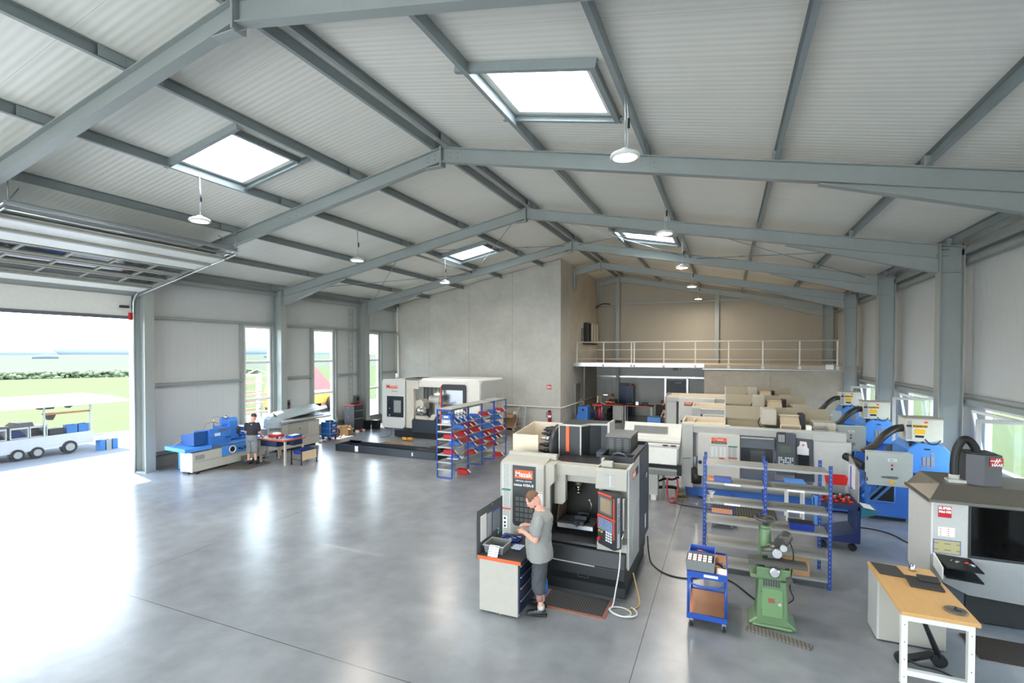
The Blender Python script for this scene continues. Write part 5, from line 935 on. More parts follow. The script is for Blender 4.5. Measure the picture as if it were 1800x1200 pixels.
solo('lathe_mat',MB().box((-.3,12.75,0),(1.1,13.5,.025)),striped('duckboard_dark',(92,88,80),(56,54,50),0,.06,.4,rough=.8),'dark duckboard mat on the floor before the nearest turning centre','mat',base=(.4,13.1,0))
t=thing('step_box','small blue and brown box cart under the empty shelving, by the mat','cart',(-.05,11.9,0)); P(t,'box_body',MB().tray((-.28,11.7,.12),(.18,12.1,.32),.015),BLUE); P(t,'board',MB().box((-.27,11.71,.30),(.17,12.09,.318)),PLY)
for x in(-.22,.12): P(t,'caster',MB().cyl((x,11.74,.05),(x+.03,11.74,.05),.05),GREYBOX)
P(t,'upright',MB().box((.15,11.7,.3),(.18,11.74,.8)),BLUE)
solo('yellow_block',MB().box((.3,12.15,0),(.48,12.35,.12)),YELLOW,'small yellow block on the floor beside the blue step box','block',base=(.4,12.2,0),bev=.01)
solo('floor_cable',MB().tube(spline([(2.5,12.9,.012),(2.9,12.9,.012),(3.2,12.7,.012),(3.35,12.3,.012),(3.5,12.0,.012)]),.012),RUBBER,'thin black cable on the floor between trolley and compact mill','cable',base=(3,12.6,0))
# ---------------------------------------------------------------- small blue trolley
t=thing('service_trolley','small blue trolley with two brown boards and grey casters, left of the green grinder','trolley',(-.21,7.7,0))
for x,yy in((-.46,7.31),(.02,7.31),(-.46,8.12),(.02,8.12)): P(t,'corner_tube',MB().cyl((x,yy,.12),(x,yy,.78),.018,n=10),BLUE)
P(t,'upper_board',MB().box((-.46,7.32,.745),(.02,8.11,.76)),PLY); P(t,'upper_rim',MB().box((-.48,7.29,.70),(.04,7.31,.785)).box((-.48,8.12,.70),(.04,8.14,.785)).box((-.48,7.31,.70),(-.46,8.12,.785)).box((.02,7.31,.70),(.04,8.12,.785)),BLUE)
P(t,'lower_board',MB().box((-.46,7.32,.17),(.02,8.11,.185)),PLY); P(t,'lower_rim',MB().box((-.48,7.29,.13),(.04,7.31,.2)).box((-.48,8.12,.13),(.04,8.14,.2)).box((-.48,7.31,.13),(-.46,8.12,.2)).box((.02,7.31,.13),(.04,8.12,.2)),BLUE)
P(t,'push_handle',MB().tube(spline([(-.45,7.29,.68),(-.4,7.22,.64),(-.2,7.2,.63),(-.05,7.22,.64),(.0,7.29,.68)]),.014),BLUE); P(t,'name_label',MB().box((-.26,7.284,.73),(-.08,7.29,.765)),PAPER)
for x,yy in((-.42,7.34),(0,7.34),(-.42,8.08),(0,8.08)):
    c=P(t,'caster',MB().cyl((x-.018,yy,.05),(x+.018,yy,.05),.05),RUBBER); child_of(c,'caster_fork',MB().prism([(yy-.035,.12),(yy+.035,.12),(yy+.02,.05),(yy-.02,.05)],'x',x-.026,x+.026),M('fork_grey',(170,178,182),.4,.5))
t=thing('grey_parts_crate','grey crate full of small red and white boxes on the blue trolley','crate',(-.36,7.5,.76)); P(t,'crate_body',MB().tray((-.5,7.3,.79),(-.12,7.62,.93),.012,taper=.01),GREYBOX)
for r in range(3):
    for c in range(5): x,yy=-.475+c*.066,7.33+r*.085; tt=thing('small_carton','tiny red and white carton standing in the grey crate','carton',(x+.025,yy+.03,.9),group='small cartons in the grey crate'); P(tt,'carton_body',MB().box((x,yy,.845),(x+.05,yy+.06,.925)),M('carton_pink',(196,90,90),.6)); P(tt,'carton_top',MB().box((x,yy,.925),(x+.05,yy+.06,.93)),PAPER)
t=thing('blue_parts_crate','blue crate with dark parts behind the grey crate on the small trolley','crate',(-.34,7.85,.76)); P(t,'crate_body',MB().tray((-.48,7.68,.79),(-.12,7.97,.92),.012,taper=.01),M('crate_mid_blue',(58,96,190),.42)); P(t,'parts',MB().ell((-.3,7.8,.85),(.14,.1,.04),n=10,h=6),BLACK); P(t,'red_cap',MB().box((-.36,7.78,.88),(-.30,7.82,.9)),RED)
for k in range(4): solo('pliers',MB().tube([(-.1+.02*k,7.72-.02*k,.775+.008*k),(-.02,7.62+.03*k,.78+.008*k),(.0,7.55+.02*k,.778+.008*k)],.009).tube([(-.08+.02*k,7.76-.02*k,.775+.008*k),(-.0,7.6+.03*k,.78+.008*k)],.008),STEEL if k%2 else BLACK,'%s of the pliers heaped on the right of the small blue trolley'%['lowest','second lowest','third lowest','topmost'][k],'pliers',base=(-.05,7.7,.77),group='pliers on the blue trolley')
solo('white_sheet',MB().beam((-.1,7.42,.79),(.03,7.42,.787),.2,.003),PAPER,'blank white sheet on the front right of the small blue trolley','paper',base=(-.03,7.42,.78))
# ---------------------------------------------------------------- green tool grinder
g=thing('tool_grinder','old green tool grinder on a tall cabinet stand with a dark handwheel on top','grinder',(.62,7.9,0)); bx,by=.61,7.9
G2=GREEN
P(g,'pedestal',MB().prism([(bx-.3,.0),(bx+.3,.0),(bx+.3,.04),(bx+.2,.12),(bx+.175,.66),(bx-.175,.66),(bx-.2,.12),(bx-.3,.04)],'y',by-.2,by+.2).box((bx-.25,by-.24,0),(bx+.25,by+.24,.05)),G2,bev=.02)
d=P(g,'cabinet_door',MB().prism(rrect(bx-.13,.16,bx+.13,.55,.02),'y',by-.215,by-.2),M('door_green',(110,144,98),.4),bev=.006); child_of(d,'door_latch',MB().cyl((bx+.09,by-.235,.36),(bx+.09,by-.215,.36),.022),CREAM); child_of(d,'hinge',MB().box((bx-.14,by-.225,.46),(bx-.12,by-.2,.5)).box((bx-.14,by-.225,.2),(bx-.12,by-.2,.24)),G2); child_of(d,'faded_mark',MB().box((bx-.05,by-.218,.36),(bx+.03,by-.214,.42)),M('faded_red',(150,80,70),.7))
P(g,'name_plate',MB().box((bx-.12,by-.206,.58),(bx+.1,by-.2,.67)),striped('cast_plate',(92,100,88),(50,56,48),0,.03,.5))
P(g,'saddle',MB().box((bx-.2,by-.22,.68),(bx+.22,by+.2,.84)).box((bx-.28,by-.2,.66),(bx+.12,by+.1,.72)),G2,bev=.02)
P(g,'work_table',MB().box((bx-.3,by-.2,.89),(bx+.42,by-.03,.93)).box((bx-.3,by-.22,.87),(bx+.42,by-.2,.92)),M('cast_dark',(82,80,76),.45,.4),bev=.004)
P(g,'cross_slide',MB().box((bx-.1,by-.2,.84),(bx+.16,by+.1,.9)).box((bx-.06,by-.1,.93),(bx+.1,by+.02,1.0)).box((bx-.14,by-.12,.98),(bx+.02,by+.0,1.05)),M('oily_grey',(96,96,92),.4,.5),bev=.01)
hw=P(g,'front_handwheel',MB().lathe((bx+.02,by-.29,.8),[(.05,0),(.07,.01),(.07,.03),(.02,.04),(.02,.09)],n=20,axis='y'),STEEL); P(g,'crank',MB().cyl((bx+.2,by-.28,.72),(bx+.2,by-.2,.72),.04).cyl((bx+.28,by-.3,.68),(bx+.28,by-.22,.68),.02).beam((bx+.2,by-.28,.72),(bx+.28,by-.28,.68),.02,.02),M('cast_dark'))
P(g,'column',MB().cyl((bx-.08,by+.08,.84),(bx-.08,by+.08,1.3),.09,.075,n=20).cyl((bx-.08,by+.08,1.3),(bx-.08,by+.08,1.34),.085,n=20).box((bx-.08,by-.0,.95),(bx+.08,by+.1,1.1)),G2,bev=.01)
tw=P(g,'top_handwheel',MB().tube(arc((bx-.08,by+.08,1.43),.125,0,360,24,'xy')[:-1],.014,closed=True).beam((bx-.2,by+.08,1.43),(bx+.04,by+.08,1.43),.02,.012).beam((bx-.08,by-.04,1.43),(bx-.08,by+.2,1.43),.02,.012).cyl((bx-.08,by+.08,1.33),(bx-.08,by+.08,1.45),.03),M('cast_dark')); child_of(tw,'crank_grip',MB().cyl((bx-.18,by+.12,1.43),(bx-.18,by+.12,1.52),.012),BLACK)
P(g,'motor',MB().cyl((bx+.1,by-.08,1.15),(bx+.2,by+.12,1.2),.085,n=18).box((bx+.12,by-.08,1.2),(bx+.22,by+.0,1.26)),M('cast_dark')); P(g,'belt_pulley',MB().cyl((bx+.14,by-.12,1.1),(bx+.14,by-.06,1.1),.045).cyl((bx+.06,by-.14,1.02),(bx+.06,by-.06,1.02),.06),STEEL)
P(g,'workhead',MB().ell((bx+.04,by-.02,1.04),(.09,.07,.07)).cyl((bx-.14,by-.1,1.04),(bx+.1,by-.1,1.07),.028),M('oily_grey')); P(g,'motor_cable',MB().tube(spline([(bx+.22,by-.02,1.2),(bx+.27,by-.02,1.0),(bx+.26,by+.02,.8),(bx+.24,by+.05,.5),(bx+.28,by+.0,.38),(bx+.22,by+.0,.3)]),.009),BLACK)
t=thing('carton_box','open brown carton on the bottom shelf of the empty shelving','carton',(1.05,9.5,.15)); P(t,'carton_shell',MB().tray((.78,9.36,.147),(1.28,9.7,.45),.01),CARD)
for k,(x,w_) in enumerate(((.92,.03),(1.03,.04),(1.14,.03))): P(t,'print_mark',MB().box((x,9.354,.28),(x+w_,9.36,.33)),BLACK)
solo('duckboard',MB().prism([(.27,7.50),(1.02,7.30),(1.06,7.42),(.32,7.66)],'z',0,.03),striped('duckboard_grey',(112,106,98),(82,78,72),0,.045,.4,rough=.8),'brownish grey slatted foot grating in front of the green grinder','grating',base=(.6,7.4,0),bev=.005)
# ================================================================ cylindrical grinder by the left wall (axis along the wall)
t=thing('cylindrical_grinder','long blue and grey cylindrical grinding machine beside the left wall','grinder',(-15.6,12,0))
GX=-15.32
P(t,'machine_bed',MB().prism([(10.36,.05),(10.36,.66),(13.2,.66),(13.2,.12)],'x',-15.85,GX),M('bed_grey',(178,178,168),.42),bev=.01); P(t,'bed_end',MB().box((-15.87,10.34,.05),(GX+.01,10.37,.66)),M('bed_white',(206,208,206),.42))
P(t,'bed_seam',MB().box((GX,10.4,.36),(GX+.004,13.2,.365)),DARK); P(t,'rating_plate',MB().box((GX,10.45,.42),(GX+.006,10.75,.56)),M('plate_grey',(140,140,142),.5))
for y in(10.3,10.42): P(t,'levelling_shoe',MB().box((GX-.35 if y<10.4 else GX-.1,y-.02,0),(GX-.1 if y<10.4 else GX+.1,y+.1,.06)),BLACK)
P(t,'bed_foot',MB().box((-15.8,11.4,0),(-15.4,11.6,.06)).box((-15.8,12.9,0),(-15.4,13.1,.14)),BLACK)
P(t,'table_guard',MB().prism([(-16.25,.74),(-15.28,.70),(-15.28,.80),(-15.36,.82),(-16.25,.86)],'y',10.1,10.98),M('guard_blue',(72,142,226),.4),bev=.006); P(t,'coolant_tank',MB().box((-16.4,10.62,.02),(-15.9,11.1,.72)),M('tank_blue',(84,156,232),.4),bev=.01)
P(t,'slide_table',MB().box((-15.9,10.9,.72),(-15.42,13.1,.80)).box((-15.85,10.9,.66),(-15.35,13.0,.72),1),[SKY,MIDG],bev=.005)
w=P(t,'splash_guard',MB().prism([(-16.0,.8),(-15.36,.8),(-15.33,1.05),(-15.38,1.32),(-15.42,1.32),(-15.37,1.05),(-15.4,.84),(-16.0,.84)],'y',10.97,11.72).prism([(-16.1,.8),(-15.34,.8),(-15.38,1.32),(-16.1,1.22)],'y',10.96,10.98),M('guard_mid_blue',(58,116,196),.35),bev=.004)
child_of(w,'guard_sticker',MB().box((-15.345,11.12,1.06),(-15.335,11.32,1.17)),M('sticker_pale',(190,214,236),.5)); child_of(w,'guard_window',MB().box((-15.385,11.3,1.2),(-15.35,11.58,1.27)),MIDG); child_of(w,'guard_grip',MB().box((-15.34,11.5,.98),(-15.32,11.66,.995)),DARK)
P(t,'end_guard',MB().prism([(-16.1,.84),(-15.45,.84),(-15.45,1.28),(-16.1,1.15)],'y',10.5,10.96),M('guard_deep_blue',(24,78,138),.45),bev=.01)
P(t,'wheel_head',MB().box((-16.1,11.6,.85),(-15.6,12.2,1.3)).cyl((-15.9,11.75,1.42),(-15.7,12.2,1.42),.16,n=20).box((-15.95,11.85,1.28),(-15.6,12.15,1.48)),M('head_blue',(66,130,214),.38),bev=.015); P(t,'head_hose',MB().tube(spline([(-16.1,11.2,1.2),(-16.0,11.3,1.42),(-15.9,11.5,1.46),(-15.8,11.6,1.4)]),.018),M('hose_tan',(180,150,120),.5))
P(t,'work_lamp',MB().tube([(-15.7,11.35,1.35),(-15.7,11.35,1.68),(-15.6,11.62,1.62)],.012).cyl((-15.58,11.66,1.66),(-15.52,11.74,1.6),.05,.075,n=16),CHROME)
P(t,'grinding_wheel',MB().cyl((-15.75,12.12,1.12),(-15.75,12.2,1.12),.2,n=24),M('wheel_dark',(60,60,60),.6)); P(t,'tail_stock',MB().box((-15.8,12.55,.8),(-15.5,12.9,1.02)).cyl((-15.65,12.3,.98),(-15.65,12.6,.98),.04),SKY,bev=.01); P(t,'rear_guard',MB().box((-16.1,12.3,.82),(-15.95,12.9,1.2)),M('guard_mid_blue')); P(t,'side_guard',MB().prism([(12.3,.86),(12.85,.86),(12.85,1.25),(12.6,1.12),(12.3,1.0)],'x',-15.42,-15.40),M('guard_mid_blue'))
P(t,'white_covers',MB().beam((-15.9,12.3,1.25),(-15.6,12.6,1.18),.3,.02).beam((-15.7,12.35,1.05),(-15.5,12.7,1.03),.25,.02),WHITE)
f=P(t,'front_fascia',MB().prism([(11.35,.37),(12.75,.47),(12.75,.70),(11.35,.70)],'x',GX,GX+.02),M('fascia_blue',(74,140,220),.4))
for y in(11.7,12.38):
    hw=P(t,'handwheel',MB().lathe((GX+.04,y,.56),[(.05,0),(.125,.0),(.135,.02),(.125,.04),(.1,.03),(.09,.01)],n=24,axis='x'),M('rim_white',(210,210,205),.4)); child_of(hw,'wheel_hub',MB().cyl((GX+.03,y,.56),(GX+.06,y,.56),.09,n=16),BLACK)
P(t,'control_levers',MB().box((GX+.02,11.95,.52),(GX+.05,12.0,.57)).box((GX+.02,12.05,.5),(GX+.05,12.1,.54)).beam((GX+.05,11.95,.56),(GX+.05,12.1,.52),.02,.02).box((GX+.02,12.18,.5),(GX+.03,12.26,.6)),BLACK)
P(t,'name_plate',MB().box((GX,12.05,.1),(GX+.006,12.4,.26)),striped('maker_print',(150,150,140),(50,50,50),2,.05,.5)); P(t,'push_button_box',MB().box((GX-.0,12.95,.6),(GX+.14,13.25,.8)),M('tan_panel',(200,190,160),.5))
P(t,'feeler_hose',MB().tube(spline([(-16.1,10.3,.86),(-16.0,10.5,1.0),(-15.95,10.7,.98),(-16.0,10.8,.9)]),.014),M('hose_tan'))
P(t,'stanchion',MB().cyl((-14.95,12.75,.05),(-14.85,12.8,1.25),.018).tube(arc((-14.85,12.8,1.25),.05,0,180,8,'yz'),.012).box((-15.05,12.7,0),(-14.85,12.9,.04)),GALVD)
solo('grinder_mat',MB().prism([(-15.25,11.1),(-14.3,11.45),(-14.45,12.5),(-15.25,12.6)],'z',0,.02),M('mat_brown_grey',(86,80,74),.85),'dark floor mat under the man at the blue grinder','mat',base=(-14.8,11.9,0))
# ---------------------------------------------------------------- bench and small cart
t=thing('work_table','cream framed work table with red brown edged top, right of the blue grinder','table',(-14.1,12.8,0))
P(t,'table_top',MB().box((-14.85,12.35,.81),(-13.62,13.25,.86)),M('top_grey',(168,166,160),.5)); P(t,'front_edge',MB().box((-13.62,12.35,.81),(-13.60,13.25,.86)).box((-14.85,12.33,.81),(-13.6,12.35,.86)),M('edge_red_brown',(176,76,52),.5))
for x,y in((-13.66,12.42),(-13.66,13.18),(-14.8,12.42),(-14.8,13.18)): P(t,'leg',MB().box((x-.03,y-.03,0),(x+.03,y+.03,.81)),CREAM)
P(t,'drawer_unit',MB().box((-14.75,12.37,.6),(-14.0,12.9,.81)),M('drawer_navy'),bev=.004); P(t,'drawer_unit',MB().box((-13.85,12.75,.62),(-13.64,13.2,.81)),M('drawer_navy'),bev=.004); P(t,'brace',MB().cyl((-14.8,12.42,.2),(-14.3,12.5,.78),.012).cyl((-14.8,12.42,.2),(-14.8,13.1,.2),.012),GALV)
t=thing('red_case','red case with white cloth on it, on the work table','case',(-14.45,12.75,.86)); P(t,'case_body',MB().box((-14.65,12.6,.862),(-14.25,12.95,.96)),M('case_red',(190,40,46),.4),bev=.01); P(t,'white_cloth',MB().ell((-14.45,12.78,.98),(.18,.14,.05),n=12,h=6),PAPER)
t=thing('blue_document_box','open blue box with white papers at the right of the work table','box',(-13.85,12.95,.86)); P(t,'box_body',MB().tray((-14.0,12.75,.862),(-13.65,13.15,.95),.012),BLUE); P(t,'papers',MB().beam((-13.82,12.8,.945),(-13.82,13.1,.955),.25,.01),PAPER)
t=thing('bottle','clear bottle standing between the red case and the blue box','bottle',(-14.1,12.7,.86)); P(t,'bottle_body',MB().lathe((-14.1,12.7,.862),[(.03,0),(.03,.15),(.012,.2),(.012,.24)]),BOTTLE)
for k in range(4): solo('metal_piece',MB().cyl((-14.3+.1*k,12.45+.02*k,.862),(-14.3+.1*k,12.45+.02*k,.88+.02*k),.025,n=10),[MIDG,STEEL,BLACK,STEEL][k],['grey round piece leftmost on the work table front','low bright round piece on the work table front','black round piece on the work table front','tall bright piece rightmost on the work table front'][k],'part',base=(-14.3+.1*k,12.45,.86),group='pieces on the work table')
t=thing('bin_cart','small black framed cart holding a blue tray and a wooden side, before the work table','cart',(-13.35,12.9,0))
for x,y in((-13.57,12.6),(-13.14,12.62),(-13.57,13.3),(-13.14,13.3)): P(t,'leg',MB().box((x-.015,y-.015,.05),(x+.015,y+.015,.5)),BLACK); P(t,'caster',MB().cyl((x-.012,y,.03),(x+.012,y,.03),.03),BLACK)
P(t,'top_frame',MB().box((-13.58,12.59,.49),(-13.13,12.61,.51)).box((-13.58,13.29,.49),(-13.13,13.31,.51)).box((-13.15,12.6,.49),(-13.13,13.3,.51)).box((-13.58,12.6,.49),(-13.56,13.3,.51)),BLACK); P(t,'blue_tray',MB().tray((-13.54,12.63,.36),(-13.17,13.27,.5),.01,taper=.03),M('tray_blue')); P(t,'side_board',MB().box((-13.14,12.64,.16),(-13.125,13.28,.46)),M('board_tan',(206,186,150),.5)); P(t,'lower_frame',MB().box((-13.58,12.59,.18),(-13.13,12.61,.2)),BLACK)
for k in range(2): solo('drinks_bottle',MB().lathe((-15.05+.0*k,13.35+.12*k,0),[(.035,0),(.035,.18),(.014,.24),(.014,.27)]),[M('bottle_brown',(96,60,44),.4),M('bottle_peach',(214,160,130),.4)][k],('brown','peach coloured')[k]+' bottle on the floor behind the work table legs','bottle',base=(-15.05,13.35+.12*k,0))
# ---------------------------------------------------------------- long cabinet with curved cover
t=thing('hooded_machine','long grey machine cabinet with open curved hood and rounded pale end cover','machine tool',(-16,15,0))
P(t,'cabinet',MB().box((-16.3,14.05,.08),(-15.6,15.95,1.05)),M('cabinet_warm_grey',(176,176,168),.42),bev=.01); P(t,'cabinet_panel',MB().prism(rrect(14.35,.5,15.35,1.0,.02),'x',-15.6,-15.59),M('cabinet_panel_grey',(160,160,152),.42)); P(t,'cabinet_seam',MB().box((-15.6,14.1,.42),(-15.594,15.95,.426)),DARK); P(t,'knob',MB().ell((-15.58,14.9,.8),(.02,.03,.03)),M('knob_brown',(120,90,60),.5))
for y in(14.3,15.7): P(t,'foot',MB().box((-16.2,y-.08,0),(-15.65,y+.08,.08)),BLACK)
P(t,'sloping_table',MB().prism([(-16.4,1.2),(-15.5,1.1),(-15.45,1.16),(-16.4,1.26)],'y',13.95,16.5),M('table_pale',(188,190,188),.4)); P(t,'open_well',MB().prism([(-16.3,1.262),(-15.65,1.19),(-15.65,1.2),(-16.3,1.272)],'y',14.7,16.3),M('well_dark',(84,92,96),.5))
P(t,'hood',MB()._a([(-16.42,13.9,1.25),(-16.42,16.6,1.25),(-16.5,14.4,1.45),(-16.35,16.4,1.62),(-15.9,14.2,1.27),(-15.85,16.3,1.52),(-15.8,14.1,1.2),(-15.5,16.0,1.46)],[(0,1,3,2),(2,3,5,4),(4,5,7,6)]),M('hood_grey',(160,166,164),.35)); 
hh=[o for o in COL.objects if o.name.startswith('hood') and o.parent==t][0]; k=hh.modifiers.new('s','SOLIDIFY'); k.thickness=.02
P(t,'hood_rails',MB().cyl((-16.2,14.8,1.3),(-15.9,16.3,1.34),.015).cyl((-16.0,14.8,1.27),(-15.7,16.3,1.3),.015),ALU); P(t,'yellow_knob',MB().ell((-15.95,15.5,1.36),(.02,.03,.04)),M('knob_brass'))
P(t,'end_cover',MB().prism([(13.45,.98),(13.5,1.32)]+[(13.5+.95*i/8,1.42-.42*(i/8)**2) for i in range(1,9)]+[(14.3,.9)],'x',-15.9,-15.62),M('cover_pale_blue',(186,204,218),.38),bev=.01); P(t,'end_box',MB().box((-16.3,13.5,.1),(-15.75,14.05,.95)),M('box_pale',(190,198,202),.42))
# ---------------------------------------------------------------- blue drawer cart, clutter, tool chest
t=thing('drawer_cart','blue drawer cart with two label windows on casters, by the left wall','cart',(-16,17,0))
P(t,'cart_body',MB().box((-16.25,16.72,.14),(-15.75,17.15,.78)),M('cart_blue',(40,120,214),.4),bev=.006); P(t,'front_face',MB().box((-15.75,16.73,.16),(-15.74,17.14,.76)),M('cart_front',(24,66,140),.4))
for z in(.36,.6): P(t,'label_window',MB().box((-15.74,16.85,z),(-15.73,17.02,z+.08)),LGREY); P(t,'edge_band',MB().box((-16.26,16.71,z-.08),(-15.73,17.16,z-.065)),WARMG)
P(t,'top_bag',MB().ell((-16.0,16.95,.82),(.22,.17,.05)),BLACK); P(t,'corner_rail',MB().cyl((-15.75,16.72,.1),(-15.75,16.72,.98),.012).cyl((-15.75,17.15,.1),(-15.75,17.15,.98),.012),WARMG)
for x in(-16.2,-15.8):
    for y in(16.78,17.1): P(t,'caster',MB().cyl((x-.015,y,.05),(x+.015,y,.05),.05).box((x-.02,y-.03,.09),(x+.02,y+.03,.14)),BLACK)
ch=thing('tool_chest','tall black tool chest with red trim and stacked drawers by the left wall','tool chest',(-16.6,19.3,0))
P(ch,'chest_body',MB().box((-16.95,18.95,.12),(-16.35,19.6,1.28)),M('chest_black',(60,62,66),.45),bev=.006); P(ch,'red_top_trim',MB().box((-16.97,18.93,1.28),(-16.33,19.62,1.31)),M('trim_red',(200,60,50),.4))
for z in(.3,.72,1.16): P(ch,'red_badge',MB().cyl((-16.7,18.945,z),(-16.7,18.955,z),.035,n=12),M('trim_red'))
for k,z in enumerate((.18,.3,.42,.54,.66,.78,.92,1.04,1.16)): P(ch,'drawer',MB().box((-16.35,18.99,z),(-16.335,19.56,z+.1)),M('drawer_charcoal',(44,46,50),.4))
for z in(.62,1.0): P(ch,'handle_bar',MB().box((-16.335,19.0,z),(-16.31,19.55,z+.03)),ALU)
for y in(19.05,19.5): P(ch,'caster',MB().cyl((-16.45,y-.02,.06),(-16.45,y+.02,.06),.06).cyl((-16.85,y-.02,.06),(-16.85,y+.02,.06),.06),BLACK)
solo('box_row',MB().box((-16.3,18.95,0),(-16.15,19.1,.1)).box((-16.3,19.15,0),(-16.15,19.3,.1)).box((-16.3,19.35,0),(-16.15,19.5,.1)),PAPER,'low white blocks on the floor at the foot of the tool chest','blocks',base=(-16.2,19.2,0)) if False else None
for k in range(3): solo('white_block',MB().box((-16.3,18.95+.2*k,0),(-16.15,19.08+.2*k,.1)),[PAPER,M('trim_red'),PAPER][k],['nearest white','middle red','farthest white'][k]+' low block at the foot of the black tool chest','block',base=(-16.2,19+.2*k,0),group='blocks at the tool chest')
t=thing('flat_bag','black bag lying on top of the tool chest','bag',(-16.6,19.4,1.31)); P(t,'bag_body',MB().ell((-16.62,19.35,1.35),(.22,.22,.04)),BLACK)
# crumpled cartons
for k,(x,y,w_,d_,h_,r_) in enumerate(((-16.55,17.75,.4,.5,.45,10),(-16.2,18.1,.35,.3,.3,40),(-16.4,18.55,.4,.35,.28,-20))):
    q=thing('open_carton','%s brown carton heaped between blue drawer cart and tool chest'%['tallest','small front','crumpled far'][k],'carton',(x,y,0),group='cartons by the left wall')
    a=R(r_); m_=MB().tray((-w_/2,-d_/2,0),(w_/2,d_/2,h_),.012); m_.beam((-w_/2,0,h_),(-w_/2-.15,0,h_+.08),d_,.01).beam((w_/2,0,h_),(w_/2+.12,0,h_-.06),d_,.01); m_.v=[(x+p[0]*math.cos(a)-p[1]*math.sin(a),y+p[0]*math.sin(a)+p[1]*math.cos(a),p[2]) for p in m_.v]; P(q,'carton_shell',m_,CARD)
solo('teal_sheet',MB().ell((-16.6,17.7,.62),(.2,.25,.12),n=8,h=5,rot=(20,10,30)),M('sheet_teal',(120,214,196),.5),'crumpled turquoise plastic sheet on the tallest brown carton','plastic sheet',base=(-16.6,17.7,.5))
solo('paper_roll',MB().cyl((-16.3,18.6,.36),(-16.0,18.3,.3),.05,n=12),CARD,'rolled brown paper on top of the carton heap','roll',base=(-16.2,18.4,.3))
for k,(x,y,s_) in enumerate(((-15.85,15.95+.3,.1),(-15.7,16.35,.07),(-16.0,16.5,.08),(-15.9,17.5,.08),(-16.0,17.85,.06))): solo('litter',MB().ell((x,y,s_*.5),(s_,s_*.8,s_*.5),n=8,h=5,rot=(0,0,k*40)),[PAPER,M('litter_red',(170,50,60),.5),PAPER,CARD,PAPER][k],['white rag nearest the hooded machine','dark red rag left of the blue drawer cart','white rag behind the dark red rag','brown scrap right of the blue drawer cart','white scrap by the cartons'][k],'rag',base=(x,y,0))
# bins right of tool chest
for k,(x,y,c_) in enumerate(((-16.5,20.0,BLACK),(-16.1,20.25,BLACK),(-15.85,20.75,M('bucket_charcoal',(50,52,56),.45)))):
    q=thing('waste_bin','%s dark waste bin beside the tool chest'%['left wide','middle','right tall round'][k],'bin',(x,y,0)); 
    if k<2: P(q,'bin_body',MB().tray((x-.18,y-.15,0),(x+.18,y+.15,.42+.03*k),.012,taper=.02),c_)
    else: P(q,'bin_body',MB().lathe((x,y,0),[(.11,0),(.14,.5),(.13,.5),(.10,.02)],n=20),c_)
    P(q,'bin_liner',MB().box((x-.15,y-.12,.40),(x+.15,y+.12,.45)) if k<2 else MB().cyl((x,y,.49),(x,y,.52),.14),PAPER if k else DARK)
t=thing('wall_ladder','narrow steel ladder fixed vertically to the left wall beside the fourth frame','ladder',(XL,19.6,0))
P(t,'side_rails',MB().box((XL+.14,19.62,.6),(XL+.17,19.65,6.0)).box((XL+.14,19.9,.6),(XL+.17,19.93,6.0)),GALV)
for k in range(18): P(t,'rung',MB().cyl((XL+.155,19.65,.8+.29*k),(XL+.155,19.9,.8+.29*k),.012,n=8),GALVD)
for k,(y,z,l_) in enumerate(((15.82,1.5,'on the left wall just behind the third column'),(20.2,1.35,'on the left wall above the tool chest'))):
    q=thing('socket_box','dark socket box with hanging plug '+l_,'socket',(XL+.1,y,z)); P(q,'housing',MB().box((XL-.01,y-.1,z-.1),(XL+.22,y+.1,z+.28)),M('socket_slate',(90,100,110),.45)); P(q,'covers',MB().box((XL+.22,y-.08,z+.05),(XL+.25,y-.01,z+.2)).box((XL+.22,y+.01,z+.05),(XL+.25,y+.08,z+.2)),BLACK); P(q,'plug_lead',MB().tube(spline([(XL+.24,y,z-.1),(XL+.3,y+.02,z-.3),(XL+.26,y+.05,z-.5)]),.02),BLACK); P(q,'red_plug',MB().cyl((XL+.25,y,z-.02),(XL+.25,y,z-.14),.04),RED)
# ================================================================ large white machining centre, back left
t=thing('large_turning_mill','large white multi-tasking machining centre with open door, by the left back wall','machine tool',(-12,19.8,0)); Y=18.6
P(t,'body',MB().prism([(-14.3,.5),(-14.3,2.6),(-13.2,2.66),(-9.6,2.68)]+[(-9.6+.14*math.sin(R(a)),2.54+.14*math.cos(R(a))) for a in(30,60,90)]+[(-9.46,.3),(-12.9,.3)],'y',Y+1.0,Y+2.45),M('white_casing',(222,220,212),.38),bev=.01)
P(t,'right_block',MB().prism([(-10.1,.85),(-9.6,.85),(-9.46,.9),(-9.46,2.54),(-9.5,2.64),(-9.6,2.68),(-10.1,2.68)],'y',Y+.02,Y+1.0),M('white_casing'),bev=.01); P(t,'side_cover',MB().prism([(Y+.1,.85),(Y+.1,2.5),(Y+.2,2.6),(Y+2.3,2.6),(Y+2.4,2.5),(Y+2.4,.85)],'x',-9.46,-9.43),M('side_grey',(196,196,190),.4)); P(t,'side_hatch',MB().box((-9.43,Y+1.6,1.2),(-9.42,Y+2.2,2.0)),LGREY)
P(t,'roof_beam',MB().prism([(Y+.1,2.3),(Y+.1,2.6),(Y+.2,2.68),(Y+1.0,2.68),(Y+1.0,2.3)],'x',-13.2,-10.1),M('white_casing'),bev=.01)
fd=P(t,'front_door_panel',MB().prism(rrect(-14.4,.42,-13.18,2.62,.14),'y',Y-.06,Y+.3),M('door_casing',(206,206,202),.38),bev=.02)
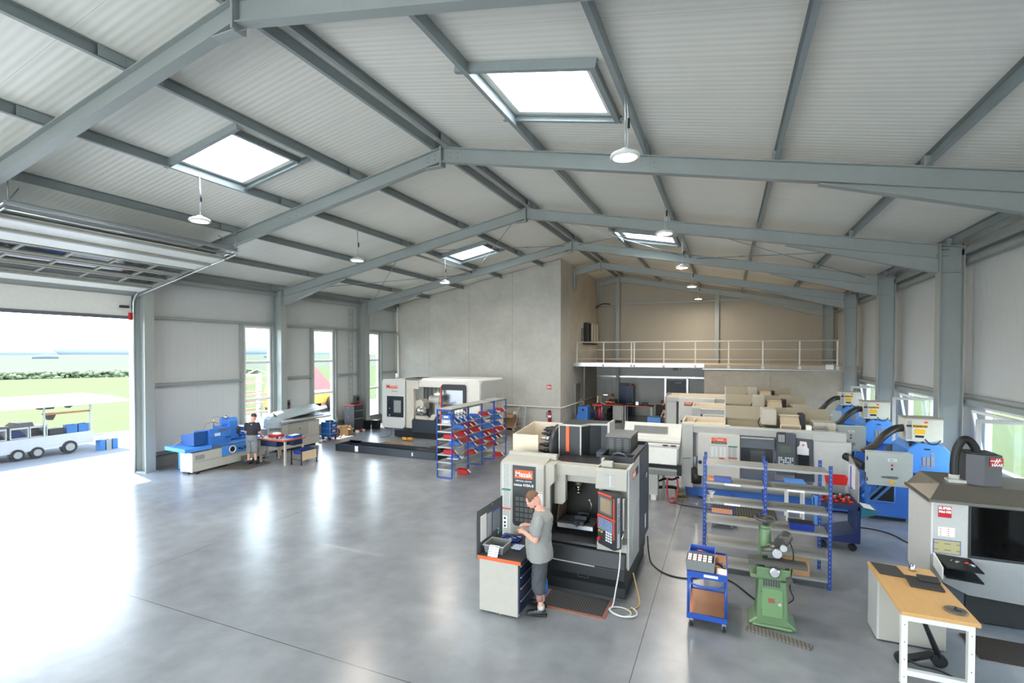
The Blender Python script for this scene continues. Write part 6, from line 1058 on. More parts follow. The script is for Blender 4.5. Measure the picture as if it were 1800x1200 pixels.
child_of(fd,'door_glazing',MB().prism(rrect(-14.12,.92,-13.22,1.86,.02),'y',Y-.07,Y-.06),M('glaze_navy',(40,46,56),.2)); child_of(fd,'viewing_window',MB().box((-13.74,Y-.078,1.12),(-13.34,Y-.07,1.68)),M('view_grey',(150,154,152),.25)); child_of(fd,'window_inner_frame',MB().rframe((-13.76,Y-.082,1.1),(-13.32,Y-.07,1.7),.03,'y'),DARK); child_of(fd,'door_knobs',MB().cyl((-13.97,Y-.09,1.3),(-13.97,Y-.06,1.3),.035).cyl((-13.97,Y-.09,1.0),(-13.97,Y-.06,1.0),.045),STEEL)
text(fd,'logo_lettering','Mazak',.25,(-13.84,Y-.066,2.28),mat=M('logo_orange_red',(246,84,50),.45),bold=.004); text(fd,'lettering','INTEGREX',.07,(-13.7,Y-.066,2.08),mat=MIDG)
P(t,'stack_lamp',MB().cyl((-14.0,Y+.5,2.62),(-14.0,Y+.5,2.85),.05),PAPER)
P(t,'door_post',MB().prism([(-13.14,.45),(-13.14,2.6),(-12.5,2.6),(-12.5,2.2),(-12.75,2.2),(-12.75,.9),(-12.85,.8),(-12.85,.45)],'y',Y+.02,Y+.25),M('post_warm',(204,198,186),.4),bev=.02); P(t,'dark_gap',MB().box((-13.19,Y+.1,.45),(-13.13,Y+.3,2.6)),BLACK)
P(t,'navy_base',MB().box((-12.87,Y+.05,.28),(-9.6,Y+1.0,.86)),NAVY,bev=.01); P(t,'plinth',MB().box((-13.9,Y+.2,.0),(-9.7,Y+1.8,.3)),M('plinth_black',(34,36,40),.6))
P(t,'chamber_wall',MB().box((-12.85,Y+.98,.8),(-10.1,Y+1.0,2.4)),striped('chamber_sheet',(120,124,120),(86,90,88),0,.22,.4,rough=.35)); P(t,'chamber_lamp',MB().box((-12.2,Y+.9,1.9),(-12.0,Y+.95,1.95)),M('chamber_glow',(255,255,240),emit=5,noise=0))
P(t,'turret',MB().cyl((-12.15,Y+.5,1.75),(-11.5,Y+.35,1.72),.16,.2,n=20).cyl((-11.5,Y+.35,1.72),(-11.42,Y+.33,1.72),.15,.1,n=20),M('turret_white',(200,200,192),.35),bev=.01); P(t,'turret_column',MB().box((-11.95,Y+.5,.86),(-11.35,Y+.9,1.6)),LGREY)
P(t,'chuck_head',MB().prism([(-12.75,1.2),(-12.75,1.65),(-12.5,1.75),(-12.35,1.6),(-12.35,1.3),(-12.5,1.15)],'y',Y+.2,Y+.7),M('post_warm')); P(t,'chuck',MB().cyl((-12.6,Y+.25,1.25),(-12.35,Y+.18,1.22),.2,n=20).cyl((-12.35,Y+.18,1.22),(-12.25,Y+.14,1.21),.1),CHROME)
P(t,'chip_guard',MB().prism([(-12.7,.86),(-12.7,1.02),(-12.3,1.0),(-12.05,.86)],'y',Y+.1,Y+.4).prism([(-12.0,.86),(-11.85,1.1),(-11.6,1.1),(-11.75,.86)],'y',Y+.1,Y+.4),M('post_warm'))
cd=P(t,'control_door',MB().prism(rrect(-11.24,.5,-10.08,2.46,.1,corners=(0,0,1,1)),'y',Y-.12,Y+.02),M('control_black',(34,36,40),.35),bev=.01); child_of(cd,'red_trim',MB().box((-11.27,Y-.13,.5),(-11.23,Y-.02,2.38)),M('strip_red')); child_of(cd,'door_reflection',MB().box((-11.18,Y-.128,1.0),(-10.18,Y-.12,2.22)),M('glass_mirror',(170,172,170),.06,.9))
P(t,'roof_lip',MB().box((-13.15,Y+.0,2.62),(-12.4,Y+1.0,2.68)),MIDG)
P(t,'drip_lead',MB().tube(spline([(-13.9,Y-.02,.45),(-13.88,Y-.1,.1),(-14.1,Y-.25,.012),(-14.35,Y-.3,.012)]),.008),BLACK)
# ---------------------------------------------------------------- long black trough on floor
t=thing('steel_trough','long dark steel trough lying on the floor before the large white machine','trough',(-11.5,16,0))
P(t,'front_wall',MB().prism([(-13.95,.06),(-13.9,.0),(-9.4,.0),(-9.4,.27),(-13.95,.27)],'y',15.10,15.13),M('trough_black',(48,54,62),.4),bev=.004); P(t,'back_wall',MB().box((-13.95,15.9,.0),(-9.9,15.93,.27)),M('trough_black')); P(t,'floor_plate',MB().box((-13.9,15.13,.01),(-9.4,15.9,.03)),M('trough_inside',(62,78,100),.35)); P(t,'end_wall',MB().box((-13.95,15.1,.0),(-13.92,15.93,.27)).box((-13.95,15.9,.2),(-13.4,15.96,.3)),M('trough_black'))
P(t,'right_end',MB().box((-9.42,15.1,0),(-9.38,16.4,.27)).box((-10.4,15.2,.22),(-9.4,15.5,.3)).box((-10.0,15.5,.2),(-9.5,16.4,.34)),BLACK); P(t,'note_label',MB().box((-13.0,15.09,.04),(-12.85,15.1,.25)),PAPER); P(t,'note_label',MB().box((-10.42,15.09,.08),(-10.37,15.1,.2)),PAPER)
for k,(x,y) in enumerate(((-12.55,16.6),(-11.8,16.5))): q=thing('shallow_carton','%s shallow brown carton on the floor behind the dark trough'%('left','right')[k],'carton',(x,y,0),group='shallow cartons'); P(q,'carton_shell',MB().tray((x-.35,y-.2,0),(x+.3,y+.2,.16),.012),CARD)
t=thing('yellow_roller','small yellow roller block on the floor before the large white machine','roller',(-12.7,18.0,0)); P(t,'roller_body',MB().cyl((-12.85,17.95,.08),(-12.65,17.98,.08),.08).cyl((-12.6,18.0,.08),(-12.4,18.02,.08),.08).box((-12.8,17.95,.02),(-12.45,18.02,.12)),M('roller_yellow',(206,150,60),.5))
# ================================================================ stocked shelving, left of the machining centre
t=thing('stocked_shelving','blue shelving rack full of red and blue bins in the middle of the hall','shelving',(-7.85,15.1,0)); RX0,RX1=-8.12,-7.58; RB=[13.1,14.12,15.12,16.1,17.12]; SZ=[.25,.47,.70,.93,1.17,1.40,1.62,2.06]
for y in RB:
    P(t,'upright_frame',MB().box((RX1-.03,y-.02,0),(RX1+.0,y+.02,2.1)).box((RX0,y-.02,0),(RX0+.03,y+.02,2.1)).box((RX0,y-.018,2.03),(RX1,y+.018,2.09)).box((RX0,y-.018,0.0),(RX1,y+.018,.03)),BLUE)
for b in range(4):
    for k,z in enumerate(SZ):
        if (b==3 and k==0) or (b==2 and k==7): continue
        P(t,'shelf',MB().box((RX0+.02,RB[b]+.025,z),(RX1-.02,RB[b+1]-.025,z+.006)).box((RX1-.02,RB[b]+.025,z-.02),(RX1-.015,RB[b+1]-.025,z+.012)).box((RX0+.015,RB[b]+.025,z-.02),(RX0+.02,RB[b+1]-.025,z+.012)),SHELF)
for k,z in enumerate(SZ[:-1]): P(t,'end_rung',MB().box((RX0+.03,13.085,z-.02),(RX1-.03,13.098,z+.02)),PAPER if False else ALU)
P(t,'top_board',MB().box((RX0,13.08,2.09),(RX1+.0,16.0,2.105)).box((RX0,16.15,2.09),(RX1,17.15,2.105)),M('board_grey',(164,162,154),.45))
def bin_proto(col,mat):
    r=thing('storage_bin','x','bin',(0,0,0)); ROOTM[r.name]=Matrix.Identity(4)
    b=MB(); L,Wd,H=.40,.15,.125
    # open fronted bin: front at +x
    vs=[(-L/2,-Wd/2,0),(L/2-.04,-Wd/2,0),(L/2-.04,Wd/2,0),(-L/2,Wd/2,0),(-L/2,-Wd/2,H),(L/2-.12,-Wd/2,H),(L/2-.12,Wd/2,H),(-L/2,Wd/2,H),(L/2,-Wd/2,H*.45),(L/2,Wd/2,H*.45)]
    b._a(vs,[(0,3,2,1),(0,4,7,3),(0,1,8,5,4),(3,7,6,9,2),(1,2,9,8)]); 
    o=P(r,'bin_shell',b,mat); k=o.modifiers.new('s','SOLIDIFY'); k.thickness=.008
    P(r,'card_tag',MB()._a([(L/2-.06,-.045,H*.95),(L/2+.05,-.045,H*.25),(L/2+.05,.045,H*.25),(L/2-.06,.045,H*.95)],[(0,1,2,3)]),TXTW)
    return r
pb_={'red':bin_proto('red',RED),'blue':bin_proto('blue',BINB)}; used=set()
SN=['bottom','second lowest','third lowest','fourth lowest','fifth lowest','third highest','second highest']; BN=['front','second','third','rear']; PN2=['left','middle','right']
LAY={0:{6:'bbb',5:'..b',4:'r.r',3:'.b.',2:'r..',1:'.b.'},1:{6:'b.b',5:'rr.',4:'r.r',3:'rb.',2:'.b.',1:'.r.'},2:{6:'.r.',5:'b..',4:'..b',3:'br.',2:'r.r',1:'b..'},3:{6:'b.r',5:'.b.',4:'.b.',3:'r.r',2:'br.',1:'r..'}}
def put_bin(col,x,y,z,lab):
    p=pb_[col]
    if col not in used: used.add(col); p.location=(x,y,z); p['label']=lab; p['group']='storage bins of the stocked shelving'; return p
    return dup(p,(x,y,z),label=lab,group='storage bins of the stocked shelving')
for b,rows in LAY.items():
    for k,row in rows.items():
        for q,c in enumerate(row):
            if c=='.':continue
            col='red' if c=='r' else 'blue'
            put_bin(col,RX1-.18,RB[b]+.2+.31*q,SZ[k]+.007,'%s bin with white tag, %s shelf, %s bay, %s place'%(col,SN[k],BN[b],PN2[q]))
put_bin('red',RX1-.02,13.85,.012,'red bin with white tag on the floor under the front bay of the shelving'); put_bin('red',RX1-.1,16.6,.035,'red bin with white tag on the floor rail of the rear bay')
for k in range(2):
    q=thing('stacked_bin','%s pale blue bin stacked at the near end of the top compartment'%('lower','upper')[k],'bin',(-7.75,13.3,1.63+.13*k),group='stacked bins at the rack end'); P(q,'bin_shell',MB().tray((-7.98,13.15,1.632+.15*k),(-7.68,13.45,1.77+.15*k),.01),[LGREY,BINB][k]); P(q,'front_sticker',MB().box((-7.9,13.144,1.68+.15*k),(-7.75,13.15,1.73+.15*k)),PAPER)
for k in range(6): q=solo('note_card',MB()._a([(RX1+.01,13.3+.22*(k%3),1.98-.12*(k//3)),(RX1+.07,13.3+.22*(k%3),1.90-.12*(k//3)),(RX1+.07,13.42+.22*(k%3),1.90-.12*(k//3)),(RX1+.01,13.42+.22*(k%3),1.98-.12*(k//3))],[(0,1,2,3)]).box((RX1-.02,13.3+.22*(k%3),1.97-.12*(k//3)),(RX1+.02,13.42+.22*(k%3),1.99-.12*(k//3))),TXTW,'tilted white card, %s row, %s from the front, on the front bay of the shelving'%(('upper','lower')[k//3],('first','second','third')[k%3]),'card',base=(RX1,13.4+.22*(k%3),1.9-.12*(k//3)),group='white cards on the front bay')
for k,(y,z,l_) in enumerate(((16.3,1.63,'second highest shelf of the rear bay'),(15.4,1.41,'third highest shelf of the third bay'),(13.5,.478,'second lowest shelf of the front bay'),(15.3,.71,'third lowest shelf of the third bay'))): solo('flat_packet',MB().box((-8.0,y,z+.007-.0),(-7.62,y+.4,z+.05)),[WHITE,WHITE,M('packet_cream',(220,220,212),.6),LGREY][k],'flat pale packet on the '+l_,'packet',base=(-7.8,y,z),bev=.006,group='flat packets on the shelving')
# ================================================================ along the concrete wall
t=thing('step_ladder','aluminium folding ladder leaning by the concrete wall','ladder',(-9.3,23.0,0))
for s in(-1,1): P(t,'rail',MB().beam((-9.32+s*.27,22.6,0),(-9.27+s*.16,23.0,1.17),.03,.06),ALU); P(t,'rear_rail',MB().beam((-9.27+s*.2,23.4,0),(-9.27+s*.14,23.05,1.15),.025,.05),ALU)
for k in range(5): z=.2+.23*k; w_=.27-.022*k*1.0; P(t,'rung',MB().beam((-9.31-w_,22.67+.075*k,z),(-9.31+w_,22.67+.075*k,z),.05,.03),ALU)
t=thing('fire_extinguisher','red fire extinguisher on the concrete wall near its corner','extinguisher',(-8.03,23.45,.4)); P(t,'cylinder',MB().lathe((-8.03,23.45,.36),[(.0,0),(.085,0),(.085,.42),(.05,.5),(.03,.52),(0,.52)]),M('extinguisher_red',(170,24,36),.3)); P(t,'valve',MB().box((-8.1,23.42,.88),(-7.97,23.48,.96)),BLACK); P(t,'hose',MB().tube(spline([(-8.08,23.42,.92),(-8.17,23.4,.8),(-8.15,23.38,.6)]),.012),BLACK); P(t,'label_sheet',MB().lathe((-8.03,23.45,.6),[(.087,0),(.087,.12)]),PAPER)
t=thing('safety_sign','small red and white fire extinguisher sign on the concrete wall','sign',(-8.1,23.55,2.0)); P(t,'sign_plate',MB().box((-8.2,23.54,2.0),(-7.97,23.556,2.22)),M('sign_red',(200,40,40),.5)); P(t,'pictogram',MB().box((-8.17,23.534,2.03),(-8.11,23.54,2.18)).prism([(-8.06,2.05),(-8.0,2.05),(-8.0,2.17),(-8.08,2.14)],'y',23.534,23.54),PAPER)
t=thing('big_carton','large open brown carton on a pallet by the concrete wall','carton',(-10.0,23.0,.12)); P(t,'carton_shell',MB().tray((-10.3,22.75,.121),(-9.65,23.3,.75),.012),CARD); P(t,'flap',MB().beam((-10.0,22.75,.75),(-10.0,22.55,.6),.65,.01),CARD); P(t,'padding',MB().ell((-9.7,23.05,.78),(.1,.15,.1)),PAPER)
t=thing('wooden_pallet','light wooden pallet under the large brown carton','pallet',(-10.1,23.0,0))
for k in range(5): P(t,'deck_board',MB().box((-10.7,22.55+.18*k,.10),(-9.5,22.68+.18*k,.12)),M('pallet_wood',(186,158,118),.8))
for x in(-10.65,-10.1,-9.6): P(t,'bearer',MB().box((x-.05,22.55,0),(x+.05,23.4,.10)),M('pallet_wood'))
t=thing('wall_panel_box','pale grey control box on the concrete wall behind the shelving','box',(-10.9,23.5,1.0)); P(t,'housing',MB().box((-11.1,23.42,.7),(-10.6,23.55,1.45)),M('box_cream',(196,192,178),.5),bev=.01)
for z in(.85,1.05,1.25): P(t,'knob',MB().cyl((-11.0,23.4,z),(-11.0,23.42,z),.03),BLACK)
# ================================================================ under the gallery
for x0,x1,lab,pos in((-6.82,-5.15,'left long workbench with red brown edge under the gallery','l'),(-5.12,-3.62,'right long workbench with red brown edge under the gallery','r')):
    b=thing('long_workbench',lab,'workbench',((x0+x1)/2,27.9,0),group='workbenches under the gallery'); P(b,'bench_top',MB().box((x0,27.55,.90),(x1,28.3,.95)),M('top_black')); P(b,'front_edge',MB().box((x0,27.53,.90),(x1,27.55,.95)),M('edge_rust',(190,84,52),.5))
    for x in(x0+.05,x1-.05):
        for y in(27.6,28.25): P(b,'leg',MB().box((x-.03,y-.03,0),(x+.03,y+.03,.9)),LGREY)
    if pos=='l': P(b,'drawer_cabinet',MB().box((-5.75,27.6,.1),(-5.25,28.2,.9)),LGREY)
t=thing('locker','tall dark blue locker against the back wall under the gallery','cabinet',(-5.5,30.7,0)); P(t,'locker_body',MB().box((-5.98,30.4,0),(-5.15,30.95,1.85)),M('locker_navy',(26,56,100),.4),bev=.01); P(t,'locker_side_edge',MB().box((-5.15,30.4,0),(-5.1,30.95,1.87)),GREYBOX); P(t,'door_line',MB().box((-5.57,30.39,.05),(-5.56,30.4,1.8)),BLACK)
solo('case_on_locker',MB().box((-5.9,30.5,1.855),(-5.5,30.85,1.98)).box((-5.45,30.5,1.855),(-5.2,30.85,1.95),1),[M('locker_navy'),M('case_orange',(190,110,60),.5)],'blue and orange cases on top of the dark blue locker','case',base=(-5.6,30.7,1.85))
t=thing('welding_machine','bright blue welding machine at the corner of the concrete shaft','welder',(-8.0,25.2,0) if False else (-7.0,25.4,0)); P(t,'welder_body',MB().prism([(-7.1,.15),(-6.55,.1),(-6.55,1.0),(-6.62,1.06),(-7.05,1.04),(-7.1,.7),(-7.18,.45)],'y',25.2,25.8),M('welder_blue',(50,120,206),.4),bev=.02); P(t,'handle_slot',MB().box((-6.85,25.19,.8),(-6.75,25.2,.92)),BLACK); P(t,'wheel',MB().cyl((-7.1,25.4,.1),(-7.04,25.4,.1),.1).cyl((-6.64,25.4,.1),(-6.58,25.4,.1),.1),BLACK); P(t,'torch_cables',MB().tube(spline([(-7.0,25.4,1.05),(-7.05,25.4,1.3),(-6.9,25.4,1.35),(-6.8,25.4,1.1)]),.025),GREYBOX)
t=thing('welding_trolley','cluttered trolley of hoses, gas gear and red boxes right of the blue welder','trolley',(-6.3,25.9,0)); P(t,'frame',MB().box((-6.5,25.7,.05),(-5.95,26.2,.1)).box((-6.5,26.15,.1),(-6.46,26.2,1.15)).box((-6.0,26.15,.1),(-5.95,26.2,1.15)),DKBLUE); P(t,'red_bottle',MB().cyl((-6.12,25.95,.1),(-6.12,25.95,1.0),.1,n=14),M('bottle_red',(160,30,50),.4)); P(t,'blue_bottle',MB().cyl((-6.32,25.95,.1),(-6.32,25.95,.8),.08,n=14),DKBLUE); P(t,'coiled_hose',MB().tube(arc((-6.35,25.75,.5),.16,0,360,16,'xz')[:-1],.03,closed=True).tube(arc((-6.2,25.72,.35),.13,0,360,16,'xz')[:-1],.025,closed=True),BLACK); P(t,'red_case',MB().box((-6.45,25.8,1.02),(-5.98,26.1,1.12)),M('case_red'))
t=thing('steel_drum','dull steel drum under the left end of the long workbench','drum',(-6.4,27.4,0)); P(t,'drum_body',MB().lathe((-6.35,27.25,0),[(.0,0),(.24,0),(.24,.3),(.25,.32),(.24,.34),(.24,.78),(.22,.8),(0,.8)],n=24),M('drum_steel',(120,120,114),.35,.7))
t=thing('blue_chest','light blue chest with yellow sticker on the floor by the workbench end','chest',(-3.5,26.6,0)); P(t,'chest_body',MB().box((-3.72,26.4,.0),(-3.05,26.9,.5)),M('chest_blue',(92,148,214),.4),bev=.01); P(t,'sticker',MB().box((-3.42,26.39,.12),(-3.34,26.4,.24)),YELLOW); P(t,'latch',MB().box((-3.55,26.38,.1),(-3.48,26.4,.18)),BLACK)
t=thing('office_chair','dark high backed chair behind the blue chest','chair',(-3.25,28.1,0)); P(t,'seat',MB().box((-3.5,27.9,.42),(-3.05,28.35,.5)),BLACK,bev=.02); P(t,'backrest',MB().box((-3.48,27.86,.5),(-3.07,27.92,1.02)),M('chair_brown',(52,46,42),.7),bev=.03); P(t,'chair_stem',MB().cyl((-3.27,28.1,.06),(-3.27,28.1,.42),.03),BLACK)
for k in range(5): a=R(72*k); P(t,'base_arm',MB().beam((-3.27,28.1,.08),(-3.27+.26*math.cos(a),28.1+.26*math.sin(a),.05),.04,.03),BLACK)
t=thing('desk_lamp','glowing magnifier desk lamp on the left long workbench','lamp',(-6.25,27.9,.95)); P(t,'lamp_arm',MB().tube([(-6.5,28.1,.95),(-6.55,28.1,1.35),(-6.3,27.9,1.5)],.012).box((-6.56,28.0,.95),(-6.44,28.2,.97)),ALU); P(t,'lamp_shade',MB().lathe((-6.22,27.85,1.46),[(.0,.06),(.08,.05),(.12,0)],n=18),WARMG); P(t,'lamp_bulb',MB().lathe((-6.22,27.85,1.455),[(.0,0),(.11,.0)],n=18),M('desk_glow',(255,236,190),emit=18,noise=0))
t=thing('white_screen','thin white monitor edge on the left workbench','monitor',(-6.55,28.2,.95)); P(t,'screen',MB().box((-6.72,27.9,.98),(-6.68,28.25,1.35)),LGREY); P(t,'stand',MB().box((-6.78,28.0,.951),(-6.62,28.15,.98)),BLACK)
for k,(x,c_,w_,h_,l_) in enumerate(((-6.0,M('box_dark_red',(150,40,54),.5),.42,.12,'dark red low box in front of the seated man'),(-4.85,BLACK,.4,.16,'black machine vice left on the right workbench'),(-4.45,ALU,.18,.2,'small bright chuck in the middle of the right workbench'),(-4.05,BLACK,.34,.15,'black engine part right on the right workbench'),(-3.95,PAPER,.1,.07,'small white cup at the right workbench end'))): solo('bench_item',MB().box((x-w_/2,27.7,.952),(x+w_/2,27.95,.952+h_)).cyl((x,27.8,.952+h_*.6),(x,27.8,.952+h_*1.2),w_*.25,n=10),c_,l_,'tool',base=(x,27.8,.95),bev=.02)
# exit sign, wall inverters
solo('exit_sign',MB().box((-2.9,YB-.03,2.78),(-2.62,YB,2.92)).box((-2.5,YB-.04,2.8),(-2.44,YB,2.9)),M('sign_green_grey',(120,140,126),.5),'small pale green sign above the dark back door','sign',base=(-2.7,YB,2.8))
for k,y in enumerate((27.9,28.7,29.3,29.9)):
    q=thing('wall_inverter','%s on the shaft wall above the gallery'%['slim dark cabinet, left of the inverter row','first white inverter from the left','second white inverter from the left','third white inverter from the left'][k],'inverter',(-7.45,y,4.6),group='inverters on the shaft wall')
    P(q,'housing',MB().box((-7.49,y-.05,4.45),(-7.28,y+.4,5.55)),M('inverter_dark',(40,44,50),.4),bev=.01)
    if k: P(q,'front_cover',MB().box((-7.28,y+.0,4.5),(-7.22,y+.35,5.55)),M('inverter_white',(206,204,192),.4),bev=.02)
solo('cable_tray',MB().box((-7.49,27.6,4.32),(-7.35,30.5,4.38)).tube(spline([(-7.4,30.4,6.6),(-7.3,30.6,6.75),(-7.0,30.7,6.85),(-6.6,30.8,6.82)]),.035),BLACK,'black cable tray and hose end beside the wall inverters','tray',base=(-7.4,29,4.3))
solo('small_wall_box',MB().box((-7.49,27.3,4.6),(-7.4,27.5,5.2)).cyl((-7.42,27.4,4.5),(-7.42,27.4,4.62),.06),GREYBOX,'small grey meter box left of the dark cabinet on the shaft wall','box',base=(-7.45,27.4,4.5))
# ================================================================ people
SKIN=M('skin',(214,160,138),.55,noise=.05,scale=20); SKIN.node_tree.nodes['Principled BSDF'].inputs['Subsurface Weight'].default_value=.0
def limb(mb,pts,rs,k=5,n=14,m=0):
    """tapered limb through joints with rounded ends"""
    P_=[Vector(p) for p in pts]; P2=[];R2=[]
    for i in range(len(P_)-1):
        for j in range(k):
            t=j/k; P2.append(P_[i].lerp(P_[i+1],t)); tt=t*t*(3-2*t); R2.append(rs[i]*(1-tt)+rs[i+1]*tt)
    P2.append(P_[-1]);R2.append(rs[-1]); mb.tube(P2,R2,n=n,m=m)
    mb.ell(P_[0],(rs[0],)*3,n=12,h=8); mb.ell(P_[-1],(rs[-1],)*3,n=12,h=8)
def loft(mb,rings,n=24):
    """rings: (x,y,z,rx,ry) horizontal ellipses"""
    vs=[]
    for x,y,z,rx,ry in rings:
        for j in range(n): a=2*math.pi*j/n; vs.append((x+rx*math.cos(a),y+ry*math.sin(a),z))
    k=len(rings); fs=[(i*n+j,i*n+(j+1)%n,(i+1)*n+(j+1)%n,(i+1)*n+j) for i in range(k-1) for j in range(n)]+[tuple(range(n-1,-1,-1)),tuple(range((k-1)*n,k*n))]
    mb._a(vs,fs,0,True)
FOLD=bpy.data.textures.new('folds','CLOUDS'); FOLD.noise_scale=.11
def remesh(o,v=.01,sm=4,fold=0):
    k=o.modifiers.new('r','REMESH'); k.mode='VOXEL'; k.voxel_size=v; k.use_smooth_shade=True
    if fold: f_=o.modifiers.new('f','DISPLACE'); f_.texture=FOLD; f_.strength=fold; f_.mid_level=.45
    if sm: q=o.modifiers.new('sm','SMOOTH'); q.iterations=sm; q.factor=.5
def hand(mb,w,d,side,up=(0,0,1),curl=.5):
    """palm at wrist w pointing along d; five bent fingers; side=+1 thumb towards +side vector"""
    w=Vector(w);d=Vector(d).normalized();u=Vector(up);s=d.cross(u).normalized();u=s.cross(d).normalized()
    mb.tube([w,w+d*.045,w+d*.085],[.026,.036,.034],n=12); mb.ell(w+d*.055,(.04,.034,.026),n=12,h=8)
    L=(.068,.078,.072,.056)
    for i in range(4):
        o=w+d*.085+s*(-.027+.018*i)*side; l=L[i]; p=[o-d*.02,o+d*l*.42-u*.004]; c=curl
        p.append(p[-1]+(d*(1-c)-u*c).normalized()*l*.34); p.append(p[-1]+(d*(1-2*c)-u*1.4*c).normalized()*l*.28)
        mb.tube(p,[.0105,.0102,.0095,.008],n=8); mb.ell(p[-1],(.008,)*3,n=8,h=6)
    o=w+d*.025-s*.028*side; p=[o,o-s*.024*side+d*.025-u*.01,o-s*.022*side+d*.052-u*.022]
    mb.tube(p,[.014,.012,.010],n=8); mb.ell(p[-1],(.010,)*3,n=8,h=6)
def build_person(t,J,shirt,shorts,hair,beard=None,shoe=BLACK,sock=None,sc=1.0,hem=.42,cap=None,sit=False,skin=None,headr=1.0):
    sk=skin or SKIN
    b=MB(); H=Vector(J['head']); N=Vector(J['neck']); tilt=J.get('tilt',20)
    b.ell(H,(.098*headr,.077*headr,.122*headr),n=20,h=14,rot=(0,tilt,J.get('turn',0)))
    Rm=Matrix.Rotation(R(J.get('turn',0)),3,'Z')@Matrix.Rotation(R(tilt),3,'Y'); hp=lambda x,y,z:H+Rm@Vector((x*headr,y*headr,z*headr))
    b.ell(hp(.035,0,-.06),(.062,.055,.06),n=14,h=10,rot=(0,tilt,J.get('turn',0))); b.tube([hp(.09,0,.01),hp(.105,0,-.02),hp(.112,0,-.035)],[.008,.012,.014],n=8); b.ell(hp(.108,0,-.036),(.014,.016,.011),n=8,h=6)
    b.ell(hp(.088,0,.022),(.014,.045,.009),n=10,h=6); b.ell(hp(.092,0,-.066),(.012,.022,.009),n=10,h=6); b.ell(hp(.078,0,-.105),(.022,.028,.018),n=10,h=6)
    for s in(-1,1): b.ell(hp(-.005,.078*s,-.012),(.02,.01,.032),n=10,h=8)
    limb(b,[tuple(N+Vector((-.01,0,-.03))),tuple(hp(-.015,0,-.07))],[.066,.060])
    T=J['torso']; loft(b,[(x,y,z,rx*.93,ry*.93) for x,y,z,rx,ry in T])
    for s,q in((1,'L'),(-1,'R')):
        a=J['arm'+q]; limb(b,a,[.056,.046,.031]); hand(b,a[-1],J['hand'+q],s*J.get('flip',1),curl=J.get('curl',.45))
        l=J['leg'+q]; limb(b,l,[.088,.06,.038],k=6); b.ell(tuple(Vector(l[1]).lerp(Vector(l[2]),.3)+Vector((-.015,0,0))),(.05,.05,.1),n=12,h=8)
        f=Vector(l[2]); fd=Vector(J.get('foot'+q,(1,0,0))).normalized(); b.tube([f-fd*.03+Vector((0,0,-.03)),f+fd*.1+Vector((0,0,-.045)),f+fd*.17+Vector((0,0,-.055))],[.036,.036,.025],n=10)
    o=P(t,'body',b,sk,local=True); remesh(o,.008,3)
    # shirt
    m=MB(); loft(m,[(x,y,z,rx*sc,ry*sc) for x,y,z,rx,ry in T]); 
    for q in 'LR':
        a=[Vector(p) for p in J['arm'+q]]; e=a[0].lerp(a[1],.62); limb(m,[tuple(a[0]),tuple(e)],[.074,.07])
    o=P(t,'t_shirt',m,shirt,local=True); remesh(o,.012,3,.035)
    # shorts
    m=MB(); x,y,z,rx,ry=T[0]; hx=J['hip']; loft(m,[(hx[0],hx[1],hx[2]-.1,.12,.17),(hx[0],hx[1],hx[2],.135,.185),(hx[0],hx[1],hx[2]+.09,.13,.175)])
    for q in 'LR':
        l=[Vector(p) for p in J['leg'+q]]
        if sit or hem>0: 
            f=J.get('hemf',.15); e=l[1].lerp(l[2],f); pts=[tuple(l[0]),tuple(l[1]),tuple(e)] if f>0 else [tuple(l[0]),tuple(l[0].lerp(l[1],1+f))]
            limb(m,pts,[.105,.102,.098][:len(pts)])
    o=P(t,'shorts' if J.get('hemf',.15)<.8 else 'trousers',m,shorts,local=True); remesh(o,.012,3,.03)
    # shoes and socks
    for q in 'LR':
        f=Vector(J['leg'+q][2]); fd=Vector(J.get('foot'+q,(1,0,0))).normalized(); m=MB()
        m.tube([f-fd*.06+Vector((0,0,-.045)),f-fd*.01+Vector((0,0,-.04)),f+fd*.09+Vector((0,0,-.05)),f+fd*.17+Vector((0,0,-.058)),f+fd*.215+Vector((0,0,-.064))],[.036,.048,.045,.042,.022],n=14); m.ell(f+Vector((0,0,-.02)),(.052,.046,.04),n=12,h=8); m.beam(f-fd*.08+Vector((0,0,-.083)),f+fd*.22+Vector((0,0,-.083)),.085,.018)
        o=P(t,'shoe',m,shoe,local=True); remesh(o,.008,3)
        if sock: sd=fd.cross(Vector((0,0,1))); la=MB(); [la.beam(f+fd*(.05+.03*i)-sd*.035+Vector((0,0,-.012-.008*i)),f+fd*(.05+.03*i)+sd*.035+Vector((0,0,-.012-.008*i)),.008,.008) for i in range(3)]; P(t,'shoe_lace',la,PAPER,local=True)
        if sock: m=MB(); m.cyl(tuple(f+Vector((0,0,0))),tuple(f.lerp(Vector(J['leg'+q][1]),.16)),.05,.053,n=16); P(t,'sock',m,sock,local=True)
    # hair
    m=MB()
    if cap is None:
        m.ell(hp(-.012,0,.03),(.1*headr,.083*headr,.108*headr),n=20,h=14,rot=(0,tilt-18,J.get('turn',0)))
        o=P(t,'hair',m,hair,local=True)
        # trim the face side
        me=o.data; bmx=bmesh.new(); bmx.from_mesh(me); inv=Rm.inverted()
        dele=[v_ for v_ in bmx.verts if (inv@(v_.co-H)).z< -.01*headr-.35*((inv@(v_.co-H)).x-.0) *(-1 if (inv@(v_.co-H)).x<0 else -1)*-1 or ((inv@(v_.co-H)).x>.06*headr and (inv@(v_.co-H)).z<.055*headr)]
        bmesh.ops.delete(bmx,geom=dele,context='VERTS'); bmx.to_mesh(me); bmx.free(); k=o.modifiers.new('s','SOLIDIFY'); k.thickness=.01; k.offset=-1
    else:
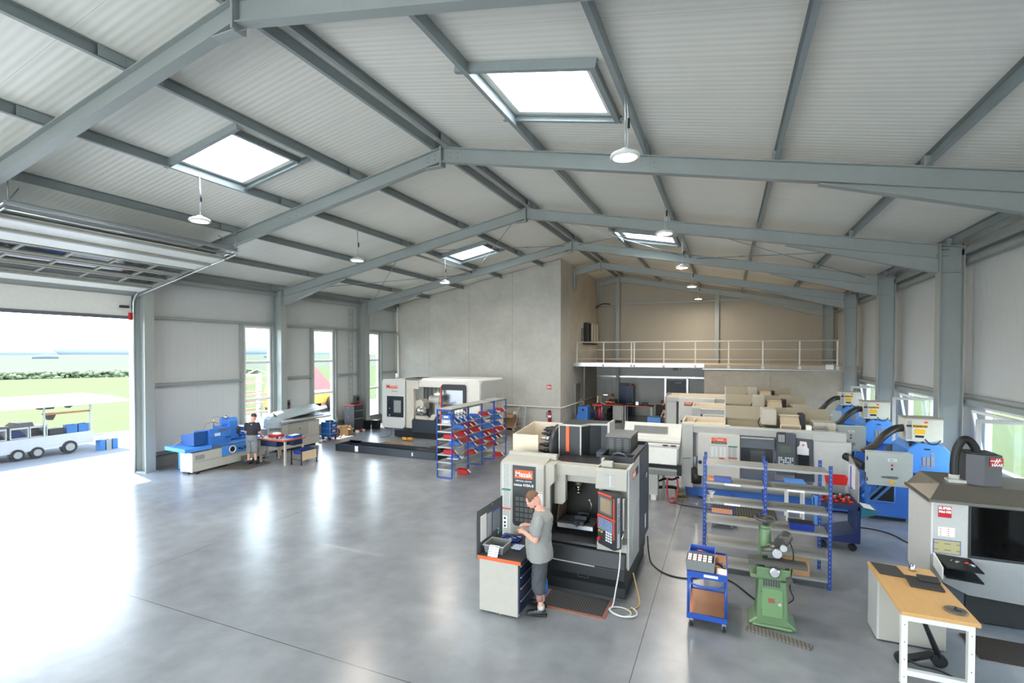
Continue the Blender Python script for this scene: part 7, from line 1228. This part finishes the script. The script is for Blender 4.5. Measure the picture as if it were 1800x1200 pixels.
        m.ell(hp(-.01,0,.045),(.106*headr,.09*headr,.095*headr),n=20,h=12,rot=(0,tilt-10,J.get('turn',0))); P(t,'cap',m,cap,local=True)
    if beard: m=MB(); m.ell(hp(.05,0,-.085),(.05,.05,.045),n=14,h=10,rot=(0,tilt,J.get('turn',0))); m.ell(hp(.0,0,-.07),(.06,.068,.035),n=14,h=10,rot=(0,tilt+20,J.get('turn',0))); P(t,'beard',m,beard,local=True)
    for s in(-1,1):
        m=MB(); m.ell(hp(.085,.03*s,.004),(.012,.014,.009),n=10,h=6); e=P(t,'eye',m,M('eye_white',(226,222,216),.3),local=True)
        m=MB(); m.ell(hp(.095,.03*s,.002),(.004,.006,.006),n=8,h=6); P(t,'pupil',m,M('pupil_dark',(40,30,26),.3),local=True)
t=thing('person','person in grey t-shirt and dark shorts at the drawer bench, looking down','person',(-2.47,6.86,0),rz=186)
J=dict(head=(.125,0,1.635),neck=(.03,0,1.49),tilt=34,turn=4,ng=1.15,hip=(0,0,.93),curl=.5,hemf=.25,
 torso=[(0.02,0,.80,.175,.225),(.03,0,.93,.18,.22),(.05,0,1.05,.175,.20),(.03,0,1.18,.155,.20),(.0,0,1.30,.145,.205),(-.02,0,1.40,.13,.215),(-.01,0,1.46,.105,.18),(.01,0,1.505,.07,.09)],
 armL=[(-.01,.20,1.42),(.02,.27,1.14),(.22,.13,1.19)],armR=[(-.01,-.20,1.42),(.04,-.26,1.15),(.22,-.10,1.22)],handL=(.9,-.5,.25),handR=(.85,.45,.15),
 legL=[(0,.10,.90),(.02,.11,.49),(-.03,.12,.10)],legR=[(0,-.10,.90),(.05,-.11,.49),(.03,-.13,.10)],footL=(1,.12,0),footR=(1,-.2,0))
build_person(t,J,M('shirt_grey',(142,142,138),.85,noise=.06,scale=14,bump=.3),M('shorts_charcoal',(74,76,80),.85,noise=.08,bump=.3),M('hair_brown',(116,84,62),.8,noise=.15,scale=60,bump=.4),sc=1.07,headr=1.06,beard=M('beard_brown',(78,52,40),.8,noise=.15,scale=60),sock=M('sock_grey',(190,188,180),.8))
for s in(-1,1): P(t,'pocket_flap',MB().box((.0 if s>0 else .02,(.185)*s-.0,.60),(.10,(.2)*s,.65)),M('flap_dark',(52,54,58),.85),local=True)
P(t,'tattoo',MB().cyl((-.0,.126,.30),(-.01,.128,.22),.0495,.045,n=16),M('tattoo_ink',(150,112,104),.6,noise=.4,scale=60),local=True)
g=thing('held_workpiece','small bright metal piece held in the hands of the person in grey','part',(-2.78,6.87,1.2)); P(g,'workpiece_body',MB().cyl((-2.80,6.84,1.225),(-2.80,6.92,1.235),.014,n=12),STEEL)
t=thing('person','person with dark cap in black t-shirt and grey shorts working at the blue grinder','person',(-14.78,12.05,0),rz=112)
J=dict(head=(.13,0,1.60),neck=(.06,0,1.46),tilt=30,turn=0,hip=(-.02,0,.93),curl=.35,hemf=.05,
 torso=[(-.02,0,.88,.12,.165),(0,0,.97,.125,.165),(.02,0,1.08,.125,.165),(.03,0,1.2,.125,.18),(.04,0,1.32,.12,.2),(.04,0,1.39,.10,.185),(.05,0,1.45,.065,.085)],
 armL=[(.03,.19,1.37),(.08,.25,1.10),(.28,.2,.95)],armR=[(.03,-.19,1.37),(.06,-.24,1.09),(.30,-.18,.93)],handL=(.8,-.1,-.4),handR=(.8,.1,-.45),
 legL=[(0,.09,.88),(.02,.10,.48),(-.02,.11,.10)],legR=[(0,-.09,.88),(.03,-.10,.48),(.02,-.12,.10)])
build_person(t,J,M('shirt_black',(40,42,48),.85,noise=.08,bump=.3),M('shorts_grey',(128,132,134),.85,bump=.3),M('hair_dark',(60,52,46),.8),cap=M('cap_brown',(74,68,62),.8),sock=M('sock_dark',(50,50,52),.8))
t=thing('person','person in black t-shirt bending forward beside the farthest turning centre','person',(-2.55,26.0,0),rz=205)
J=dict(head=(.36,0,1.32),neck=(.26,0,1.28),tilt=55,turn=0,hip=(-.05,0,.85),curl=.4,hemf=.3,
 torso=[(-.05,0,.80,.12,.165),(-.03,0,.90,.125,.165),(.03,0,.99,.13,.17),(.10,0,1.08,.13,.185),(.17,0,1.17,.125,.2),(.21,0,1.24,.11,.185),(.25,0,1.29,.07,.09)],
 armL=[(.18,.19,1.18),(.22,.22,.92),(.34,.2,.7)],armR=[(.18,-.19,1.18),(.24,-.22,.92),(.36,-.2,.7)],handL=(.4,0,-.8),handR=(.4,0,-.8),
 legL=[(-.04,.09,.82),(.04,.10,.46),(-.02,.11,.10)],legR=[(-.04,-.09,.82),(.06,-.10,.46),(.02,-.12,.10)])
build_person(t,J,M('shirt_black'),M('trousers_dark',(52,54,60),.85),M('hair_dark'))
t=thing('person','person in dark clothes seated behind the left long workbench under the gallery','person',(-5.95,28.75,0),rz=-100)
J=dict(head=(.16,0,1.33),neck=(.08,0,1.18),tilt=35,turn=0,hip=(-.02,0,.56),curl=.4,hemf=.9,
 torso=[(-.02,0,.50,.14,.18),(0,0,.62,.13,.17),(.02,0,.76,.13,.17),(.03,0,.90,.13,.185),(.04,0,1.03,.12,.2),(.05,0,1.11,.105,.185),(.07,0,1.17,.065,.085)],
 armL=[(.03,.19,1.09),(.14,.25,.86),(.38,.16,1.0)],armR=[(.03,-.19,1.09),(.14,-.25,.86),(.38,-.14,1.0)],handL=(.9,-.2,0),handR=(.9,.2,0),
 legL=[(0,.10,.55),(.42,.12,.54),(.42,.12,.10)],legR=[(0,-.10,.55),(.42,-.12,.54),(.40,-.12,.10)])
build_person(t,J,M('shirt_black'),M('trousers_dark'),M('hair_dark'))
t=thing('work_stool','round black stool under the seated person behind the left long workbench','stool',(-5.95,28.76,0)); P(t,'seat',MB().cyl((-5.95,28.76,.38),(-5.95,28.76,.44),.18,n=20),BLACK); P(t,'leg',MB().cyl((-5.95,28.76,.03),(-5.95,28.76,.38),.03).cyl((-5.95,28.76,0),(-5.95,28.76,.03),.2,n=20),GALVD)
